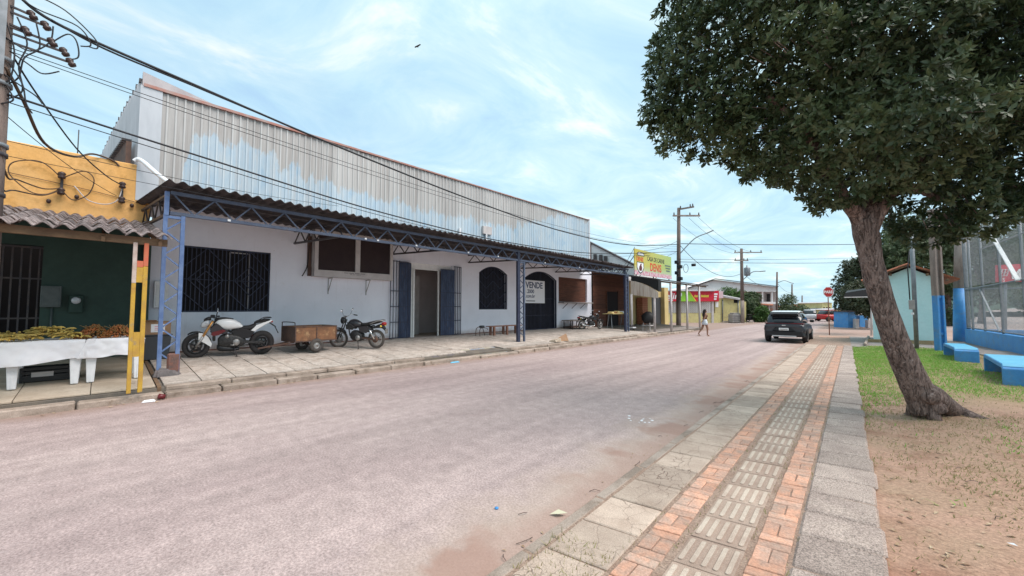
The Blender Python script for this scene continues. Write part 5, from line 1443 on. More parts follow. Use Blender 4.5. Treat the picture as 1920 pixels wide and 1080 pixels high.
# ------------------------------------------------------------------ shops beyond the canopy
bs = thing('plank_shop', 'dark red brown plank shop between the white building and the meat shop', 'shop', (-14.7, 26, .4))
for k in range(12):
    MB().box(-14.72, -14.68 + rs_.uniform(-.012, .012), 23.85, 29.1, .36 + k * .33, .36 + (k + 1) * .33 - .012).build('plank', M['brown_wood'], bs)
MB().box(-15.0, -14.73, 23.85, 29.1, .2, 4.3).build('wall', M['dark_room'], bs)
for yy in (25.6, 27.3): MB().box(-14.675, -14.61, yy, yy + .07, .4, 3.0).build('door_post', M['brown_wood'], bs)
MB().box(-14.675, -14.64, 25.67, 27.3, .4, 2.95).build('dark_door', M['dark_room'], bs)
MB().hexa([(-16.5, 23.9, 4.5), (-13.9, 23.9, 4.15), (-13.9, 29.1, 4.15), (-16.5, 29.1, 4.5), (-16.5, 23.9, 4.55), (-13.9, 23.9, 4.2), (-13.9, 29.1, 4.2), (-16.5, 29.1, 4.55)]).build('roof', M['fibre'], bs)

gh = thing('gable_house', 'whitewashed house with a plain gable and a red brick corner rising behind the canopy', 'house', (-16, 30, 0))
fy = lambda a, b, d: (a, d, b)
MB().prism([(-17.75, 4.3), (-13.9, 4.3), (-13.9, 5.02), (-17.7, 7.3), (-17.75, 7.3)], fy, 28.6, 28.85).build('gable_wall', M['house_white'], gh)
MB().box(-17.75, -15.2, 28.86, 36, 2, 4.9).build('wall', M['house_white'], gh)
for k in range(3): MB().box(-17.7, -14.7, 28.585, 28.597, 4.6 + k * .25, 4.615 + k * .25).build('board_line', M['house_grey'], gh)
MB().box(-18.15, -17.76, 28.5, 29, 2, 7.3).build('brick_corner', M['brick_red'], gh)
MB().hexa([(-18.3, 28.45, 7.52), (-13.6, 28.45, 4.88), (-13.6, 28.95, 4.88), (-18.3, 28.95, 7.52), (-18.3, 28.45, 7.64), (-13.6, 28.45, 5.0), (-13.6, 28.95, 5.0), (-18.3, 28.95, 7.64)]).build('coping', M['fibre'], gh)
MB().box(-17.9, -15.1, 28.9, 36.1, 4.91, 5.0).build('roof', M['fibre'], gh)
for k, (xx, zz_) in enumerate(((-17.3, 5.95), (-16.75, 5.85), (-16.3, 5.7))): MB().box(xx - .11, xx + .11, 28.35, 28.58, zz_ - .55, zz_ + .3).build('wall_unit', M['dark_steel'], gh, bevel=.02)

ms = thing('meat_shop', 'cream butcher shop with a rusty sheet awning end and white pole posts', 'shop', (-14.6, 31, .2))
w = MB(); w.box(-14.9, -14.6, 29.15, 33.3, 0, 3.9); w.box(-14.9, -14.6, 33.3, 35.4, 2.7, 3.9); w.box(-14.95, -14.3, 35.4, 36.3, 0, 3.6)
w.build('wall', M['cream'], ms)
MB().box(-14.85, -14.66, 33.3, 35.4, 0.1, 2.7).build('dark_door', M['bin_grey'], ms)
MB().hexa([(-14.9, 24.4, 4.38), (-10.25, 24.4, 3.52), (-10.25, 34.4, 3.52), (-14.9, 34.4, 4.38), (-14.9, 24.4, 4.45), (-10.25, 24.4, 3.59), (-10.25, 34.4, 3.59), (-14.9, 34.4, 4.45)]).build('awning_roof', M['fibre'], ms)
MB().bar((-10.4, 24.5, 3.47), (-10.4, 34.3, 3.47), .07, .1).build('eave_beam', M['wood_beam'], ms)
for k in range(9):
    xa = -12.12 + k * .208; 
    za = 3.55 - .8 * (k / 9) ** 1.6; zb_ = 3.55 - .8 * ((k + 1) / 9) ** 1.6
    MB().hexa([(xa, 24.40, 2.62 - .03 * k), (xa + .2, 24.40, 2.6 - .03 * k), (xa + .2, 24.42 + .01 * (k % 2), 2.6 - .03 * k), (xa, 24.42 + .01 * (k % 2), 2.62 - .03 * k), (xa, 24.40, za), (xa + .2, 24.40, zb_), (xa + .2, 24.42 + .01 * (k % 2), zb_), (xa, 24.42 + .01 * (k % 2), za)]).build('awning_sheet', M['rust_sheet'], ms)
tv_ = []
for k in range(11):
    t_ = k / 10; xx = -12.1 + 1.85 * t_
    tv_.append([(xx, 24.44, 3.94 - .38 * t_), (xx, 24.9, 3.90 - .4 * t_), (xx, 24.9, 3.50 - .72 * t_ ** 1.6), (xx, 24.44, 3.56 - .78 * t_ ** 1.6)])
MB().loft(tv_, 0, False).build('sagging_tarp', M['dark_cloth'], ms)
for k, (xx, yy) in enumerate(((-12.0, 24.25), (-10.6, 24.6), (-10.35, 26.7), (-10.38, 29.8), (-10.38, 32.5))):
    MB().tube([(xx, yy, zs(xx) - .1), (xx, yy, (2.64 if k == 0 else 3.45))], .075, 10).build('awning_post', M['display_frame'], ms)
for (a, b, c, d, e, f) in ((-14.5, -14.0, 30.2, 31.2, .25, 2.6),):
    bk = MB()
    for k in range(16):
        for j in range(3): bk.box(a + .02 * (k % 2), b, c + j * .34, c + j * .34 + .32, e + k * .147, e + k * .147 + .135)
    tag(bk.build('brick_stack', M['brick_red']), 'stack of bare red bricks beside the cream shop wall', 'bricks')
sn = thing('roof_sign', 'yellow green butcher sign with red and black lettering standing on the awning roof', 'sign', (-12, 28, 4))
m, N, L, B = custom('printed yellow green sign'); T = NT(N, L); p = T.pos(); x = T.xyz(p)
u = T.math('DIVIDE', T.math('SUBTRACT', x[1], 24.8), 6.4)
c = T.mix(T.ramp(u, [(0, 0), (1, 1)]), (.58, .47, .08), (.36, .50, .17))
vv = T.math('DIVIDE', T.math('SUBTRACT', x[2], 4.0), 1.75)
c = T.mix(T.ramp(vv, [(.1, 1), (.42, 0)]), c, (.46, .56, .40))
c = T.mix(T.ramp(T.math('ADD', vv, T.math('MULTIPLY', T.noise(p, 4, 5), .25)), [(.27, 1), (.33, 0)]), c, T.mix(T.ramp(T.noise(p, 5, 4), [(.42, 0), (.58, 1)]), (.62, .22, .30), (.66, .54, .56)))
L.new(c, B.inputs['Base Color']); B.inputs['Roughness'].default_value = .5
MB().box(-12.06, -12.0, 24.8, 31.2, 4.02, 5.78).build('panel', m, sn)
xs_ = -11.997
text('lettering', 'CASA DE CARNE', .46, M['letter_black'], sn, (xs_, 26.75, 5.12), (0, 1, 0), (0, 0, 1), bold=.014, xs=.88)
text('lettering', 'DENIS', .80, M['letter_red'], sn, (xs_, 27.2, 4.42), (0, 1, 0), (0, 0, 1), bold=.02, xs=.92)
text('lettering', 'DENIS', .42, M['letter_red'], sn, (xs_, 25.05, 4.98), (0, 1, 0), (0, 0, 1), bold=.02, xs=.95)
MB().prism([(25.15, 5.36), (26.3, 5.36), (26.3, 5.5), (26.05, 5.62), (25.4, 5.62), (25.15, 5.5)], fyz, xs_ - .002, xs_ + .003).build('emblem', M['letter_black'], sn)
MB().prism([(25.25, 5.40), (26.2, 5.40), (26.2, 5.48), (26.0, 5.57), (25.45, 5.57), (25.25, 5.48)], fyz, xs_ + .003, xs_ + .007).build('emblem_face', M['letter_white'], sn)
MB().prism([(25.1, 4.92), (26.2, 4.92), (26.2, 4.5), (25.95, 4.22), (25.65, 4.10), (25.35, 4.22), (25.1, 4.5)], fyz, xs_ - .002, xs_ + .003).build('shield', M['letter_black'], sn)
MB().prism([(25.18, 4.86), (26.12, 4.86), (26.12, 4.52), (25.9, 4.28), (25.65, 4.18), (25.4, 4.28), (25.18, 4.52)], fyz, xs_ + .003, xs_ + .007).build('shield_face', M['letter_white'], sn)
MB().prism([(25.5, 4.3), (25.85, 4.32), (25.9, 4.55), (25.8, 4.7), (25.86, 4.8), (25.7, 4.82), (25.6, 4.7), (25.48, 4.6), (25.42, 4.42)], fyz, xs_ + .007, xs_ + .01).build('animal_emblem', M['bike_red'], sn)
for k in range(3):
    for j in range(6 - k): MB().box(xs_, xs_ + .003, 29.9 + k * .12 + j * .19, 30.03 + k * .12 + j * .19, 4.95 - k * .2, 5.06 - k * .2).build('small_print', M['letter_navy'], sn)
for yy in (25.2, 28, 30.9): MB().bar((-12.1, yy, 3.9), (-12.1, yy, 5.7), .06).bar((-12.1, yy, 5.5), (-13.2, yy, 4.1), .04).build('sign_strut', M['dark_steel'], sn)

t = thing('covered_grill', 'black plastic covered grill on a pale stand between the white awning posts', 'grill', (-11.3, 25.2, .25))
MB().loft([[Vector((-11.3 + (.28, .36, .40, .38, .42, .3, .12)[k] * cos(a) * (1 + .12 * sin(3 * a + k)), 25.2 + (.34, .42, .45, .40, .34, .26, .1)[k] * sin(a) * (1 + .1 * cos(4 * a)), .72 + k * .13)) for a in [2 * pi * i / 14 for i in range(14)]] for k in range(7)]).build('cover', M['dark_cloth'], t)
for dx, dy in ((-.25, -.3), (.25, -.3), (.25, .3), (-.25, .3)): MB().bar((-11.3 + dx, 25.2 + dy, .22), (-11.3 + dx * .9, 25.2 + dy * .9, .75), .04).build('leg', M['display_frame'], t)
MB().box(-11.6, -11.0, 24.85, 25.55, .55, .6).build('shelf', M['display_frame'], t)
t = thing('folded_stool', 'white and dark folded stool at the foot of the first awning post', 'stool', (-11.9, 24.0, .27))
MB().bar((-11.9, 23.8, .29), (-11.9, 24.3, .62), .05).bar((-11.9, 24.3, .29), (-11.9, 23.85, .62), .05).build('leg', M['dark_steel'], t)
MB().box(-12.0, -11.75, 23.9, 24.35, .42, .48).build('seat', M['paper'], t)

# ------------------------------------------------------------------ corner shop and houses across the junction
def panel(name, mt, parent, px0, px1, py0, py1, d, th=.1, bev=0, py2=None, py3=None):
    """upright slab facing the street corner: its front lies d metres ahead; px/py are survey readings"""
    q = [P(px0, py1, d), P(px1, py1 if py3 is None else py3, d), P(px1, py0 if py2 is None else py2, d), P(px0, py0, d)]
    b = [v + AX * th for v in q]
    return MB().hexa([q[0], q[1], b[1], b[0], q[3], q[2], b[2], b[3]]).build(name, mt, parent, bevel=bev)
cs = thing('corner_shop', 'pale yellow corner shop with a red and green fascia sign above white lattice bars', 'shop', P(1300, 606, 46))
panel('lower_wall', M['pale_yellow'], cs, 1215, 1346, 587, 608, 46, .3)
panel('upper_wall', M['pale_yellow'], cs, 1215, 1352, 549, 566, 46.3, .3)
panel('dark_interior', M['room_wall'], cs, 1215, 1346, 560, 590, 48, .1)
panel('wall_pier', M['display_frame'], cs, 1334.5, 1338.5, 564, 607, 45.9, .3)
panel('wall_pier', M['pale_yellow'], cs, 1341, 1351, 560, 607, 46.05, .3)
panel('notice', M['letter_white'], cs, 1341.5, 1347, 566, 576, 45.98, .03)
fs_ = panel('fascia', M['sign_red'], cs, 1225, 1337.5, 545.5, 565, 45.7, .25)
panel('fascia_green', M['sign_green'], cs, 1277, 1291, 546, 565, 45.66, .03)
q = [P(1291, 565, 45.66), P(1304, 565, 45.66), P(1291, 546, 45.66)]
MB().add(q + [v + AX * .03 for v in q], [(0, 1, 2), (5, 4, 3), (0, 3, 4, 1), (1, 4, 5, 2), (2, 5, 3, 0)]).build('fascia_green', M['sign_green'], cs)
q = [P(1304, 565, 45.64), P(1306, 565, 45.64), P(1292.5, 545.7, 45.64), P(1291, 545.7, 45.64)]
MB().add(q + [v + AX * .03 for v in q], [(0, 1, 2, 3), (7, 6, 5, 4), (0, 4, 5, 1), (1, 5, 6, 2), (2, 6, 7, 3), (3, 7, 4, 0)]).build('fascia_stripe', M['sign_yellow'], cs)
panel('fascia_end', M['sign_red'], cs, 1337.5, 1348, 545, 565, 45.72, .2)
panel('fascia_end', M['pale_sign'], cs, 1348, 1356, 546, 559, 45.9, .2)
for k in range(3): panel('fascia_print', M['letter_white'], cs, 1339, 1345.5 - k, 550 + k * 4.6, 553 + k * 4.6, 45.68, .03)
text('lettering', 'elin!', 1.0, M['letter_white'], cs, P(1247, 560.5, 45.66), RT, (0, 0, 1), bold=.02, shear=.2, xs=1.15)
panel('fascia_print', M['letter_white'], cs, 1250, 1262, 562, 563.7, 45.66, .03)
for k in range(13):
    if k != 5: panel('fascia_print', M['sign_yellow'], cs, 1302 + k * 2.1, 1303.7 + k * 2.1, 553 + (k % 3) * .3, 557.3, 45.66, .03)
lat = MB()
for k in range(22):
    x0_ = 1248 + k * 4.1
    if x0_ < 1331: lat.bar(P(x0_, 587, 45.95), P(x0_, 565, 45.95), .035)
for k in range(-5, 26):
    a0, a1 = 1246 + k * 4.1, 1246 + k * 4.1 + 22
    t0 = max(0, (1249 - a0) / 22); t1 = min(1, (1333 - a0) / 22)
    if t1 > t0: lat.bar(P(a0 + 22 * t0, 567 + 19 * t0, 45.97), P(a0 + 22 * t1, 567 + 19 * t1, 45.97), .05)
lat.build('lattice', M['white'], cs)
MB().hexa([*(P(a, b, d) for a, b, d in ((1225, 546, 45.4), (1340, 546, 45.4), (1345, 546, 54), (1225, 546, 54))), *(P(a, b, d) for a, b, d in ((1225, 544.5, 45.4), (1340, 544.5, 45.4), (1345, 544, 54), (1225, 544, 54)))]).build('roof', M['old_roof'], cs)
ya_ = thing('yellow_annex', 'stained pale yellow side building with a low grey roof right of the corner shop', 'building', P(1370, 604, 48))
panel('wall', M['pale_yellow'], ya_, 1351, 1399, 556, 605, 48, 4, py2=566)
panel('dark_opening', M['dark_room'], ya_, 1376, 1386, 562, 568, 47.97, .05)
MB().hexa([P(1347, 556, 47.7), P(1388, 563, 47.7), P(1388, 563, 53), P(1347, 556, 53), P(1347, 552.5, 47.7), P(1388, 560, 47.7), P(1388, 559, 53), P(1347, 551, 53)]).build('roof', M['old_roof'], ya_)
for k, a in enumerate((1355, 1384)): MB().tube([P(a, 604, 47.9), P(a, 562, 47.9)], .06, 6).build('downpipe', M['galv'], ya_)
th = thing('two_storey_house', 'two storey grey house with a wide white gable and a corner balcony', 'house', P(1400, 600, 62))
q = [P(1290, 547, 62), P(1457, 547, 62), P(1457, 538, 62), P(1341, 524.5, 62), P(1290, 541, 62)]
MB().add(q + [v + AX * 8 for v in q], [(0, 1, 2, 3, 4), (9, 8, 7, 6, 5)] + [(i, (i + 1) % 5, 5 + (i + 1) % 5, 5 + i) for i in range(5)]).build('gable', M['house_white'], th)
for (a, b) in (((1288, 541), (1341, 523.5)), ((1341, 523.5), (1460, 538))):
    MB().hexa([P(*a, 61.3), P(*b, 61.3), P(*b, 71), P(*a, 71), P(a[0], a[1] - 1.5, 61.3), P(b[0], b[1] - 1.5, 61.3), P(b[0], b[1] - 1.5, 71), P(a[0], a[1] - 1.5, 71)]).build('roof', M['fibre'], th)
panel('upper_wall', M['house_grey'], th, 1290, 1434, 547, 572, 62.4, 6)
panel('balcony_back', M['house_grey'], th, 1434, 1456, 547, 572, 64.5, 4)
panel('window', M['dark_room'], th, 1405, 1418, 549, 562, 62.36, .1)
MB().loft([[P(1411.5, 549, d) + RT * (6.5 / 730 * 62) * cos(a) + Vector((0, 0, 1)) * .28 * sin(a) for a in [pi * k / 8 for k in range(9)]] for d in (62.36, 62.5)], 0, False).build('window_arch', M['dark_room'], th)
for a in (1429, 1447, 1455): panel('balcony_column', M['house_white'], th, a, a + 2.2, 547, 568, 62.2, .2)
panel('balcony_rail', M['house_white'], th, 1429, 1457, 566, 570, 62, 1.5)
panel('balcony_door', M['dark_room'], th, 1438, 1444, 551, 567, 64.45, .1)
MB().hexa([P(1385, 569, 60.5), P(1450, 573, 60.5), P(1450, 571, 63), P(1385, 567, 63), P(1385, 567.5, 60.5), P(1450, 571.5, 60.5), P(1450, 569.5, 63), P(1385, 565.5, 63)]).build('lower_roof', M['clay'], th)
panel('lower_wall', M['house_grey'], th, 1385, 1456, 572, 604, 63, 4)
for a in (1418, 1430, 1442): panel('lower_post', M['display_frame'], th, a, a + 1.6, 571, 603, 61, .2)
panel('lower_gate', M['bench_wood'], th, 1441, 1449, 578, 600, 62, .1)
t = thing('water_tank', 'ribbed grey box tank standing at the corner by the yellow annex', 'tank', P(1381, 605, 45.5))
panel('body', M['tank_grey'], t, 1374, 1389, 589, 605.5, 45.2, 1.0, bev=.05)
for k in range(4): panel('rib', M['tank_grey'], t, 1373.6, 1389.4, 590.5 + k * 4, 592 + k * 4, 45.12, .1)
panel('lid', M['tank_grey'], t, 1375, 1388, 586.5, 589, 45.3, .8, bev=.04)
for k, (a, b, d) in enumerate(((1362, 603, 46), (1406, 606, 44))):
    o = MB().hexa([P(a - 8, b + 1, d), P(a + 8, b + 1, d), P(a + 8, b + 1, d + 1), P(a - 8, b + 1, d + 1), P(a - 7, b - 1.2, d), P(a + 6, b - 1, d), P(a + 7, b - 1.5, d + 1), P(a - 6, b - 1.5, d + 1)]).build('rubble_slab', M['slab'])
    tag(o, ('pale broken slab lying left of the ribbed tank', 'pale broken slab lying right of the second pole')[k], 'slab', 'broken slabs at the junction corner')
def far_bike(px, py, d, lab):
    t = thing('motorcycle', lab, 'motorcycle', P(px, py, d), 'motorcycles parked by the bushes')
    c = P(px, py, d)
    for s in (-1, 1):
        M4 = Matrix.Translation(c + RT * (.6 * s) + Vector((0, 0, .3))) @ Matrix.Rotation(math.atan2(RT.y, RT.x), 4, 'Z') @ Matrix.Rotation(pi / 2, 4, 'X')
        MB().lathe([(.26 + .04 * cos(a), .04 * sin(a)) for a in [2 * pi * k / 8 for k in range(9)]], 16, 0, M4).build('wheel', M['rubber'], t)
    MB().bar(c + RT * -.5 + Vector((0, 0, .5)), c + RT * .3 + Vector((0, 0, .5)), .2, .35).build('engine', M['engine'], t, bevel=.05)
    MB().bar(c + RT * -.7 + Vector((0, 0, .85)), c + RT * .1 + Vector((0, 0, .8)), .24, .12).build('seat', M['black_matt'], t, bevel=.03)
    MB().bar(c + RT * .05 + Vector((0, 0, .85)), c + RT * .4 + Vector((0, 0, .85)), .24, .24).build('tank', M['bike_red'], t, bevel=.05)
    MB().tube([c + RT * .6 + Vector((0, 0, .3)), c + RT * .4 + Vector((0, 0, 1.0))], .04, 6).tube([c + RT * .38 + AX * .3 + Vector((0, 0, 1.05)), c + RT * .38 - AX * .3 + Vector((0, 0, 1.05))], .03, 6).build('fork', M['dark_steel'], t)
far_bike(1412, 603, 47.5, 'red and black motorcycle parked under the bushes right of the second pole')
far_bike(1427, 603.5, 47, 'dark motorcycle parked under the bushes behind the grey car')

# far end of the street
def simple_house(px0, px1, pyt, pyb, d, mt, roof, apex, lab, windows=((.2, .35), (.62, .78)), depth=7, cat='house'):
    t = thing('house', lab, cat, P((px0 + px1) / 2, pyb, d), 'houses at the far end of the street')
    panel('wall', M[mt], t, px0, px1, pyt, pyb, d, depth)
    mid_ = (px0 + px1) / 2
    q = [P(px0 - 2, pyt, d - .4), P(px1 + 2, pyt, d - .4), P(mid_, pyt - apex, d - .4)]
    MB().add(q + [v + AX * (depth + .8) for v in q], [(0, 1, 2), (5, 4, 3), (0, 3, 4, 1), (1, 4, 5, 2), (2, 5, 3, 0)]).build('roof', M[roof], t)
    for a, b in windows: panel('window', M['dark_room'], t, px0 + (px1 - px0) * a, px0 + (px1 - px0) * b, pyt + (pyb - pyt) * .25, pyt + (pyb - pyt) * .55, d - .03, .1)
    return t
simple_house(1470, 1489, 580, 604, 70, 'house_white', 'old_roof', 4, 'pale house with a grey gable roof left of the street end')
simple_house(1488, 1506, 578, 604, 90, 'house_white', 'clay', 5, 'white house with a red tiled roof behind the bushes')
simple_house(1519, 1541, 577, 600, 95, 'display_frame', 'clay', 7, 'pale house with a steep red tiled roof above the long white wall')
simple_house(1541, 1560, 568, 600, 84, 'pale_yellow', 'old_roof', 2, 'tall pale yellow house behind the stop sign', ((.15, .3), (.42, .58), (.7, .85)))
simple_house(1556, 1590, 581, 603, 80, 'cream', 'old_roof', 3, 'low cream house with a grey roof right of the stop sign')
simple_house(1500, 1520, 584, 604, 110, 'house_white', 'clay', 4, 'small far house with a red roof at the vanishing point')
lw = thing('street_end_wall', 'long low white wall with a grey sheet roof across the street end', 'wall', P(1545, 604, 60))
panel('wall', M['house_white'], lw, 1509, 1600, 593, 606, 62, .3)
MB().hexa([P(1509, 593, 60.5), P(1600, 593, 60.5), P(1600, 592, 66), P(1509, 592, 66), P(1509, 591, 60.5), P(1600, 591, 60.5), P(1600, 589.5, 66), P(1509, 589.5, 66)]).build('roof', M['old_roof'], lw)
for k in range(4): panel('dark_opening', M['dark_room'], lw, 1522 + k * 14, 1530 + k * 14, 597, 605, 61.95, .1)
def far_car(px, py, d, mt, lab, w_=4.2, face=RT):
    t = thing('parked_car', lab, 'car', P(px, py, d))
    c = P(px, py, d); c.z = 0.02
    f = face.normalized(); s_ = Vector((0, 0, 1)).cross(f)
    def ring(x, hw, z0, z1, e=3): 
        return [c + f * x + s_ * (math.copysign(abs(cos(a)) ** (2 / e), cos(a)) * hw) + Vector((0, 0, (z0 + z1) / 2 + math.copysign(abs(sin(a)) ** (2 / e), sin(a)) * (z1 - z0) / 2)) for a in [2 * pi * k / 14 for k in range(14)]]
    MB().loft([ring(x * w_, hw, z0, z1) for x, hw, z0, z1 in ((-.5, .6, .35, .75), (-.47, .8, .25, .9), (-.2, .86, .2, .95), (.2, .86, .2, .92), (.45, .8, .25, .8), (.5, .6, .35, .65))]).build('body', M[mt], t)
    MB().loft([ring(x * w_, hw, .85, z1, 4) for x, hw, z1 in ((-.42, .5, .95), (-.30, .68, 1.38), (-.05, .70, 1.45), (.12, .68, 1.38), (.28, .5, .95))]).build('cabin', M['glass_dark'], t)
    MB().loft([ring(x * w_, hw, 1.36, z1, 4) for x, hw, z1 in ((-.29, .6, 1.41), (-.05, .62, 1.475), (.10, .6, 1.41))]).build('roof', M[mt], t)
    for x in (-.3, .3):
        for q_ in (-1, 1):
            M4 = Matrix.Translation(c + f * (x * w_) + s_ * (.78 * q_) + Vector((0, 0, .31))) @ s_.to_track_quat('Z', 'Y').to_matrix().to_4x4()
            MB().lathe([(0, -.09), (.2, -.09), (.30, -.07), (.31, 0), (.30, .07), (.2, .09), (0, .09)], 16, 0, M4).build('wheel', M['rubber'], t)
far_car(1558, 605, 50, 'car_red', 'small red car parked at the street end behind the stop sign', 3.2, RT)
far_car(1518, 604, 52, 'car_silver', 'pale silver car parked right of the grey car at the street end', 3.4, RT * .6 + AX)

# ------------------------------------------------------------------ poles
def utility_pole(base, top, r0, r1, lab, arms=(), mt='pole_wood', group='utility poles', white=None):
    t = thing('utility_pole', lab, 'utility pole', base, group)
    b, q = Vector(base), Vector(top)
    if white:
        w_ = b.lerp(q, white)
        MB().tube([b, w_], [r0 + .008, r0 + .004], 12).build('lower_shaft', M['pole_conc'], t)
        MB().tube([w_, q], [r0, r1], 12).build('shaft', M[mt], t)
    else: MB().tube([b, q], [r0, r1], 12).build('shaft', M[mt], t)
    for (z, a0, a1, dirv, th_) in arms:
        c = b.lerp(q, (z - b.z) / (q.z - b.z)); dv = Vector(dirv).normalized()
        arm = MB().bar(c + dv * a0 - AX * .12, c + dv * a1 - AX * .12, th_, th_).build('crossarm', M['pole_conc'], t)
        for s in (a0 + .1, a1 - .1, (a0 + a1) / 2 + .3):
            e = c + dv * s - AX * .12
            MB().lathe([(0, 0), (.045, .0), (.06, .07), (.035, .1), (.055, .15), (.03, .22), (0, .22)], 8, 0, Matrix.Translation(e + Vector((0, 0, th_ / 2)))).build('insulator', M['porcelain'], arm)
    return t
def street_lamp_arm(t, p, tip, mt='galv'):
    p, tip = Vector(p), Vector(tip)
    mid_ = p.lerp(tip, .55) + Vector((0, 0, .35))
    a = MB().tube(smooth_path([p, mid_, tip], 6), .045, 7).build('lamp_arm', M[mt], t)
    d = (tip - mid_).normalized()
    MB().bar(tip - d * .05, tip + d * .55, .2, .1).build('lamp_head', M['galv'], a, bevel=.03)
b1 = (-12.43, 33.6, .1)
pole1 = utility_pole(b1, (-12.2, 33.6, 10.25), .19, .13, 'tall dark utility pole beside the meat shop awning with a curved street lamp', ((9.55, -.55, 1.75, RT, .12), (10.1, 0, 1.2, RT * .8 - AX * .8, .12)), white=.23)
street_lamp_arm(pole1, (-12.25, 33.5, 6.2), P(1326, 437, 32.5))
for k, z in enumerate((5.6, 5.2, 4.7, 4.2)):
    MB().box(-12.5 + (k % 2) * .2, -12.2 + (k % 2) * .25, 33.15, 33.5, z - .15, z + .12).build('junction_box', M['black'], pole1, bevel=.02)
MB().tube([P(1286 + 5 * cos(a) * .9, 503 + 8 * sin(a), 32.8) for a in [2 * pi * k / 12 for k in range(13)]], .02, 5).build('cable_coil', M['cable'], pole1)
tr_ = MB().lathe([(0, 0), (.12, 0), (.12, .3), (0, .3)], 10, 0, Matrix.Translation(P(1297, 497, 32.5)) @ Matrix.Rotation(pi / 2, 4, 'Y')); tag(tr_.build('cable_joint_box', M['black']), 'black cable joint hanging on the wires right of the tall pole', 'cable joint')
b2 = G(1392.5, 605.5, 0)
pole2 = utility_pole(b2, (b2.x + .1, b2.y, 8.6), .20, .15, 'second utility pole with a grey transformer in front of the yellow annex', ((8.15, -.9, 2.3, RT, .1), (7.2, -.9, .7, RT, .1)), white=.3)
MB().lathe([(0, 0), (.3, 0), (.34, .1), (.34, .85), (.28, .95), (.1, 1.0), (.05, 1.25), (0, 1.25)], 14, 0, Matrix.Translation(P(1401, 517, 45.6))).build('transformer', M['galv'], pole2)
street_lamp_arm(pole2, P(1394, 524, 45.8), P(1425, 509, 45))
p3 = P(1456, 592, 62.0)
pole3 = utility_pole((p3.x, p3.y, -.2), P(1457, 510, 62), .17, .12, 'slim dark pole at the corner of the two storey house', ())
street_lamp_arm(pole3, P(1457, 531, 62), P(1481, 529.5, 61))
p4 = P(1485, 600, 75); utility_pole((p4.x, p4.y, -.2), P(1485, 533, 75), .17, .12, 'distant utility pole right of the slim corner pole', ())
p5 = P(1504, 600, 100); utility_pole((p5.x, p5.y, -.2), P(1504, 554, 100), .18, .13, 'farthest small utility pole near the vanishing point', ())
# pole at the left edge
pole0 = utility_pole((-10.15, -1.29, .1), (-10.25, -1.325, 8.2), .20, .165, 'weathered pole at the left edge of the street wrapped in cables', ())
MB().bar((-10.02, -1.24, 5.45), (-10.06, -1.25, 8.1), .09, .09).build('cable_duct', M['galv'], pole0)
for z in (3.55, 4.2, 4.35, 5.35, 5.75): MB().lathe([(.186, -.03), (.20, -.03), (.20, .03), (.186, .03), (.186, -.03)], 14, 0, Matrix.Translation((-10.2, -1.305, z))).build('band', M['galv'] if z > 4.3 else M['dark_steel'], pole0)
for k, (z, y_) in enumerate(((6.65, -.95), (6.55, -.8), (6.35, -1.0), (6.3, -.72), (6.2, -.58), (6.05, -.5))):
    a = MB().bar((-10.15, -1.25, z + .03), (-10.12, y_, z - .03), .03, .03).build('bracket_arm', M['dark_steel'], pole0)
    MB().lathe([(0, -.06), (.045, -.06), (.055, -.02), (.035, 0), (.055, .03), (.04, .07), (0, .07)], 10, 0, Matrix.Translation((-10.12, y_, z - .03)) @ Matrix.Rotation(.5, 4, 'X')).build('insulator', M['porcelain'], a)

# ------------------------------------------------------------------ cables
A0 = Vector((-10.15, -1.2, 6.78))
cable(None, None, pts=smooth_path([(-10.12, -1.1, 6.86), (-10.15, -.6, 6.62), (-10.3, 1.2, 6.42), (-10.6, 4.2, 6.15), (-11, 9.5, 5.78), (-11.4, 16, 5.55), (-11.9, 24, 5.9), (-12.2, 33.4, 7.1)], 8), r=.026, label='thick twisted black cable across the metal front, topmost of the street cables')
cable(None, None, pts=smooth_path([(-10.12, -.75, 6.66), (-10.2, -.1, 6.50), (-10.3, 1.2, 6.39), (-10.45, 2.6, 6.28)], 6), r=.018, label='second strand twisting under the topmost street cable near the left pole')
cable(None, None, pts=smooth_path([(-10.15, -1.2, 5.20), (-10.4, 1.2, 4.98), (-10.9, 6, 4.62), (-11.3, 12, 4.50), (-11.7, 20, 4.9), (-12.25, 33.4, 6.5)], 8), r=.02, label='double black cable running along just above the canopy edge')
cable(None, None, pts=smooth_path([(-10.15, -1.2, 5.08), (-10.4, 1.2, 4.86), (-10.9, 6, 4.52), (-11.3, 12, 4.42), (-11.7, 20, 4.75), (-12.25, 33.4, 6.3)], 8), r=.009, label='thin wire just below the double cable above the canopy')
cable((-10.15, -1.2, 5.98), (-12.2, 33.4, 6.9), .75, .007, 'thin upper wire crossing the metal front below the thick cable', n=24)
cable((-10.15, -1.2, 5.92), (-12.2, 33.4, 6.7), .8, .007, 'thin lower twin wire crossing the metal front below the thick cable', n=24)
cable((-10.15, -1.25, 4.45), (-14.6, 6.0, 5.55), .12, .006, 'hair thin wire slanting over the yellow parapet to the metal front')
cable((-10.15, -1.25, 4.2), (-14.65, 18.0, 5.3), .2, .005, 'hair thin wire low across the metal front')
cable(None, None, pts=smooth_path([(-10.1, -1.18, 5.62), (-10.3, -1.0, 5.2), (-11.0, -.8, 4.75), (-12.5, -.5, 5.0), (-14.5, -.25, 5.68), (-14.7, .1, 5.66), (-14.72, .22, 5.55)], 7), r=.024, label='thick dark service cable sweeping from the left pole to the top of the yellow parapet', mt='cable_brown')
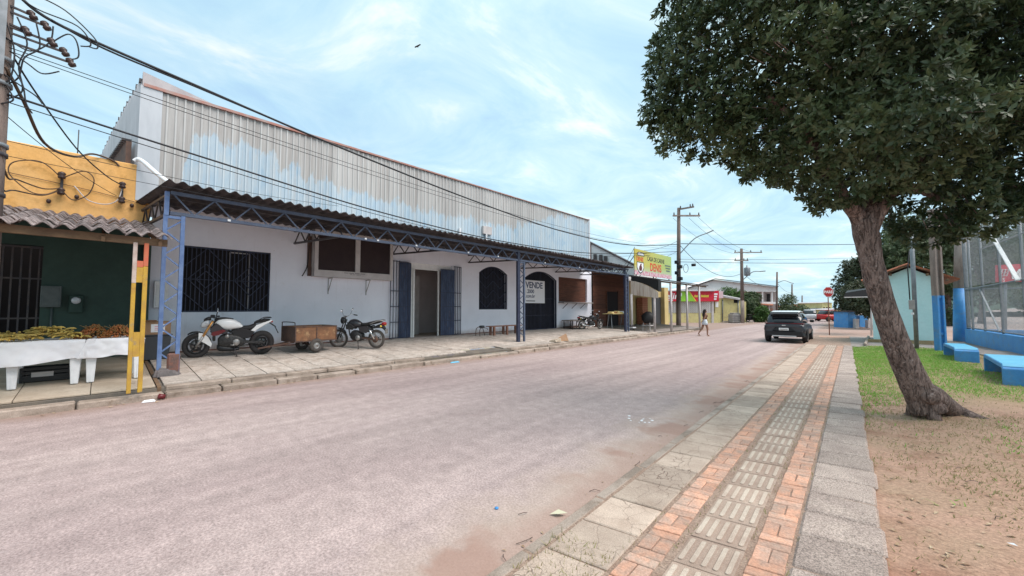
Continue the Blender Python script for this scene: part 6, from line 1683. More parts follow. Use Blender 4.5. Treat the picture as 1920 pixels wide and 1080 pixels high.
cable(None, None, pts=smooth_path([(-10.1, -1.1, 5.8), (-10.6, -.9, 5.5), (-12, -.45, 5.05), (-13.5, -.02, 4.95), (-14.6, .28, 5.02)], 7), r=.014, label='service cable from the left pole to the right insulator on the yellow wall')
cable((-10.15, -1.2, 4.9), (-14.65, .2, 4.72), .1, .007, 'thin drop wire from the left pole to the yellow wall')
cable(None, None, pts=smooth_path([(-10.05, -1.2, 4.4), (-10.3, -1.12, 3.9), (-11.2, -1.1, 4.05), (-13.2, -.95, 4.35), (-14.6, -.8, 4.68)], 7), r=.014, label='brown cable hanging from the left pole to the left insulator, upper', mt='cable_brown')
cable(None, None, pts=smooth_path([(-10.05, -1.22, 4.35), (-10.3, -1.16, 3.7), (-11.2, -1.12, 3.85), (-13.2, -.95, 4.2), (-14.6, -.8, 4.62)], 7), r=.014, label='brown cable hanging from the left pole to the left insulator, lower', mt='cable_brown')
rc = random.Random(8)
for k, pts in enumerate((
    [(-10.1, -1.2, 6.9), (-10.1, -.9, 6.75), (-10.1, -.45, 6.7), (-10.1, -.28, 6.45), (-10.1, -.4, 6.36)],
    [(-10.1, -.95, 6.98), (-10.1, -.6, 6.9), (-10.1, -.25, 6.6), (-10.1, -.2, 6.42), (-10.1, -.32, 6.40)],
    [(-10.1, -.7, 6.3), (-10.1, -.55, 6.5), (-10.1, -.45, 6.42), (-10.1, -.42, 6.15), (-10.1, -.55, 6.05)],
    [(-10.1, -1.2, 6.1), (-10.1, -.95, 6.0), (-10.1, -.75, 6.25), (-10.1, -.72, 6.55)],
    [(-10.1, -1.1, 6.5), (-10.08, -.98, 6.1), (-10.08, -1.05, 5.7), (-10.1, -1.0, 5.3), (-10.1, -1.15, 5.1)],
    [(-10.1, -.9, 6.5), (-10.08, -.85, 6.1), (-10.08, -1.0, 5.85), (-10.1, -1.05, 5.5), (-10.1, -1.2, 5.3)],
    [(-10.1, -1.15, 5.9), (-10.05, -.95, 5.75), (-10.05, -.8, 5.66), (-10.05, -.62, 5.78)],
    [(-10.1, -1.2, 5.5), (-10.05, -1.0, 5.35), (-10.05, -.85, 5.25), (-10.05, -.78, 5.15)],
    [(-10.1, -1.15, 5.7), (-10.05, -1.0, 5.4), (-10.05, -.95, 5.1), (-10.05, -.88, 4.95)],
    [(-10.08, -1.2, 6.35), (-10.05, -1.1, 5.9), (-10.05, -1.12, 5.45), (-10.08, -1.2, 5.35)],
    [(-10.08, -1.15, 5.3), (-10.05, -1.08, 5.1), (-10.08, -1.2, 5.0)])):
    cable(None, None, pts=smooth_path(pts, 6), r=.011, label='loose tangled cable end beside the top of the left pole', name='tangled_cable', group='tangled cables at the left pole')
topR = P(1309, 407, 32.9); topL = P(1262, 409, 32.9); top2 = P(1422, 474, 45.7); top2l = P(1385, 476, 45.7)
cable(topR, top2, .7, .011, 'high wire between the right ends of the two crossarms'); cable(P(1292, 409, 32.9), P(1405, 475, 45.7), .7, .011, 'high wire between the middles of the two crossarms')
cable(topL, top2l, .7, .011, 'high wire between the left ends of the two crossarms')
cable(P(1277, 457, 32.6), P(1920, 444, 60), .5, .03, 'long dark cable crossing the sky right of the tall pole', n=20)
cable(P(1274, 491, 32.6), P(1700, 488, 60), .25, .022, 'lower dark cable crossing the sky right of the tall pole', n=20)
cable(P(1274, 486, 32.6), P(1700, 478, 70), .3, .016, 'fine cable crossing the sky above the lower dark cable', n=20)
cable(P(1275, 460, 33), P(1391, 512, 45.8), 1.3, .022, 'slack cable drooping from the tall pole to the second pole', n=20)
cable(P(1395, 514, 45.8), P(1456, 535, 62), .8, .02, 'slack cable from the second pole to the slim corner pole'); cable(P(1458, 532, 62), P(1485, 549, 75), .4, .02, 'slack cable from the slim corner pole to the distant pole')
cable(P(1270, 452, 33), P(1189, 470, 27), .25, .014, 'wire from the tall pole down behind the meat shop sign')
cable(P(1271, 470, 33), P(1236, 484, 30), .1, .012, 'short wire from the tall pole to the top of the meat shop sign')
cable(P(1190, 463, 26.5), P(1168, 503, 23), .02, .016, 'taut stay wire from the meat shop sign to the canopy end'); cable(P(1125, 470, 25), P(1186, 474, 27.5), .06, .01, 'thin wire in front of the whitewashed gable')

# ------------------------------------------------------------------ signs and street furniture on the right
t = thing('stop_sign', 'red octagonal PARE stop sign on a thin rusty post', 'road sign', (-2.35, 30.4, .05))
c = P(1553, 547.5, 23.8); base = G(1555.4, 628, .05)
MB().tube([base, c + Vector((0, 0, -.1)) + AX * .03], .028, 8).build('post', M['bench_wood'], t)
def octo(r, d0, d1, mt, nm):
    ring0 = [c + RT * (r * cos(a)) + Vector((0, 0, r * sin(a))) - AX * d0 for a in [pi / 8 + k * pi / 4 for k in range(8)]]
    ring1 = [v - AX * (d1 - d0) for v in ring0]
    MB().loft([ring0, ring1], 0, False).build(nm, mt, t)
octo(.335, 0, .01, M['letter_white'], 'border'); octo(.31, .01, .014, M['car_red'], 'plate')
text('lettering', 'PARE', .235, M['letter_white'], t, c - AX * .016 - RT * .0 + Vector((0, 0, -.08)), RT, (0, 0, 1), bold=.02, align='CENTER')

# mint kiosk with a tiled gable roof
mk = thing('mint_kiosk', 'small mint green kiosk with a red clay tiled gable roof behind the leaning tree', 'kiosk', (1.0, 26, .1))
MB().prism([(-.3, .05), (2.05, .05), (2.05, 3.0), (1.03, 3.62), (-.3, 3.0)], lambda a, b, d: (a, d, b), 26.0, 30.0).build('wall', M['mint'], mk)
MB().hexa([(-.6, 25.9, .05), (1.9, 25.86, .05), (1.95, 25.99, .05), (-.6, 25.99, .05), (-.5, 25.93, .22), (1.7, 25.92, .26), (1.75, 25.98, .26), (-.5, 25.98, .22)]).build('soil_heap', M['soil'], mk, bevel=.02)
ap, le, re_ = (1.03, 3.72), (-.62, 3.02), (2.55, 2.98)
for (e, nm) in ((le, 0), (re_, 1)):
    MB().hexa([(e[0], 25.62, e[1] - .02), (ap[0], 25.62, ap[1] - .02), (ap[0], 30.3, ap[1] - .02), (e[0], 30.3, e[1] - .02), (e[0], 25.62, e[1] + .03), (ap[0], 25.62, ap[1] + .03), (ap[0], 30.3, ap[1] + .03), (e[0], 30.3, e[1] + .03)]).build('roof_board', M['wood_beam'], mk)
    nv = Vector((ap[0] - e[0], 0, ap[1] - e[1])); ln = nv.length; a_ = -math.atan2(nv.z, nv.x)
    tv2, tf2 = [], []
    for j in (0, 1):
        for k in range(7):
            an = pi * k / 6
            tv2.append(((j - .5) * .42, -.09 * cos(an), .07 * sin(an)))
    for k in range(6): tf2.append((k, k + 1, 8 + k, 7 + k))
    tm2 = MB().add(tv2, tf2, 0, True).mesh('roof_tile', M['clay'], fixn=False)
    nrow_ = 5
    for r_ in range(nrow_):
        for c_ in range(23):
            q = Vector((e[0], 0, e[1])) + nv * ((r_ + .5) / nrow_)
            piece('roof_tile', tm2, mk, (q.x, 25.68 + c_ * .2, q.z + .04 + r_ * .004), (0, a_ + rs_.uniform(-.03, .03), 0), (ln / nrow_ / .40, 1, 1))
for xx, zz_ in ((-.3, 3.08), (.4, 3.38), (1.6, 3.32), (2.2, 3.05)): MB().box(xx - .04, xx + .04, 25.58, 26, zz_ - .1, zz_ - .02).build('rafter_end', M['wood_beam'], mk)
cnp = MB().hexa([P(1582, 557, 24.5), P(1640, 556, 24.5), P(1640, 553, 26.5), P(1584, 554, 26.5), P(1585, 549, 24.5), P(1640, 540, 24.5), P(1640, 538, 26.5), P(1588, 545, 26.5)]).build('side_awning', M['dark_cloth'], mk)
MB().bar(P(1583, 557.5, 24.45), P(1640, 556.5, 24.45), .05).build('awning_edge', M['display_frame'], mk)
for a in (1634,): MB().tube([P(a, 632, 24.6), P(a, 556, 24.6)], .05, 8).build('awning_post', M['display_frame'], mk)

bk = thing('blue_kiosk', 'bright blue kiosk walls under the street tree beyond the crossing', 'kiosk', P(1600, 615, 34))
panel('wall', M['park_blue'], bk, 1590, 1605, 585, 615, 34, 1.5)
panel('wall', M['park_blue'], bk, 1612, 1628, 592, 613, 35, 1.2)
panel('roof', M['fibre'], bk, 1589, 1630, 583, 585, 33.9, 1.8)
panel('counter', M['display_frame'], bk, 1605, 1611, 598, 616, 33.6, .3)
panel('counter', M['display_frame'], bk, 1628, 1634, 600, 615, 33.6, .3)

t = thing('metal_light_pole', 'slim grey metal pole with a small switch box beside the mint kiosk', 'pole', (1.0, 22.7, .1))
p0, p1 = G(1719, 654, .09), P(1709, 440, 15.3)
MB().tube([p0, p1], .07, 10).build('shaft', M['galv'], t)
MB().tube([P(1706, 562, 15.25), P(1702, 505, 15.25), P(1705, 470, 15.25)], .02, 6).build('conduit', M['cable'], t)
q = P(1709.5, 571.5, 15.1)
MB().bar(q - Vector((0, 0, .18)), q + Vector((0, 0, .18)), .22, .16).build('switch_box', M['tank_grey'], t, bevel=.01)
MB().bar(P(1711, 590, 15.1), P(1711, 586, 15.1), .10, .02).build('sticker', M['paper'], t)

t = thing('ribbed_concrete_pole', 'flat ribbed concrete pole with its lower half painted bright blue', 'pole', (1.63, 22.2, .1))
q0 = G(1764.5, 658, .09); hh_ = P(1764.5, 470, (q0 - CAM).dot(AX))
dx = RT * .145; dd = AX * .11
def ibeam(z0, z1, mt, nm):
    a = Vector((q0.x, q0.y, z0)); b = Vector((q0.x, q0.y, z1))
    m_ = MB()
    for s in (-1, 1): m_.bar(a + dx * s * .78, b + dx * s * .72, .07, .20, up=AX)
    m_.bar(a + AX * .02, b + AX * .02, .17, .07, up=AX)
    return m_.build(nm, mt, t)
ibeam(.05, 2.22, M['park_blue'], 'painted_shaft'); ibeam(2.223, 5.6, M['pole_conc'], 'shaft')
for z in (.75, 2.17): MB().bar(Vector((q0.x, q0.y, z)) - dx * .6 - AX * .03, Vector((q0.x, q0.y, z)) + dx * .6 - AX * .03, .06, .1).build('web', M['park_blue'], t)
t = thing('round_concrete_pole', 'round concrete pole with a blue painted lower half at the corner of the court fence', 'pole', (2.78, 29.1, .1))
q0 = G(1800, 640, .09); d0 = (q0 - CAM).dot(AX); q1 = P(1800, 541, d0); q2 = P(1801, 430, d0)
MB().tube([q0, q1], [.24, .23], 16).build('painted_shaft', M['park_blue'], t); MB().tube([q1, q2], [.23, .20], 16).build('shaft', M['pole_conc'], t)

# blue concrete benches: folded slabs
def folded_bench(x0, y0, x1, y1, wd, h_, lab):
    t = thing('concrete_bench', lab, 'bench', (x0, y0, .08), 'blue concrete benches')
    a, b = Vector((x0, y0, 0)), Vector((x1, y1, 0)); L_ = (b - a).length; e = (b - a).normalized(); n = Vector((-e.y, e.x, 0))
    def fn(s, z, d): v = a + e * s + n * d; return (v.x, v.y, z)
    z0 = .06; z1 = z0 + h_; th_ = .10; sl = .13
    MB().prism([(0, z1 - th_), (sl, z1), (L_ - sl, z1), (L_, z1 - th_), (L_, z0), (L_ - th_, z0), (L_ - th_, z1 - th_ - .02), (L_ - sl - .02, z1 - th_), (sl + .02, z1 - th_), (th_, z1 - th_ - .02), (th_, z0), (0, z0)], fn, 0, wd).build('slab_body', M['park_blue'], t, bevel=.012)
    MB().prism([(sl * .4, z1 - th_ + .052), (sl, z1 + .004), (L_ - sl, z1 + .004), (L_ - sl * .4, z1 - th_ + .052), (L_ - sl, z1 + .001), (sl, z1 + .001)], fn, .015, wd - .015).build('seat_top', M['park_blue_top'], t)
folded_bench(1.55, 20.4, 1.62, 18.25, .5, .46, 'blue concrete bench nearer the mint kiosk, smaller in view')
folded_bench(1.93, 16.1, 1.86, 13.4, .9, .48, 'larger blue concrete bench nearest the camera at the right edge')

# sports court: low blue wall and mesh fence
A_, D_ = Vector((2.93, 28.85, 0)), Vector((.6, -6.93, 0)).normalized()
N_ = Vector((-D_.y, D_.x, 0))      # away from the street
if N_.x < 0: N_ = -N_
def FP(s, z, off=0.0): v = A_ + D_ * s + N_ * off; return Vector((v.x, v.y, z))
t = tag(MB().hexa([FP(0, .02), FP(24, .02), FP(24, .02, .2), FP(0, .02, .2), FP(0, .73), FP(24, .74), FP(24, .74, .2), FP(0, .73, .2)]).build('court_wall', M['park_blue'], bevel=.01), 'low bright blue wall round the sports court', 'wall')
t = tag(MB().hexa([FP(.2, .02, .21), FP(.2, .02, 18), FP(.0, .02, 18), FP(.0, .02, .21), FP(.2, .73, .21), FP(.2, .73, 18), FP(.0, .73, 18), FP(.0, .73, .21)]).build('court_wall', M['park_blue'], bevel=.01), 'low blue wall across the far end of the court', 'wall')
tag(MB().hexa([FP(.25, -.02, .25), FP(26, -.02, .25), FP(26, -.02, 18), FP(.25, -.02, 18), FP(.25, .12, .25), FP(26, .12, .25), FP(26, .12, 18), FP(.25, .12, 18)]).build('court_floor', M['cement']), kind='structure')
fe = thing('court_fence', 'tall galvanised mesh fence with slanted braces above the blue court wall', 'fence', FP(10, .73))
zt_ = 5.6
s_ = .02
posts = [0.03, .9, 2.6, 4.75, 6.95, 9.1, 11.3, 13.5, 15.7, 18]
for s in posts:
    MB().tube([FP(s, .72, .1), FP(s, zt_, .1)], .04, 8).build('post', M['galv'], fe)
MB().tube([FP(0, 2.62, .08), FP(22, 2.95, .08)], .032, 8).build('rail', M['galv'], fe)
MB().tube([FP(0, .80, .09), FP(22, .80, .09)], .028, 8).build('rail', M['galv'], fe)
MB().tube([FP(0, zt_, .1), FP(22, zt_, .1)], .032, 8).build('rail', M['galv'], fe)
MB().tube([FP(2.6, 4.3, .12), FP(22, 4.4, .12)], .025, 8).build('rail', M['galv'], fe)
MB().bar(FP(4.65, 4.62, -.02), FP(6.95, 2.70, -.02), .11, .05).build('brace', M['white'], fe)
MB().bar(FP(2.55, 2.55, .02), FP(4.7, .82, .02), .05, .04).build('brace', M['galv'], fe)
def mesh_panel(fn, L_, z0, z1, nm, pitch=.085, r=.0035):
    m_ = MB(); H_ = z1 - z0
    k = -int(H_ / pitch) - 1
    while k * pitch < L_:
        for sgn in (0, 1):
            a, b = k * pitch, k * pitch + H_
            t0 = max(0, -a / H_); t1 = min(1, (L_ - a) / H_)
            if t1 <= t0: continue
            s0, s1 = a + H_ * t0, a + H_ * t1
            za, zb = (z0 + H_ * t0, z0 + H_ * t1) if not sgn else (z1 - H_ * t0, z1 - H_ * t1)
            m_.bar(fn(s0, za), fn(s1, zb), r * 2, r * 2)
        k += 1
    return tag(m_.build(nm, M['galv'], fe, fixn=False), kind='stuff')
mesh_panel(lambda s, z: FP(s, z, .06), 16, .80, 2.7, 'wire_mesh', .09, .0021)
mesh_panel(lambda s, z: FP(s, z, .06), 16, 2.75, zt_, 'wire_mesh', .09, .0021)
fe2 = thing('court_fence', 'galvanised mesh fence across the far end of the court behind the red billboard', 'fence', FP(0, .73, 8))
fe_keep = fe; fe = fe2
mesh_panel(lambda s, z: FP(.1, z, .1 + s), 17, .80, zt_, 'wire_mesh', .18, .002)
for k in range(9): MB().tube([FP(.1, .72, .15 + k * 2.1), FP(.1, zt_, .15 + k * 2.1)], .04, 8).build('post', M['galv'], fe2)
for z in (2.65, zt_): MB().tube([FP(.1, z, .1), FP(.1, z, 17)], .03, 8).build('rail', M['galv'], fe2)
fe = fe_keep
rbz = thing('billboard', 'red billboard with white lettering and a slanted grid emblem behind the court fence', 'billboard', P(1930, 600, 27))
panel('board', M['sign_red'], rbz, 1871, 2010, 497, 529, 27, .15, py2=490, py3=526)
for a in (1885, 1990): MB().tube([P(a, 640, 27.3), P(a, 500, 27.3)], .08, 8).build('leg', M['galv'], rbz)
text('lettering', 'M', .95, M['letter_white'], rbz, P(1896.5, 522.5, 26.95), RT, (0, 0, 1), bold=.035)
text('lettering', 'S', .36, M['letter_white'], rbz, P(1880, 528, 26.95), RT, (0, 0, 1), bold=.02)
em = MB()
for k in range(3): em.bar(P(1875.5 + k * 6, 518, 26.96), P(1879.5 + k * 6, 504.5, 26.96), .07, .02)
for k in range(3): em.bar(P(1874.5 + k * 2, 517.5 - k * 5.8, 26.96), P(1888.5 + k * 2, 516.5 - k * 5.8, 26.96), .07, .02)
em.build('emblem', M['letter_white'], rbz)

# ------------------------------------------------------------------ foliage
def leaf_mesh(name, mt, centers, axes, n_per, L_, W_, seed, spread=(.35, .95), jitter=.25, twig=.0):
    """rosettes of folded leaves round each centre"""
    rg = np.random.default_rng(seed)
    K = len(centers); c = np.repeat(np.asarray(centers, float), n_per, 0); a = np.repeat(np.asarray(axes, float), n_per, 0)
    n = K * n_per
    a = a / np.linalg.norm(a, axis=1, keepdims=True)
    ref = np.where(np.abs(a[:, 2:3]) > .9, np.array([[1., 0, 0]]), np.array([[0, 0, 1.]]))
    u = np.cross(a, ref); u /= np.linalg.norm(u, axis=1, keepdims=True); v = np.cross(a, u)
    ph = rg.uniform(0, 2 * np.pi, n); til = rg.uniform(spread[0], spread[1], n) * np.pi / 2
    rad = u * np.cos(ph)[:, None] + v * np.sin(ph)[:, None]
    d = a * np.cos(til)[:, None] + rad * np.sin(til)[:, None]
    d += rg.normal(0, jitter, (n, 3)); d /= np.linalg.norm(d, axis=1, keepdims=True)
    nrm = a * np.sin(til)[:, None] - rad * np.cos(til)[:, None] + rg.normal(0, jitter, (n, 3))
    sd = np.cross(d, nrm); sd /= np.linalg.norm(sd, axis=1, keepdims=True); nrm = np.cross(sd, d)
    l = L_ * rg.uniform(.65, 1.25, n)[:, None]; w = W_ * rg.uniform(.75, 1.2, n)[:, None]
    base = c + d * (.02 * L_) - a * rg.uniform(0, L_ * .9, n)[:, None] * .6
    tip = base + d * l - nrm * l * .12
    m0 = base + d * l * .55 - nrm * w * .18
    p1 = base + d * l * .55 + sd * w * .5; p2 = base + d * l * .55 - sd * w * .5
    co = np.stack([base, p1, tip, p2, m0], 1).reshape(-1, 3)
    me = bpy.data.meshes.new(name)
    me.vertices.add(n * 5); me.vertices.foreach_set('co', co.ravel().astype(np.float32))
    idx = np.arange(n)[:, None] * 5
    quads = np.concatenate([idx + np.array([[0, 1, 2, 4]]), idx + np.array([[0, 4, 2, 3]])], 1).reshape(-1)
    me.loops.add(n * 8); me.loops.foreach_set('vertex_index', quads.astype(np.int32))
    me.polygons.add(n * 2); me.polygons.foreach_set('loop_start', (np.arange(n * 2) * 4).astype(np.int32))
    me.update(calc_edges=True); me.validate()
    me.materials.append(mt)
    return me
def crown_obj(me, parent, nm='crown'):
    o = bpy.data.objects.new(nm, me); COL.objects.link(o)
    if parent is not None:
        o.parent = parent; o.location = -Vector(ROOTOFF[parent.name])
    return o
rgt = np.random.default_rng(4)
def blob_crown(blobs, n, seed, shell=.45):
    """points spread through a group of balls (centre, radius), thicker near their skins"""
    rg = np.random.default_rng(seed)
    vol = np.array([b[1] ** 2.2 for b in blobs]); pick = rg.choice(len(blobs), n, p=vol / vol.sum())
    d = rg.normal(0, 1, (n, 3)); d /= np.linalg.norm(d, axis=1, keepdims=True)
    r = rg.uniform(0, 1, n) ** shell
    c = np.array([list(b[0]) for b in blobs])[pick]; R_ = np.array([b[1] for b in blobs])[pick]
    p = c + d * (r * R_)[:, None] * np.array([1, 1, .85])
    ax = d + np.array([0, 0, .55]) + rg.normal(0, .25, (n, 3))
    return p, ax
def tree_far(base, blobs, trunk_r, lab, n, mt, L_, W_, seed, group, cat='tree', nm='tree', trunk_to=None, per=7):
    t = thing(nm, lab, cat, base, group)
    b = Vector(base)
    if trunk_r:
        top = Vector(trunk_to) if trunk_to is not None else Vector(blobs[0][0])
        tk = MB().tube(smooth_path([b - Vector((0, 0, .2)), b.lerp(top, .45) + Vector((.1, 0, 0)), top], 4), [trunk_r * (1 - .07 * k) for k in range(9)], 9)
        for bb in blobs[1:5]: tk.tube([b.lerp(top, .6), Vector(bb[0])], [trunk_r * .5, trunk_r * .15], 6)
        tk.build('trunk', M['trunk'], t)
    p, ax = blob_crown(blobs, n, seed)
    crown_obj(leaf_mesh('crown', mt, p, ax, per, L_, W_, seed), t)
    return t

# the leaning tree in front
TD = 6.05
tb_ = thing('leaning_tree', 'big leaning tree with rough bark and a dark glossy crown at the pavement edge', 'tree', G(1735, 785, .06))
tk = MB()
path = [(1740, 768, .205), (1728, 744, .195), (1711, 712, .178), (1688, 658, .165), (1665, 600, .152), (1648, 545, .146), (1635, 495, .145), (1627, 455, .155), (1622, 430, .16), (1618, 412, .14)]
pp = smooth_path([P(a, b, TD) for a, b, r in path], 4)
rr_ = np.interp(np.linspace(0, len(path) - 1, len(pp)), range(len(path)), [q[2] for q in path])
nseg = 22; secs = []
for i, q in enumerate(pp):
    d = (pp[min(i + 1, len(pp) - 1)] - pp[max(i - 1, 0)]).normalized(); a, b = frame_axes(d, AX)
    ring = []
    for k in range(nseg):
        an = 2 * pi * k / nseg
        v = a * cos(an) + b * sin(an)
        f = 1 + .10 * noise.noise(tuple((q + v * .2) * 3.0)) + .05 * noise.noise(tuple((q + v * .2) * 9)) + (.10 * sin(3 * an + 1) * max(0, 1 - i / 10))
        ring.append(q + v * rr_[i] * f)
    secs.append(ring)
tk.loft(secs, 0, True)
def limb(pts, r0, r1):
    q = smooth_path([P(a, b, d) for a, b, d in pts], 4)
    tk.tube(q, [r0 + (r1 - r0) * k / (len(q) - 1) for k in range(len(q))], 12)
limb([(1622, 440, TD), (1608, 405, TD), (1588, 380, TD - .1), (1560, 330, TD - .2), (1510, 250, TD - .5), (1440, 180, TD - .6)], .125, .04)
limb([(1626, 440, TD), (1634, 395, TD), (1640, 340, TD + .2), (1648, 250, TD + .3), (1650, 120, TD + .3), (1640, -40, TD + .2)], .135, .05)
limb([(1632, 440, TD), (1650, 400, TD - .1), (1690, 340, TD - .3), (1760, 260, TD - .6), (1850, 180, TD - 1.0)], .095, .03)
limb([(1640, 330, TD + .2), (1600, 240, TD + .5), (1540, 120, TD + .9)], .07, .02)
limb([(1690, 340, TD - .3), (1780, 380, TD - .2), (1850, 390, TD)], .05, .02)
limb([(1560, 330, TD - .2), (1480, 310, TD), (1400, 300, TD + .1)], .05, .015)
limb([(1645, 280, TD + .3), (1720, 120, TD + .6), (1800, 20, TD + .8)], .07, .02)
trunk_o = tk.build('trunk', M['trunk'], tb_)
# roots and burl
rt2 = MB()
def root(pts, rs): 
    q = smooth_path(pts, 4); rt2.tube(q, list(np.interp(np.linspace(0, len(rs) - 1, len(q)), range(len(rs)), rs)), 12)
g0 = G(1742, 785, .06)
root([P(1722, 722, TD), P(1750, 745, TD - .05), G(1790, 772, .12), G(1838, 788, .06), G(1875, 795, .02)], [.13, .165, .13, .075, .02])
root([P(1735, 745, TD), G(1752, 784, .10), G(1772, 796, .02)], [.12, .08, .02])
root([P(1722, 742, TD), G(1712, 774, .10), G(1694, 780, .02)], [.12, .09, .02])
rt2.ball(P(1742, 742, TD - .12), .15, 12, 0, (1, 1, .9))
rt2.build('root', M['trunk'], tb_)
# crown
poly = [(1238, -330), (1230, 0), (1212, 110), (1194, 228), (1238, 288), (1298, 306), (1362, 310), (1398, 342), (1486, 356), (1516, 386), (1548, 406), (1580, 392), (1625, 384), (1660, 412), (1690, 450), (1720, 470), (1800, 466), (1842, 440), (1868, 412), (1925, 405), (2010, 415), (2150, 330), (2180, -330)]
def pip(x, y):
    ins = False; n = len(poly); dm_ = 1e9
    for i in range(n):
        (x1, y1), (x2, y2) = poly[i], poly[(i + 1) % n]
        if (y1 > y) != (y2 > y) and x < (x2 - x1) * (y - y1) / (y2 - y1) + x1: ins = not ins
        dx_, dy_ = x2 - x1, y2 - y1; tt = max(0, min(1, ((x - x1) * dx_ + (y - y1) * dy_) / (dx_ * dx_ + dy_ * dy_)))
        dm_ = min(dm_, math.hypot(x - x1 - tt * dx_, y - y1 - tt * dy_))
    return ins, dm_
cen, axs = [], []
rl = random.Random(77)
cc = P(1640, 120, TD)
while len(cen) < 25000:
    x, y = rl.uniform(1185, 2180), rl.uniform(-330, 480)
    ins, dm_ = pip(x, y)
    jag = 26 * noise.noise((x * .03, y * .03, 0)) + 10 * noise.noise((x * .11, y * .11, 5))
    if not ins or dm_ < 4 + max(0, jag): continue
    tt = min(1, dm_ / 230)
    wmax = math.sqrt(tt * (2 - tt)) * (.80 + .55 * noise.noise((x * .0085, y * .0085, 2.5)) + .22 * noise.noise((x * .02, y * .02, 8)))
    s = rl.choice((-1, -1, 1)); w = s * wmax * (1.95 if s < 0 else .8) * rl.random() ** .45
    if y > 330: w *= .8
    q = P(x, y, TD) + AX * w
    den = noise.noise(tuple(q * 1.1)) + .5 * noise.noise(tuple(q * 2.6 + Vector((7, 3, 1))))
    if den < -.42 and rl.random() < .85: continue
    if y > 330 and x > 1640 and noise.noise((x * .02, y * .02, 4)) < -.12: continue
    o_ = (q - cc).normalized()
    ax = o_ * .9 + Vector((0, 0, .55)) + Vector((rl.gauss(0, .3), rl.gauss(0, .3), rl.gauss(0, .3)))
    cen.append(tuple(q)); axs.append(tuple(ax))
crown_obj(leaf_mesh('crown', M['leaf'], cen, axs, 8, .108, .046, 5, spread=(.35, 1.0), jitter=.22), tb_)
twg = MB()
for k in range(0, len(cen), 16):
    q = Vector(cen[k]); o_ = (q - cc).normalized()
    twg.tube([q - o_ * .35 - Vector((0, 0, .12)), q - Vector(axs[k]).normalized() * .03], [.008, .004], 4)
twg.build('twigs', M['trunk'], tb_)

# trees beyond the crossing and round the court
def bl(px, py, d, r): return (P(px, py, d), r)
b0 = G(1582, 611, 0)
tree_far(b0, [bl(1606, 535, 38, 2.0), bl(1588, 555, 37, 1.3), bl(1600, 505, 38, 1.3), bl(1622, 500, 39, 1.5), bl(1640, 540, 38, 2.2), bl(1582, 570, 37.5, .9), bl(1620, 575, 37, 1.3), bl(1655, 575, 37, 1.4), bl(1594, 578, 37, .8), bl(1660, 510, 39, 2), bl(1630, 572, 31.5, 1.2), bl(1612, 566, 32, .9), bl(1652, 562, 32, 1.4), bl(1602, 548, 32.5, 1.0), bl(1625, 545, 32.5, 1.3), bl(1640, 586, 31.5, .8)], .28,
         'olive green street tree with a short forked trunk beyond the stop sign', 4600, M['leaf_olive'], .26, .11, 21, 'trees beyond the junction', trunk_to=P(1590, 570, 37.7))
for k, (px, d, rr0, lab, mt, bx) in enumerate((
    (1700, 36, .3, 'dark dense tree rising behind the mint kiosk roof', 'leaf_mid', [(1690, 470, 36, 2.6), (1660, 480, 36, 2.2), (1725, 455, 37, 2.6), (1680, 510, 36, 2.0), (1700, 430, 38, 2.4)]),
    (1775, 38, .3, 'tall dark tree between the two blue painted poles', 'leaf_mid', [(1775, 470, 38, 2.6), (1760, 520, 37, 2.2), (1790, 540, 38, 2.0), (1800, 440, 38, 2.6), (1780, 590, 38, 1.6), (1760, 430, 39, 2.4)]),
    (1840, 44, .3, 'green tree behind the near corner of the court mesh', 'leaf_mid', [(1840, 500, 44, 3.0), (1870, 470, 44, 3.0), (1815, 470, 44, 2.8), (1850, 545, 44, 2.6), (1890, 500, 46, 3), (1925, 480, 46, 3)]))):
    tree_far((P(px, 620, d).x, P(px, 620, d).y, 0), [bl(*q) for q in bx], rr0, lab, 2600, M[mt], .30, .13, 40 + k, 'trees round the court')
# bushes and trees along the far left side of the side street
for k, (px, d, lab, mt, n, bx) in enumerate((
    (1415, 49, 'dark bush with a bright side under the two storey house', 'leaf_mid', 1500, [(1405, 575, 49, 1.3), (1420, 590, 48, 1.0), (1410, 560, 50, 1.1), (1400, 592, 49, .8), (1425, 582, 49, .9)]),
    (1432, 48, 'bright green bush beside the parked motorcycles', 'leaf_bright', 700, [(1430, 585, 47, .8), (1424, 595, 47, .7), (1437, 592, 47, .6)]),
    (1472, 66, 'round dark tree right of the slim corner pole', 'leaf_mid', 1200, [(1470, 575, 66, 2.2), (1482, 585, 66, 1.8), (1464, 590, 65, 1.7), (1478, 562, 67, 1.4)]),
    (1498, 68, 'low dark bush at the end of the side street', 'leaf_mid', 900, [(1500, 585, 68, 1.6), (1510, 590, 68, 1.4), (1490, 592, 66, 1.4)]),
    (1365, 54, 'green tree showing above the roof of the yellow annex', 'leaf_bright', 800, [(1362, 552, 54, 1.3), (1375, 555, 55, 1.4), (1384, 560, 55, 1.2), (1390, 556, 55, 1.1)]))):
    bb_ = P(px, 604, d)
    tree_far((bb_.x, bb_.y, 0), [bl(*q) for q in bx], .1, lab, n, M[mt], .26, .11, 60 + k, 'bushes at the junction', 'bush' if k in (0, 1, 3) else 'tree', 'bush' if k in (0, 1, 3) else 'tree')
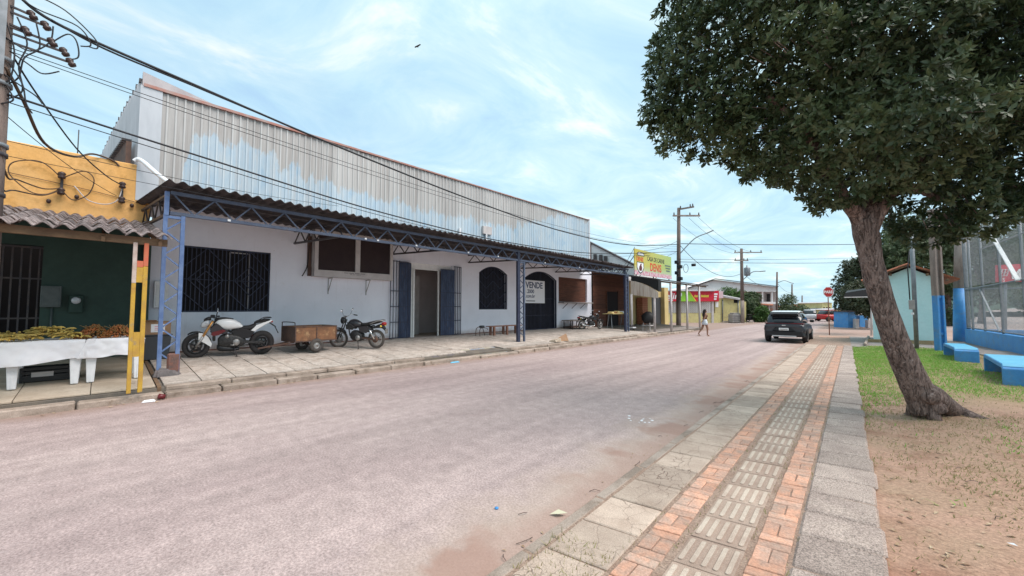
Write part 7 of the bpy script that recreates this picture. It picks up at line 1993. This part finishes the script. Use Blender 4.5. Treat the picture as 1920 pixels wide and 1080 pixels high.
# wooded hill on the right
hl = MB(); vs, fs = [], []
for j in range(13):
    for i in range(25):
        px = 1700 + i * 40; d = 75 + j * 8
        hgt = 40 * math.exp(-((px - 2080) / 260) ** 2) * math.exp(-((j - 7) / 4.5) ** 2) * (1 + .15 * noise.noise((i * .5, j * .5, 0)))
        q = P(px, 577, d); vs.append((q.x, q.y, hgt - .5))
for j in range(12):
    for i in range(24):
        a = j * 25 + i; fs.append((a, a + 1, a + 26, a + 25))
tag(hl.add(vs, fs, 0, True).build('hill', M['leaf_hill']), kind='structure')
rg = np.random.default_rng(3); hc, ha = [], []
while len(hc) < 9000:
    i, j = rl.uniform(5, 16), rl.uniform(0, 8)
    px = 1700 + i * 40; d = 75 + j * 8
    hgt = 40 * math.exp(-((px - 2080) / 260) ** 2) * math.exp(-((j - 7) / 4.5) ** 2)
    if hgt < 2: continue
    q = P(px, 577, d); q.z = hgt + rl.uniform(-.8, 1.6) + 1.0 * noise.noise((px * .04, d * .3, 0))
    hc.append(tuple(q)); ha.append((rl.gauss(0, .5), rl.gauss(0, .5) - .4, 1))
tag(crown_obj(leaf_mesh('hill_woodland', M['leaf_hill'], hc, ha, 6, 1.0, .5, 31), None, 'hill_woodland'), kind='stuff')

# ------------------------------------------------------------------ grass, leaves and litter
def blades(nm, mt, pts, h, w, seed):
    rg = np.random.default_rng(seed); n = len(pts)
    p = np.asarray(pts, float); a = rg.uniform(0, 2 * np.pi, n); hh = h * rg.uniform(.5, 1.3, n); ww = w * rg.uniform(.7, 1.3, n)
    dx = np.stack([np.cos(a) * ww, np.sin(a) * ww, np.zeros(n)], 1)
    le = np.stack([rg.normal(0, .55, n) * hh, rg.normal(0, .55, n) * hh, hh], 1)
    co = np.stack([p - dx, p + dx, p + dx * .25 + le, p - dx * .25 + le], 1).reshape(-1, 3)
    me = bpy.data.meshes.new(nm); me.vertices.add(n * 4); me.vertices.foreach_set('co', co.ravel().astype(np.float32))
    me.loops.add(n * 4); me.loops.foreach_set('vertex_index', np.arange(n * 4, dtype=np.int32))
    me.polygons.add(n); me.polygons.foreach_set('loop_start', (np.arange(n) * 4).astype(np.int32))
    me.update(calc_edges=True); me.validate(); me.materials.append(mt)
    o = bpy.data.objects.new(nm, me); COL.objects.link(o); return tag(o, kind='stuff')
gp, sp = [], []
rgn = random.Random(5)
while len(gp) < 27000:
    y = 5 + 18.4 * rgn.random() ** .85; e = sx(.0, y) - .012 * (y - 3)
    x = e + rgn.random() ** 1.1 * 6
    if x > 2.4 + .5 * noise.noise((y * .5, 0, 0)): continue
    cov = .45 + .9 * noise.noise((x * .55, y * .35, 2)) + .3 * noise.noise((x * 2, y * 2, 1)) + (.30 if y > 15 else -.42 + .10 * (y - 8)) - max(0, x - 1.3) * .55
    if math.hypot(x - .45, (y - 8.9) * .6) < .5: cov -= .5
    if rgn.random() > cov: continue
    gp.append((x, y, park_z(x, y)))
blades('grass', M['grass'], gp, .038, .008, 3)
while len(sp) < 20000:
    y = 2.5 + 20 * rgn.random(); e = sx(.0, y) - .012 * (y - 3)
    x = e + .02 + rgn.random() ** 1.3 * 5
    cov = .25 + .9 * noise.noise((x * .6, y * .5, 9)) + .4 * noise.noise((x * 2.5, y * 2.5, 4)) + (.12 if y > 5.5 else -.2)
    if rgn.random() > cov: continue
    sp.append((x, y, park_z(x, y) - .004))
blades('dry_grass', M['straw'], sp, .028, .005, 4)
wp_ = [(sx(-1.80 + rgn.uniform(-.04, .42), y_), y_, .055) for y_ in [rgn.uniform(1.9, 2.5) for _ in range(250)]]
wp_ += [(sx(rgn.choice((-1.365, -1.11, -.72, -.49)) + rgn.gauss(0, .012), y_), y_, .045) for y_ in [rgn.uniform(1.6, 9) for _ in range(450)]]
wp_ += [(-10.38 + rgn.gauss(0, .04), y_, .12) for y_ in [rgn.choice((1.5, 2.1, 6.9, 7.8, 11.3, 13.0)) + rgn.gauss(0, .25) for _ in range(500)]]
blades('joint_weeds', M['straw'], wp_, .03, .004, 6)
# leaf litter
lm = MB(); n_l = 0
def leaf_at(x, y, z, s, m_):
    a = rgn.uniform(0, 2 * pi); u = Vector((cos(a), sin(a), rgn.uniform(-.1, .25))); v = Vector((-sin(a), cos(a), rgn.uniform(-.2, .3)))
    c_ = Vector((x, y, z))
    m_.add([c_ - u * s, c_ + v * s * .42 + Vector((0, 0, s * .2)), c_ + u * s, c_ - v * s * .42 + Vector((0, 0, s * .2)), c_], [(0, 4, 2, 1), (0, 3, 2, 4)])
for _ in range(150):
    y = 1.5 + 20 * rgn.random(); x = sx(-1.97 - abs(rgn.gauss(0, .10)), y); leaf_at(x, y, .008, rgn.uniform(.006, .022), lm)
for _ in range(520):
    y = 1.5 + 14 * rgn.random(); x = sx(.05, y) + abs(rgn.gauss(0, .9)); leaf_at(x, y, park_z(x, y) + .008, rgn.uniform(.012, .035), lm)
for _ in range(240):
    y = -1 + 26 * rgn.random(); x = -10.02 + abs(rgn.gauss(0, .13)); leaf_at(x, y, .012, rgn.uniform(.012, .045), lm)
tag(lm.build('leaf_litter', M['leaf_litter'], fixn=False), kind='stuff')
st_ = MB()
for _ in range(26):
    y = 2 + 9 * rgn.random(); x = rgn.choice((sx(-1.98, y) - abs(rgn.gauss(0, .15)), sx(.1, y) + abs(rgn.gauss(0, 1.0)))); a = rgn.uniform(0, 6.28); l_ = rgn.uniform(.04, .16)
    z_ = .01 if x < -1 else park_z(x, y) + .008
    st_.tube([(x, y, z_), (x + cos(a) * l_ * .5, y + sin(a) * l_ * .5, z_ + .012), (x + cos(a + .3) * l_, y + sin(a + .3) * l_, z_)], .003, 4)
tag(st_.build('fallen_twigs', M['trunk']), kind='stuff')
o = MB(); leaf_at(-2.03, 2.72, .02, .075, o); tag(o.build('fallen_leaf', mat('pale dry leaf', (.55, .52, .38), .8)), 'large pale dry leaf lying on the red dust at the near kerb', 'leaf')
tag(MB().lathe([(0, 0), (.016, 0), (.017, .011), (0, .012)], 14, 0, Matrix.Translation((-2.49, 2.44, .002))).build('bottle_cap', M['park_blue']), 'small bright blue bottle cap on the asphalt', 'bottle cap')
tag(MB().hexa([(-9.97, .60, .005), (-9.88, .58, .005), (-9.86, .78, .005), (-9.95, .80, .005), (-9.95, .63, .04), (-9.9, .62, .05), (-9.89, .74, .045), (-9.94, .76, .05)]).build('crushed_cup', M['paper'], bevel=.01), 'white crushed cup lying in the gutter below the yellow post', 'litter')
tag(MB().lathe([(0, 0), (.045, 0), (.05, .10), (0, .11)], 10, 0, Matrix.Translation((-10.0, .92, .05)) @ Matrix.Rotation(1.3, 4, 'X')).build('crushed_can', M['bike_red'], bevel=0), 'dark red crushed can in the gutter beside the white cup', 'litter')
tag(MB().hexa([(-10.0, 7.7, .004), (-9.88, 7.65, .004), (-9.85, 8.0, .004), (-9.97, 8.05, .004), (-9.98, 7.75, .03), (-9.9, 7.7, .04), (-9.88, 7.95, .035), (-9.95, 8.0, .04)]).build('plastic_wrapper', M['park_blue_top'], bevel=.008), 'blue and white plastic wrapper in the gutter by the broken kerb', 'litter')
for k, (x_, y_) in enumerate(((.75, 3.35), (.62, 4.5), (.5, 3.05), (1.45, 4.1), (.95, 5.2))):
    o = MB(); leaf_at(x_, y_, park_z(x_, y_) + .012, (.05, .03, .035, .03, .04)[k], o)
    tag(o.build('paper_scrap', M['paper']), 'small white paper scrap on the bare soil by the pavement edge', 'litter', 'paper scraps on the soil')
wsp = MB()
for k in range(11):
    a, r_ = rgn.uniform(0, 6.28), rgn.random() ** .7 * .26; s = rgn.uniform(.01, .03)
    x_, y_ = -2.8 + r_ * cos(a), 5.93 + r_ * sin(a)
    wsp.add([(x_ + s * cos(b + rgn.random() * .5), y_ + s * sin(b), .0045) for b in [2 * pi * q_ / 7 for q_ in range(7)]], [tuple(range(7))])
tag(wsp.build('paint_splash', M['paper'], fixn=False), kind='stuff')

# ------------------------------------------------------------------ the grey car
def suv(loc, rz):
    t = thing('compact_suv', 'dark grey compact SUV with a pale roof, seen from behind on the road', 'car', loc, rz=rz)
    # own metres: y forward, x right, rear at y = 0
    def ring(y, hw, z0, z1, e=3.4, n=20, top=None):
        r = []
        for k in range(n):
            a = 2 * pi * k / n
            ca, sa = cos(a), sin(a)
            x = math.copysign(abs(ca) ** (2 / e), ca) * hw; z = (z0 + z1) / 2 + math.copysign(abs(sa) ** (2 / e), sa) * (z1 - z0) / 2
            if top is not None and sa > 0: x *= 1 - (1 - top) * max(0, sa) ** .8
            r.append(Vector((x, y, z)))
        return r
    st = [(0.02, .70, .42, .80), (.0, .78, .40, .92), (.06, .845, .36, 1.00), (.25, .865, .30, 1.06), (.8, .88, .25, 1.06), (1.6, .88, .24, 1.02), (2.6, .88, .24, 1.0), (3.3, .87, .26, .96), (3.9, .82, .30, .86), (4.1, .70, .36, .72)]
    MB().loft([ring(*q) for q in st]).build('body', M['car_grey'], t, local=True)
    cab = [(.10, .70, .96, 1.02, .95), (.28, .74, .98, 1.30, .86), (.55, .74, .98, 1.50, .82), (1.2, .74, .98, 1.555, .80), (2.0, .74, .96, 1.53, .80), (2.7, .73, .95, 1.25, .85), (3.15, .70, .92, .98, .95)]
    MB().loft([ring(a, b, c, d, 4, 20, f) for a, b, c, d, f in cab]).build('cabin_glass', M['glass_dark'], t, local=True)
    MB().loft([ring(a, b, c, d, 4, 16) for a, b, c, d in ((.22, .56, 1.44, 1.49), (.5, .60, 1.50, 1.56), (1.2, .61, 1.54, 1.60), (2.0, .60, 1.52, 1.575), (2.35, .56, 1.44, 1.49))]).build('roof', M['car_roof'], t, local=True)
    MB().hexa([(-.58, .02, 1.43), (.58, .02, 1.43), (.60, .35, 1.50), (-.60, .35, 1.50), (-.56, .06, 1.47), (.56, .06, 1.47), (.58, .35, 1.55), (-.58, .35, 1.55)]).build('roof_spoiler', M['car_black'], t, bevel=.012, local=True)
    for s in (-1, 1):
        MB().hexa([(s * .62, .16, 1.02), (s * .74, .22, 1.02), (s * .73, .42, 1.02), (s * .64, .36, 1.02), (s * .54, .40, 1.47), (s * .62, .44, 1.46), (s * .62, .58, 1.46), (s * .56, .54, 1.47)]).build('rear_pillar', M['car_grey'], t, bevel=.01, local=True)
        MB().hexa([(s * .30, -.015, .95), (s * .80, .06, .94), (s * .84, .20, .94), (s * .30, .12, .95), (s * .30, -.0, .995), (s * .79, .07, .995), (s * .82, .2, .995), (s * .30, .12, .995)]).build('tail_light', M['car_lens'], t, bevel=.01, local=True)
        MB().hexa([(s * .82, .5, .20), (s * .90, .5, .20), (s * .90, 1.15, .20), (s * .82, 1.15, .20), (s * .84, .42, .72), (s * .895, .42, .72), (s * .895, 1.2, .72), (s * .84, 1.2, .72)]).build('wheel_arch', M['car_black'], t, bevel=.03, local=True)
        MB().box(s * .93 - .09, s * .93 + .09, 2.42, 2.56, .98, 1.12).build('side_mirror', M['car_black'], t, bevel=.03, local=True)
        for y_ in (.78, 3.25):
            M4 = Matrix.Translation((s * .78, y_, .32)) @ Matrix.Rotation(pi / 2, 4, 'Y')
            wh = MB().lathe([(0, -.10), (.2, -.10), (.30, -.105), (.325, -.07), (.325, .07), (.30, .105), (.2, .10), (0, .10)], 24, 0, M4).build('wheel', M['rubber'], t, local=True)
            MB().lathe([(0, .1 * s), (.06, .115 * s), (.18, .108 * s), (.2, .1 * s)], 18, 0, M4).build('rim', M['alloy'], wh, local=True)
    MB().box(-.30, .30, -.005, .05, .955, .985).build('tail_light_bar', M['car_lens'], t, bevel=.008, local=True)
    MB().hexa([(-.80, -.035, .34), (.80, -.035, .34), (.86, .25, .30), (-.86, .25, .30), (-.74, -.03, .60), (.74, -.03, .60), (.85, .22, .62), (-.85, .22, .62)]).build('rear_bumper', M['car_black'], t, bevel=.03, local=True)
    MB().box(-.50, .50, -.06, -.02, .325, .375).build('bumper_strip', M['silver'], t, bevel=.01, local=True)
    MB().hexa([(-.46, -.04, .60), (.46, -.04, .60), (.52, .05, .60), (-.52, .05, .60), (-.34, -.02, .80), (.34, -.02, .80), (.36, .05, .80), (-.36, .05, .80)]).build('plate_recess', M['car_black'], t, bevel=.02, local=True)
    pl = MB().box(-.20, .20, -.055, -.042, .63, .75).build('number_plate', M['letter_white'], t, bevel=.004, local=True)
    for k in range(7): MB().box(-.165 + k * .048, -.13 + k * .048, -.0575, -.055, .65, .71).build('plate_print', M['tank_grey'], pl, local=True)
    MB().box(-.42, .42, .02, .06, 1.06, 1.075).build('wiper_ledge', M['car_black'], t, local=True)
    MB().box(-.08, .08, -.012, .01, .855, .895).build('tail_emblem', M['silver'], t, bevel=.006, local=True)
    MB().hexa([(-.55, .20, 1.10), (.55, .20, 1.10), (.5, .40, 1.12), (-.5, .40, 1.12), (-.50, .33, 1.40), (.50, .33, 1.40), (.46, .5, 1.42), (-.46, .5, 1.42)]).build('rear_window', M['glass_dark'], t, bevel=.01, local=True)
    return t
suv((-3.52, 23.35, 0), RAD(1.5))

# ------------------------------------------------------------------ the walking woman
def skin_figure(nm, joints, edges, mt, parent, sub=2):
    me = bpy.data.meshes.new(nm); me.from_pydata([j[0] for j in joints], edges, [])
    o = bpy.data.objects.new(nm, me); COL.objects.link(o)
    sk = o.modifiers.new('skin', 'SKIN'); ss = o.modifiers.new('sub', 'SUBSURF'); ss.levels = sub; ss.render_levels = sub
    for k, j in enumerate(joints):
        v = me.skin_vertices[0].data[k]; v.radius = (j[1], j[2] if len(j) > 2 else j[1]); v.use_root = (k == 0)
    dg = bpy.context.evaluated_depsgraph_get()
    res = bpy.data.meshes.new_from_object(o.evaluated_get(dg))
    bpy.data.objects.remove(o); bpy.data.meshes.remove(me)
    res.name = nm; res.materials.clear(); res.materials.append(mt)
    res.polygons.foreach_set('use_smooth', [True] * len(res.polygons))
    r = bpy.data.objects.new(nm, res); COL.objects.link(r); r.parent = parent
    return r
wm = thing('person', 'woman with long dark hair in a brown top and pale shorts walking across the road', 'person', (-7.95, 25.8, 0), rz=math.atan2(RT.y, RT.x))
# own metres: x = walking direction, y = away from the camera
J = [((0, 0, .92), .125, .15), ((.01, 0, 1.10), .10, .125), ((.03, 0, 1.30), .11, .15), ((.03, 0, 1.40), .055, .06), ((.05, 0, 1.50), .075, .072), ((.05, 0, 1.60), .06, .06),
     ((.01, -.09, .84), .095), ((.12, -.09, .48), .062), ((.10, -.09, .08), .036), ((.22, -.09, .035), .03),
     ((.0, .09, .84), .095), ((-.12, .09, .48), .062), ((-.36, .09, .16), .036), ((-.30, .09, .04), .028),
     ((.02, -.17, 1.34), .042), ((-.10, -.21, 1.10), .034), ((-.26, -.20, .90), .026), ((-.33, -.19, .84), .022),
     ((.02, .17, 1.34), .042), ((.12, .21, 1.10), .034), ((.26, .20, .98), .026), ((.33, .19, .96), .022)]
E_ = [(0, 1), (1, 2), (2, 3), (3, 4), (4, 5), (0, 6), (6, 7), (7, 8), (8, 9), (0, 10), (10, 11), (11, 12), (12, 13), (2, 14), (14, 15), (15, 16), (16, 17), (2, 18), (18, 19), (19, 20), (20, 21)]
bd = skin_figure('body', J, E_, M['skin'], wm)
def ell(nm, secs_, mt):
    return MB().loft([[Vector((cx_ + rx * cos(a), cy_ + ry * sin(a), z)) for a in [2 * pi * k / 14 for k in range(14)]] for cx_, cy_, z, rx, ry in secs_]).build(nm, M[mt], wm, local=True)
ell('top', [(.0, 0, 1.02, .115, .145), (.02, 0, 1.14, .12, .145), (.05, 0, 1.24, .145, .16), (.035, 0, 1.34, .10, .15)], 'top')
ell('shorts', [(.0, 0, .70, .16, .20), (.0, 0, .82, .155, .19), (.0, 0, .94, .14, .17), (.0, 0, 1.03, .12, .15)], 'shorts')
ell('hair', [(-.08, 0, 1.18, .03, .06), (-.07, 0, 1.30, .065, .10), (-.035, 0, 1.42, .08, .10), (.0, 0, 1.52, .095, .095), (.02, 0, 1.60, .095, .09), (.03, 0, 1.66, .06, .06)], 'hair')
hd = MB().ball((.055, 0, 1.535), .082, 14, 0, (1.05, .9, 1.25)).build('head', M['skin'], wm, local=True)
MB().ball((.145, 0, 1.52), .016, 8, 0, (1.2, .8, 1.4)).build('nose', M['skin'], hd, local=True)
for s in (-1, 1): MB().ball((.128, s * .032, 1.55), .010, 6).build('eye', M['hair'], hd, local=True)
MB().box(.125, .137, -.022, .022, 1.478, 1.488).build('mouth', M['bike_red'], hd, bevel=.003, local=True)
for (fx, fy, fz) in ((.14, -.09, .0), (-.33, .09, .02)): MB().box(fx - .08, fx + .12, fy - .04, fy + .04, fz, fz + .022).build('sandal', M['cardboard'], wm, bevel=.008, local=True)
# a bird high over the building
bc = P(783, 87, 40)
t = thing('bird', 'small dark bird gliding high above the metal front', 'bird', bc)
bd_ = (RT * .9 + Vector((0, 0, .45))).normalized(); bf_ = AX
MB().tube([bc - bf_ * .2, bc - bf_ * .05, bc + bf_ * .12, bc + bf_ * .2], [.012, .06, .05, .015], 8).build('body', M['hair'], t)
for s in (-1, 1):
    q = [bc + bf_ * .10, bc - bf_ * .10, bc + bd_ * s * .30 - bf_ * .08 + Vector((0, 0, .03)), bc + bd_ * s * .36 + bf_ * .05 + Vector((0, 0, .03))]
    MB().add(q + [v + Vector((0, 0, .05)) for v in q], [(0, 1, 2, 3), (7, 6, 5, 4), (0, 4, 5, 1), (1, 5, 6, 2), (2, 6, 7, 3), (3, 7, 4, 0)]).build('wing', M['hair'], t)
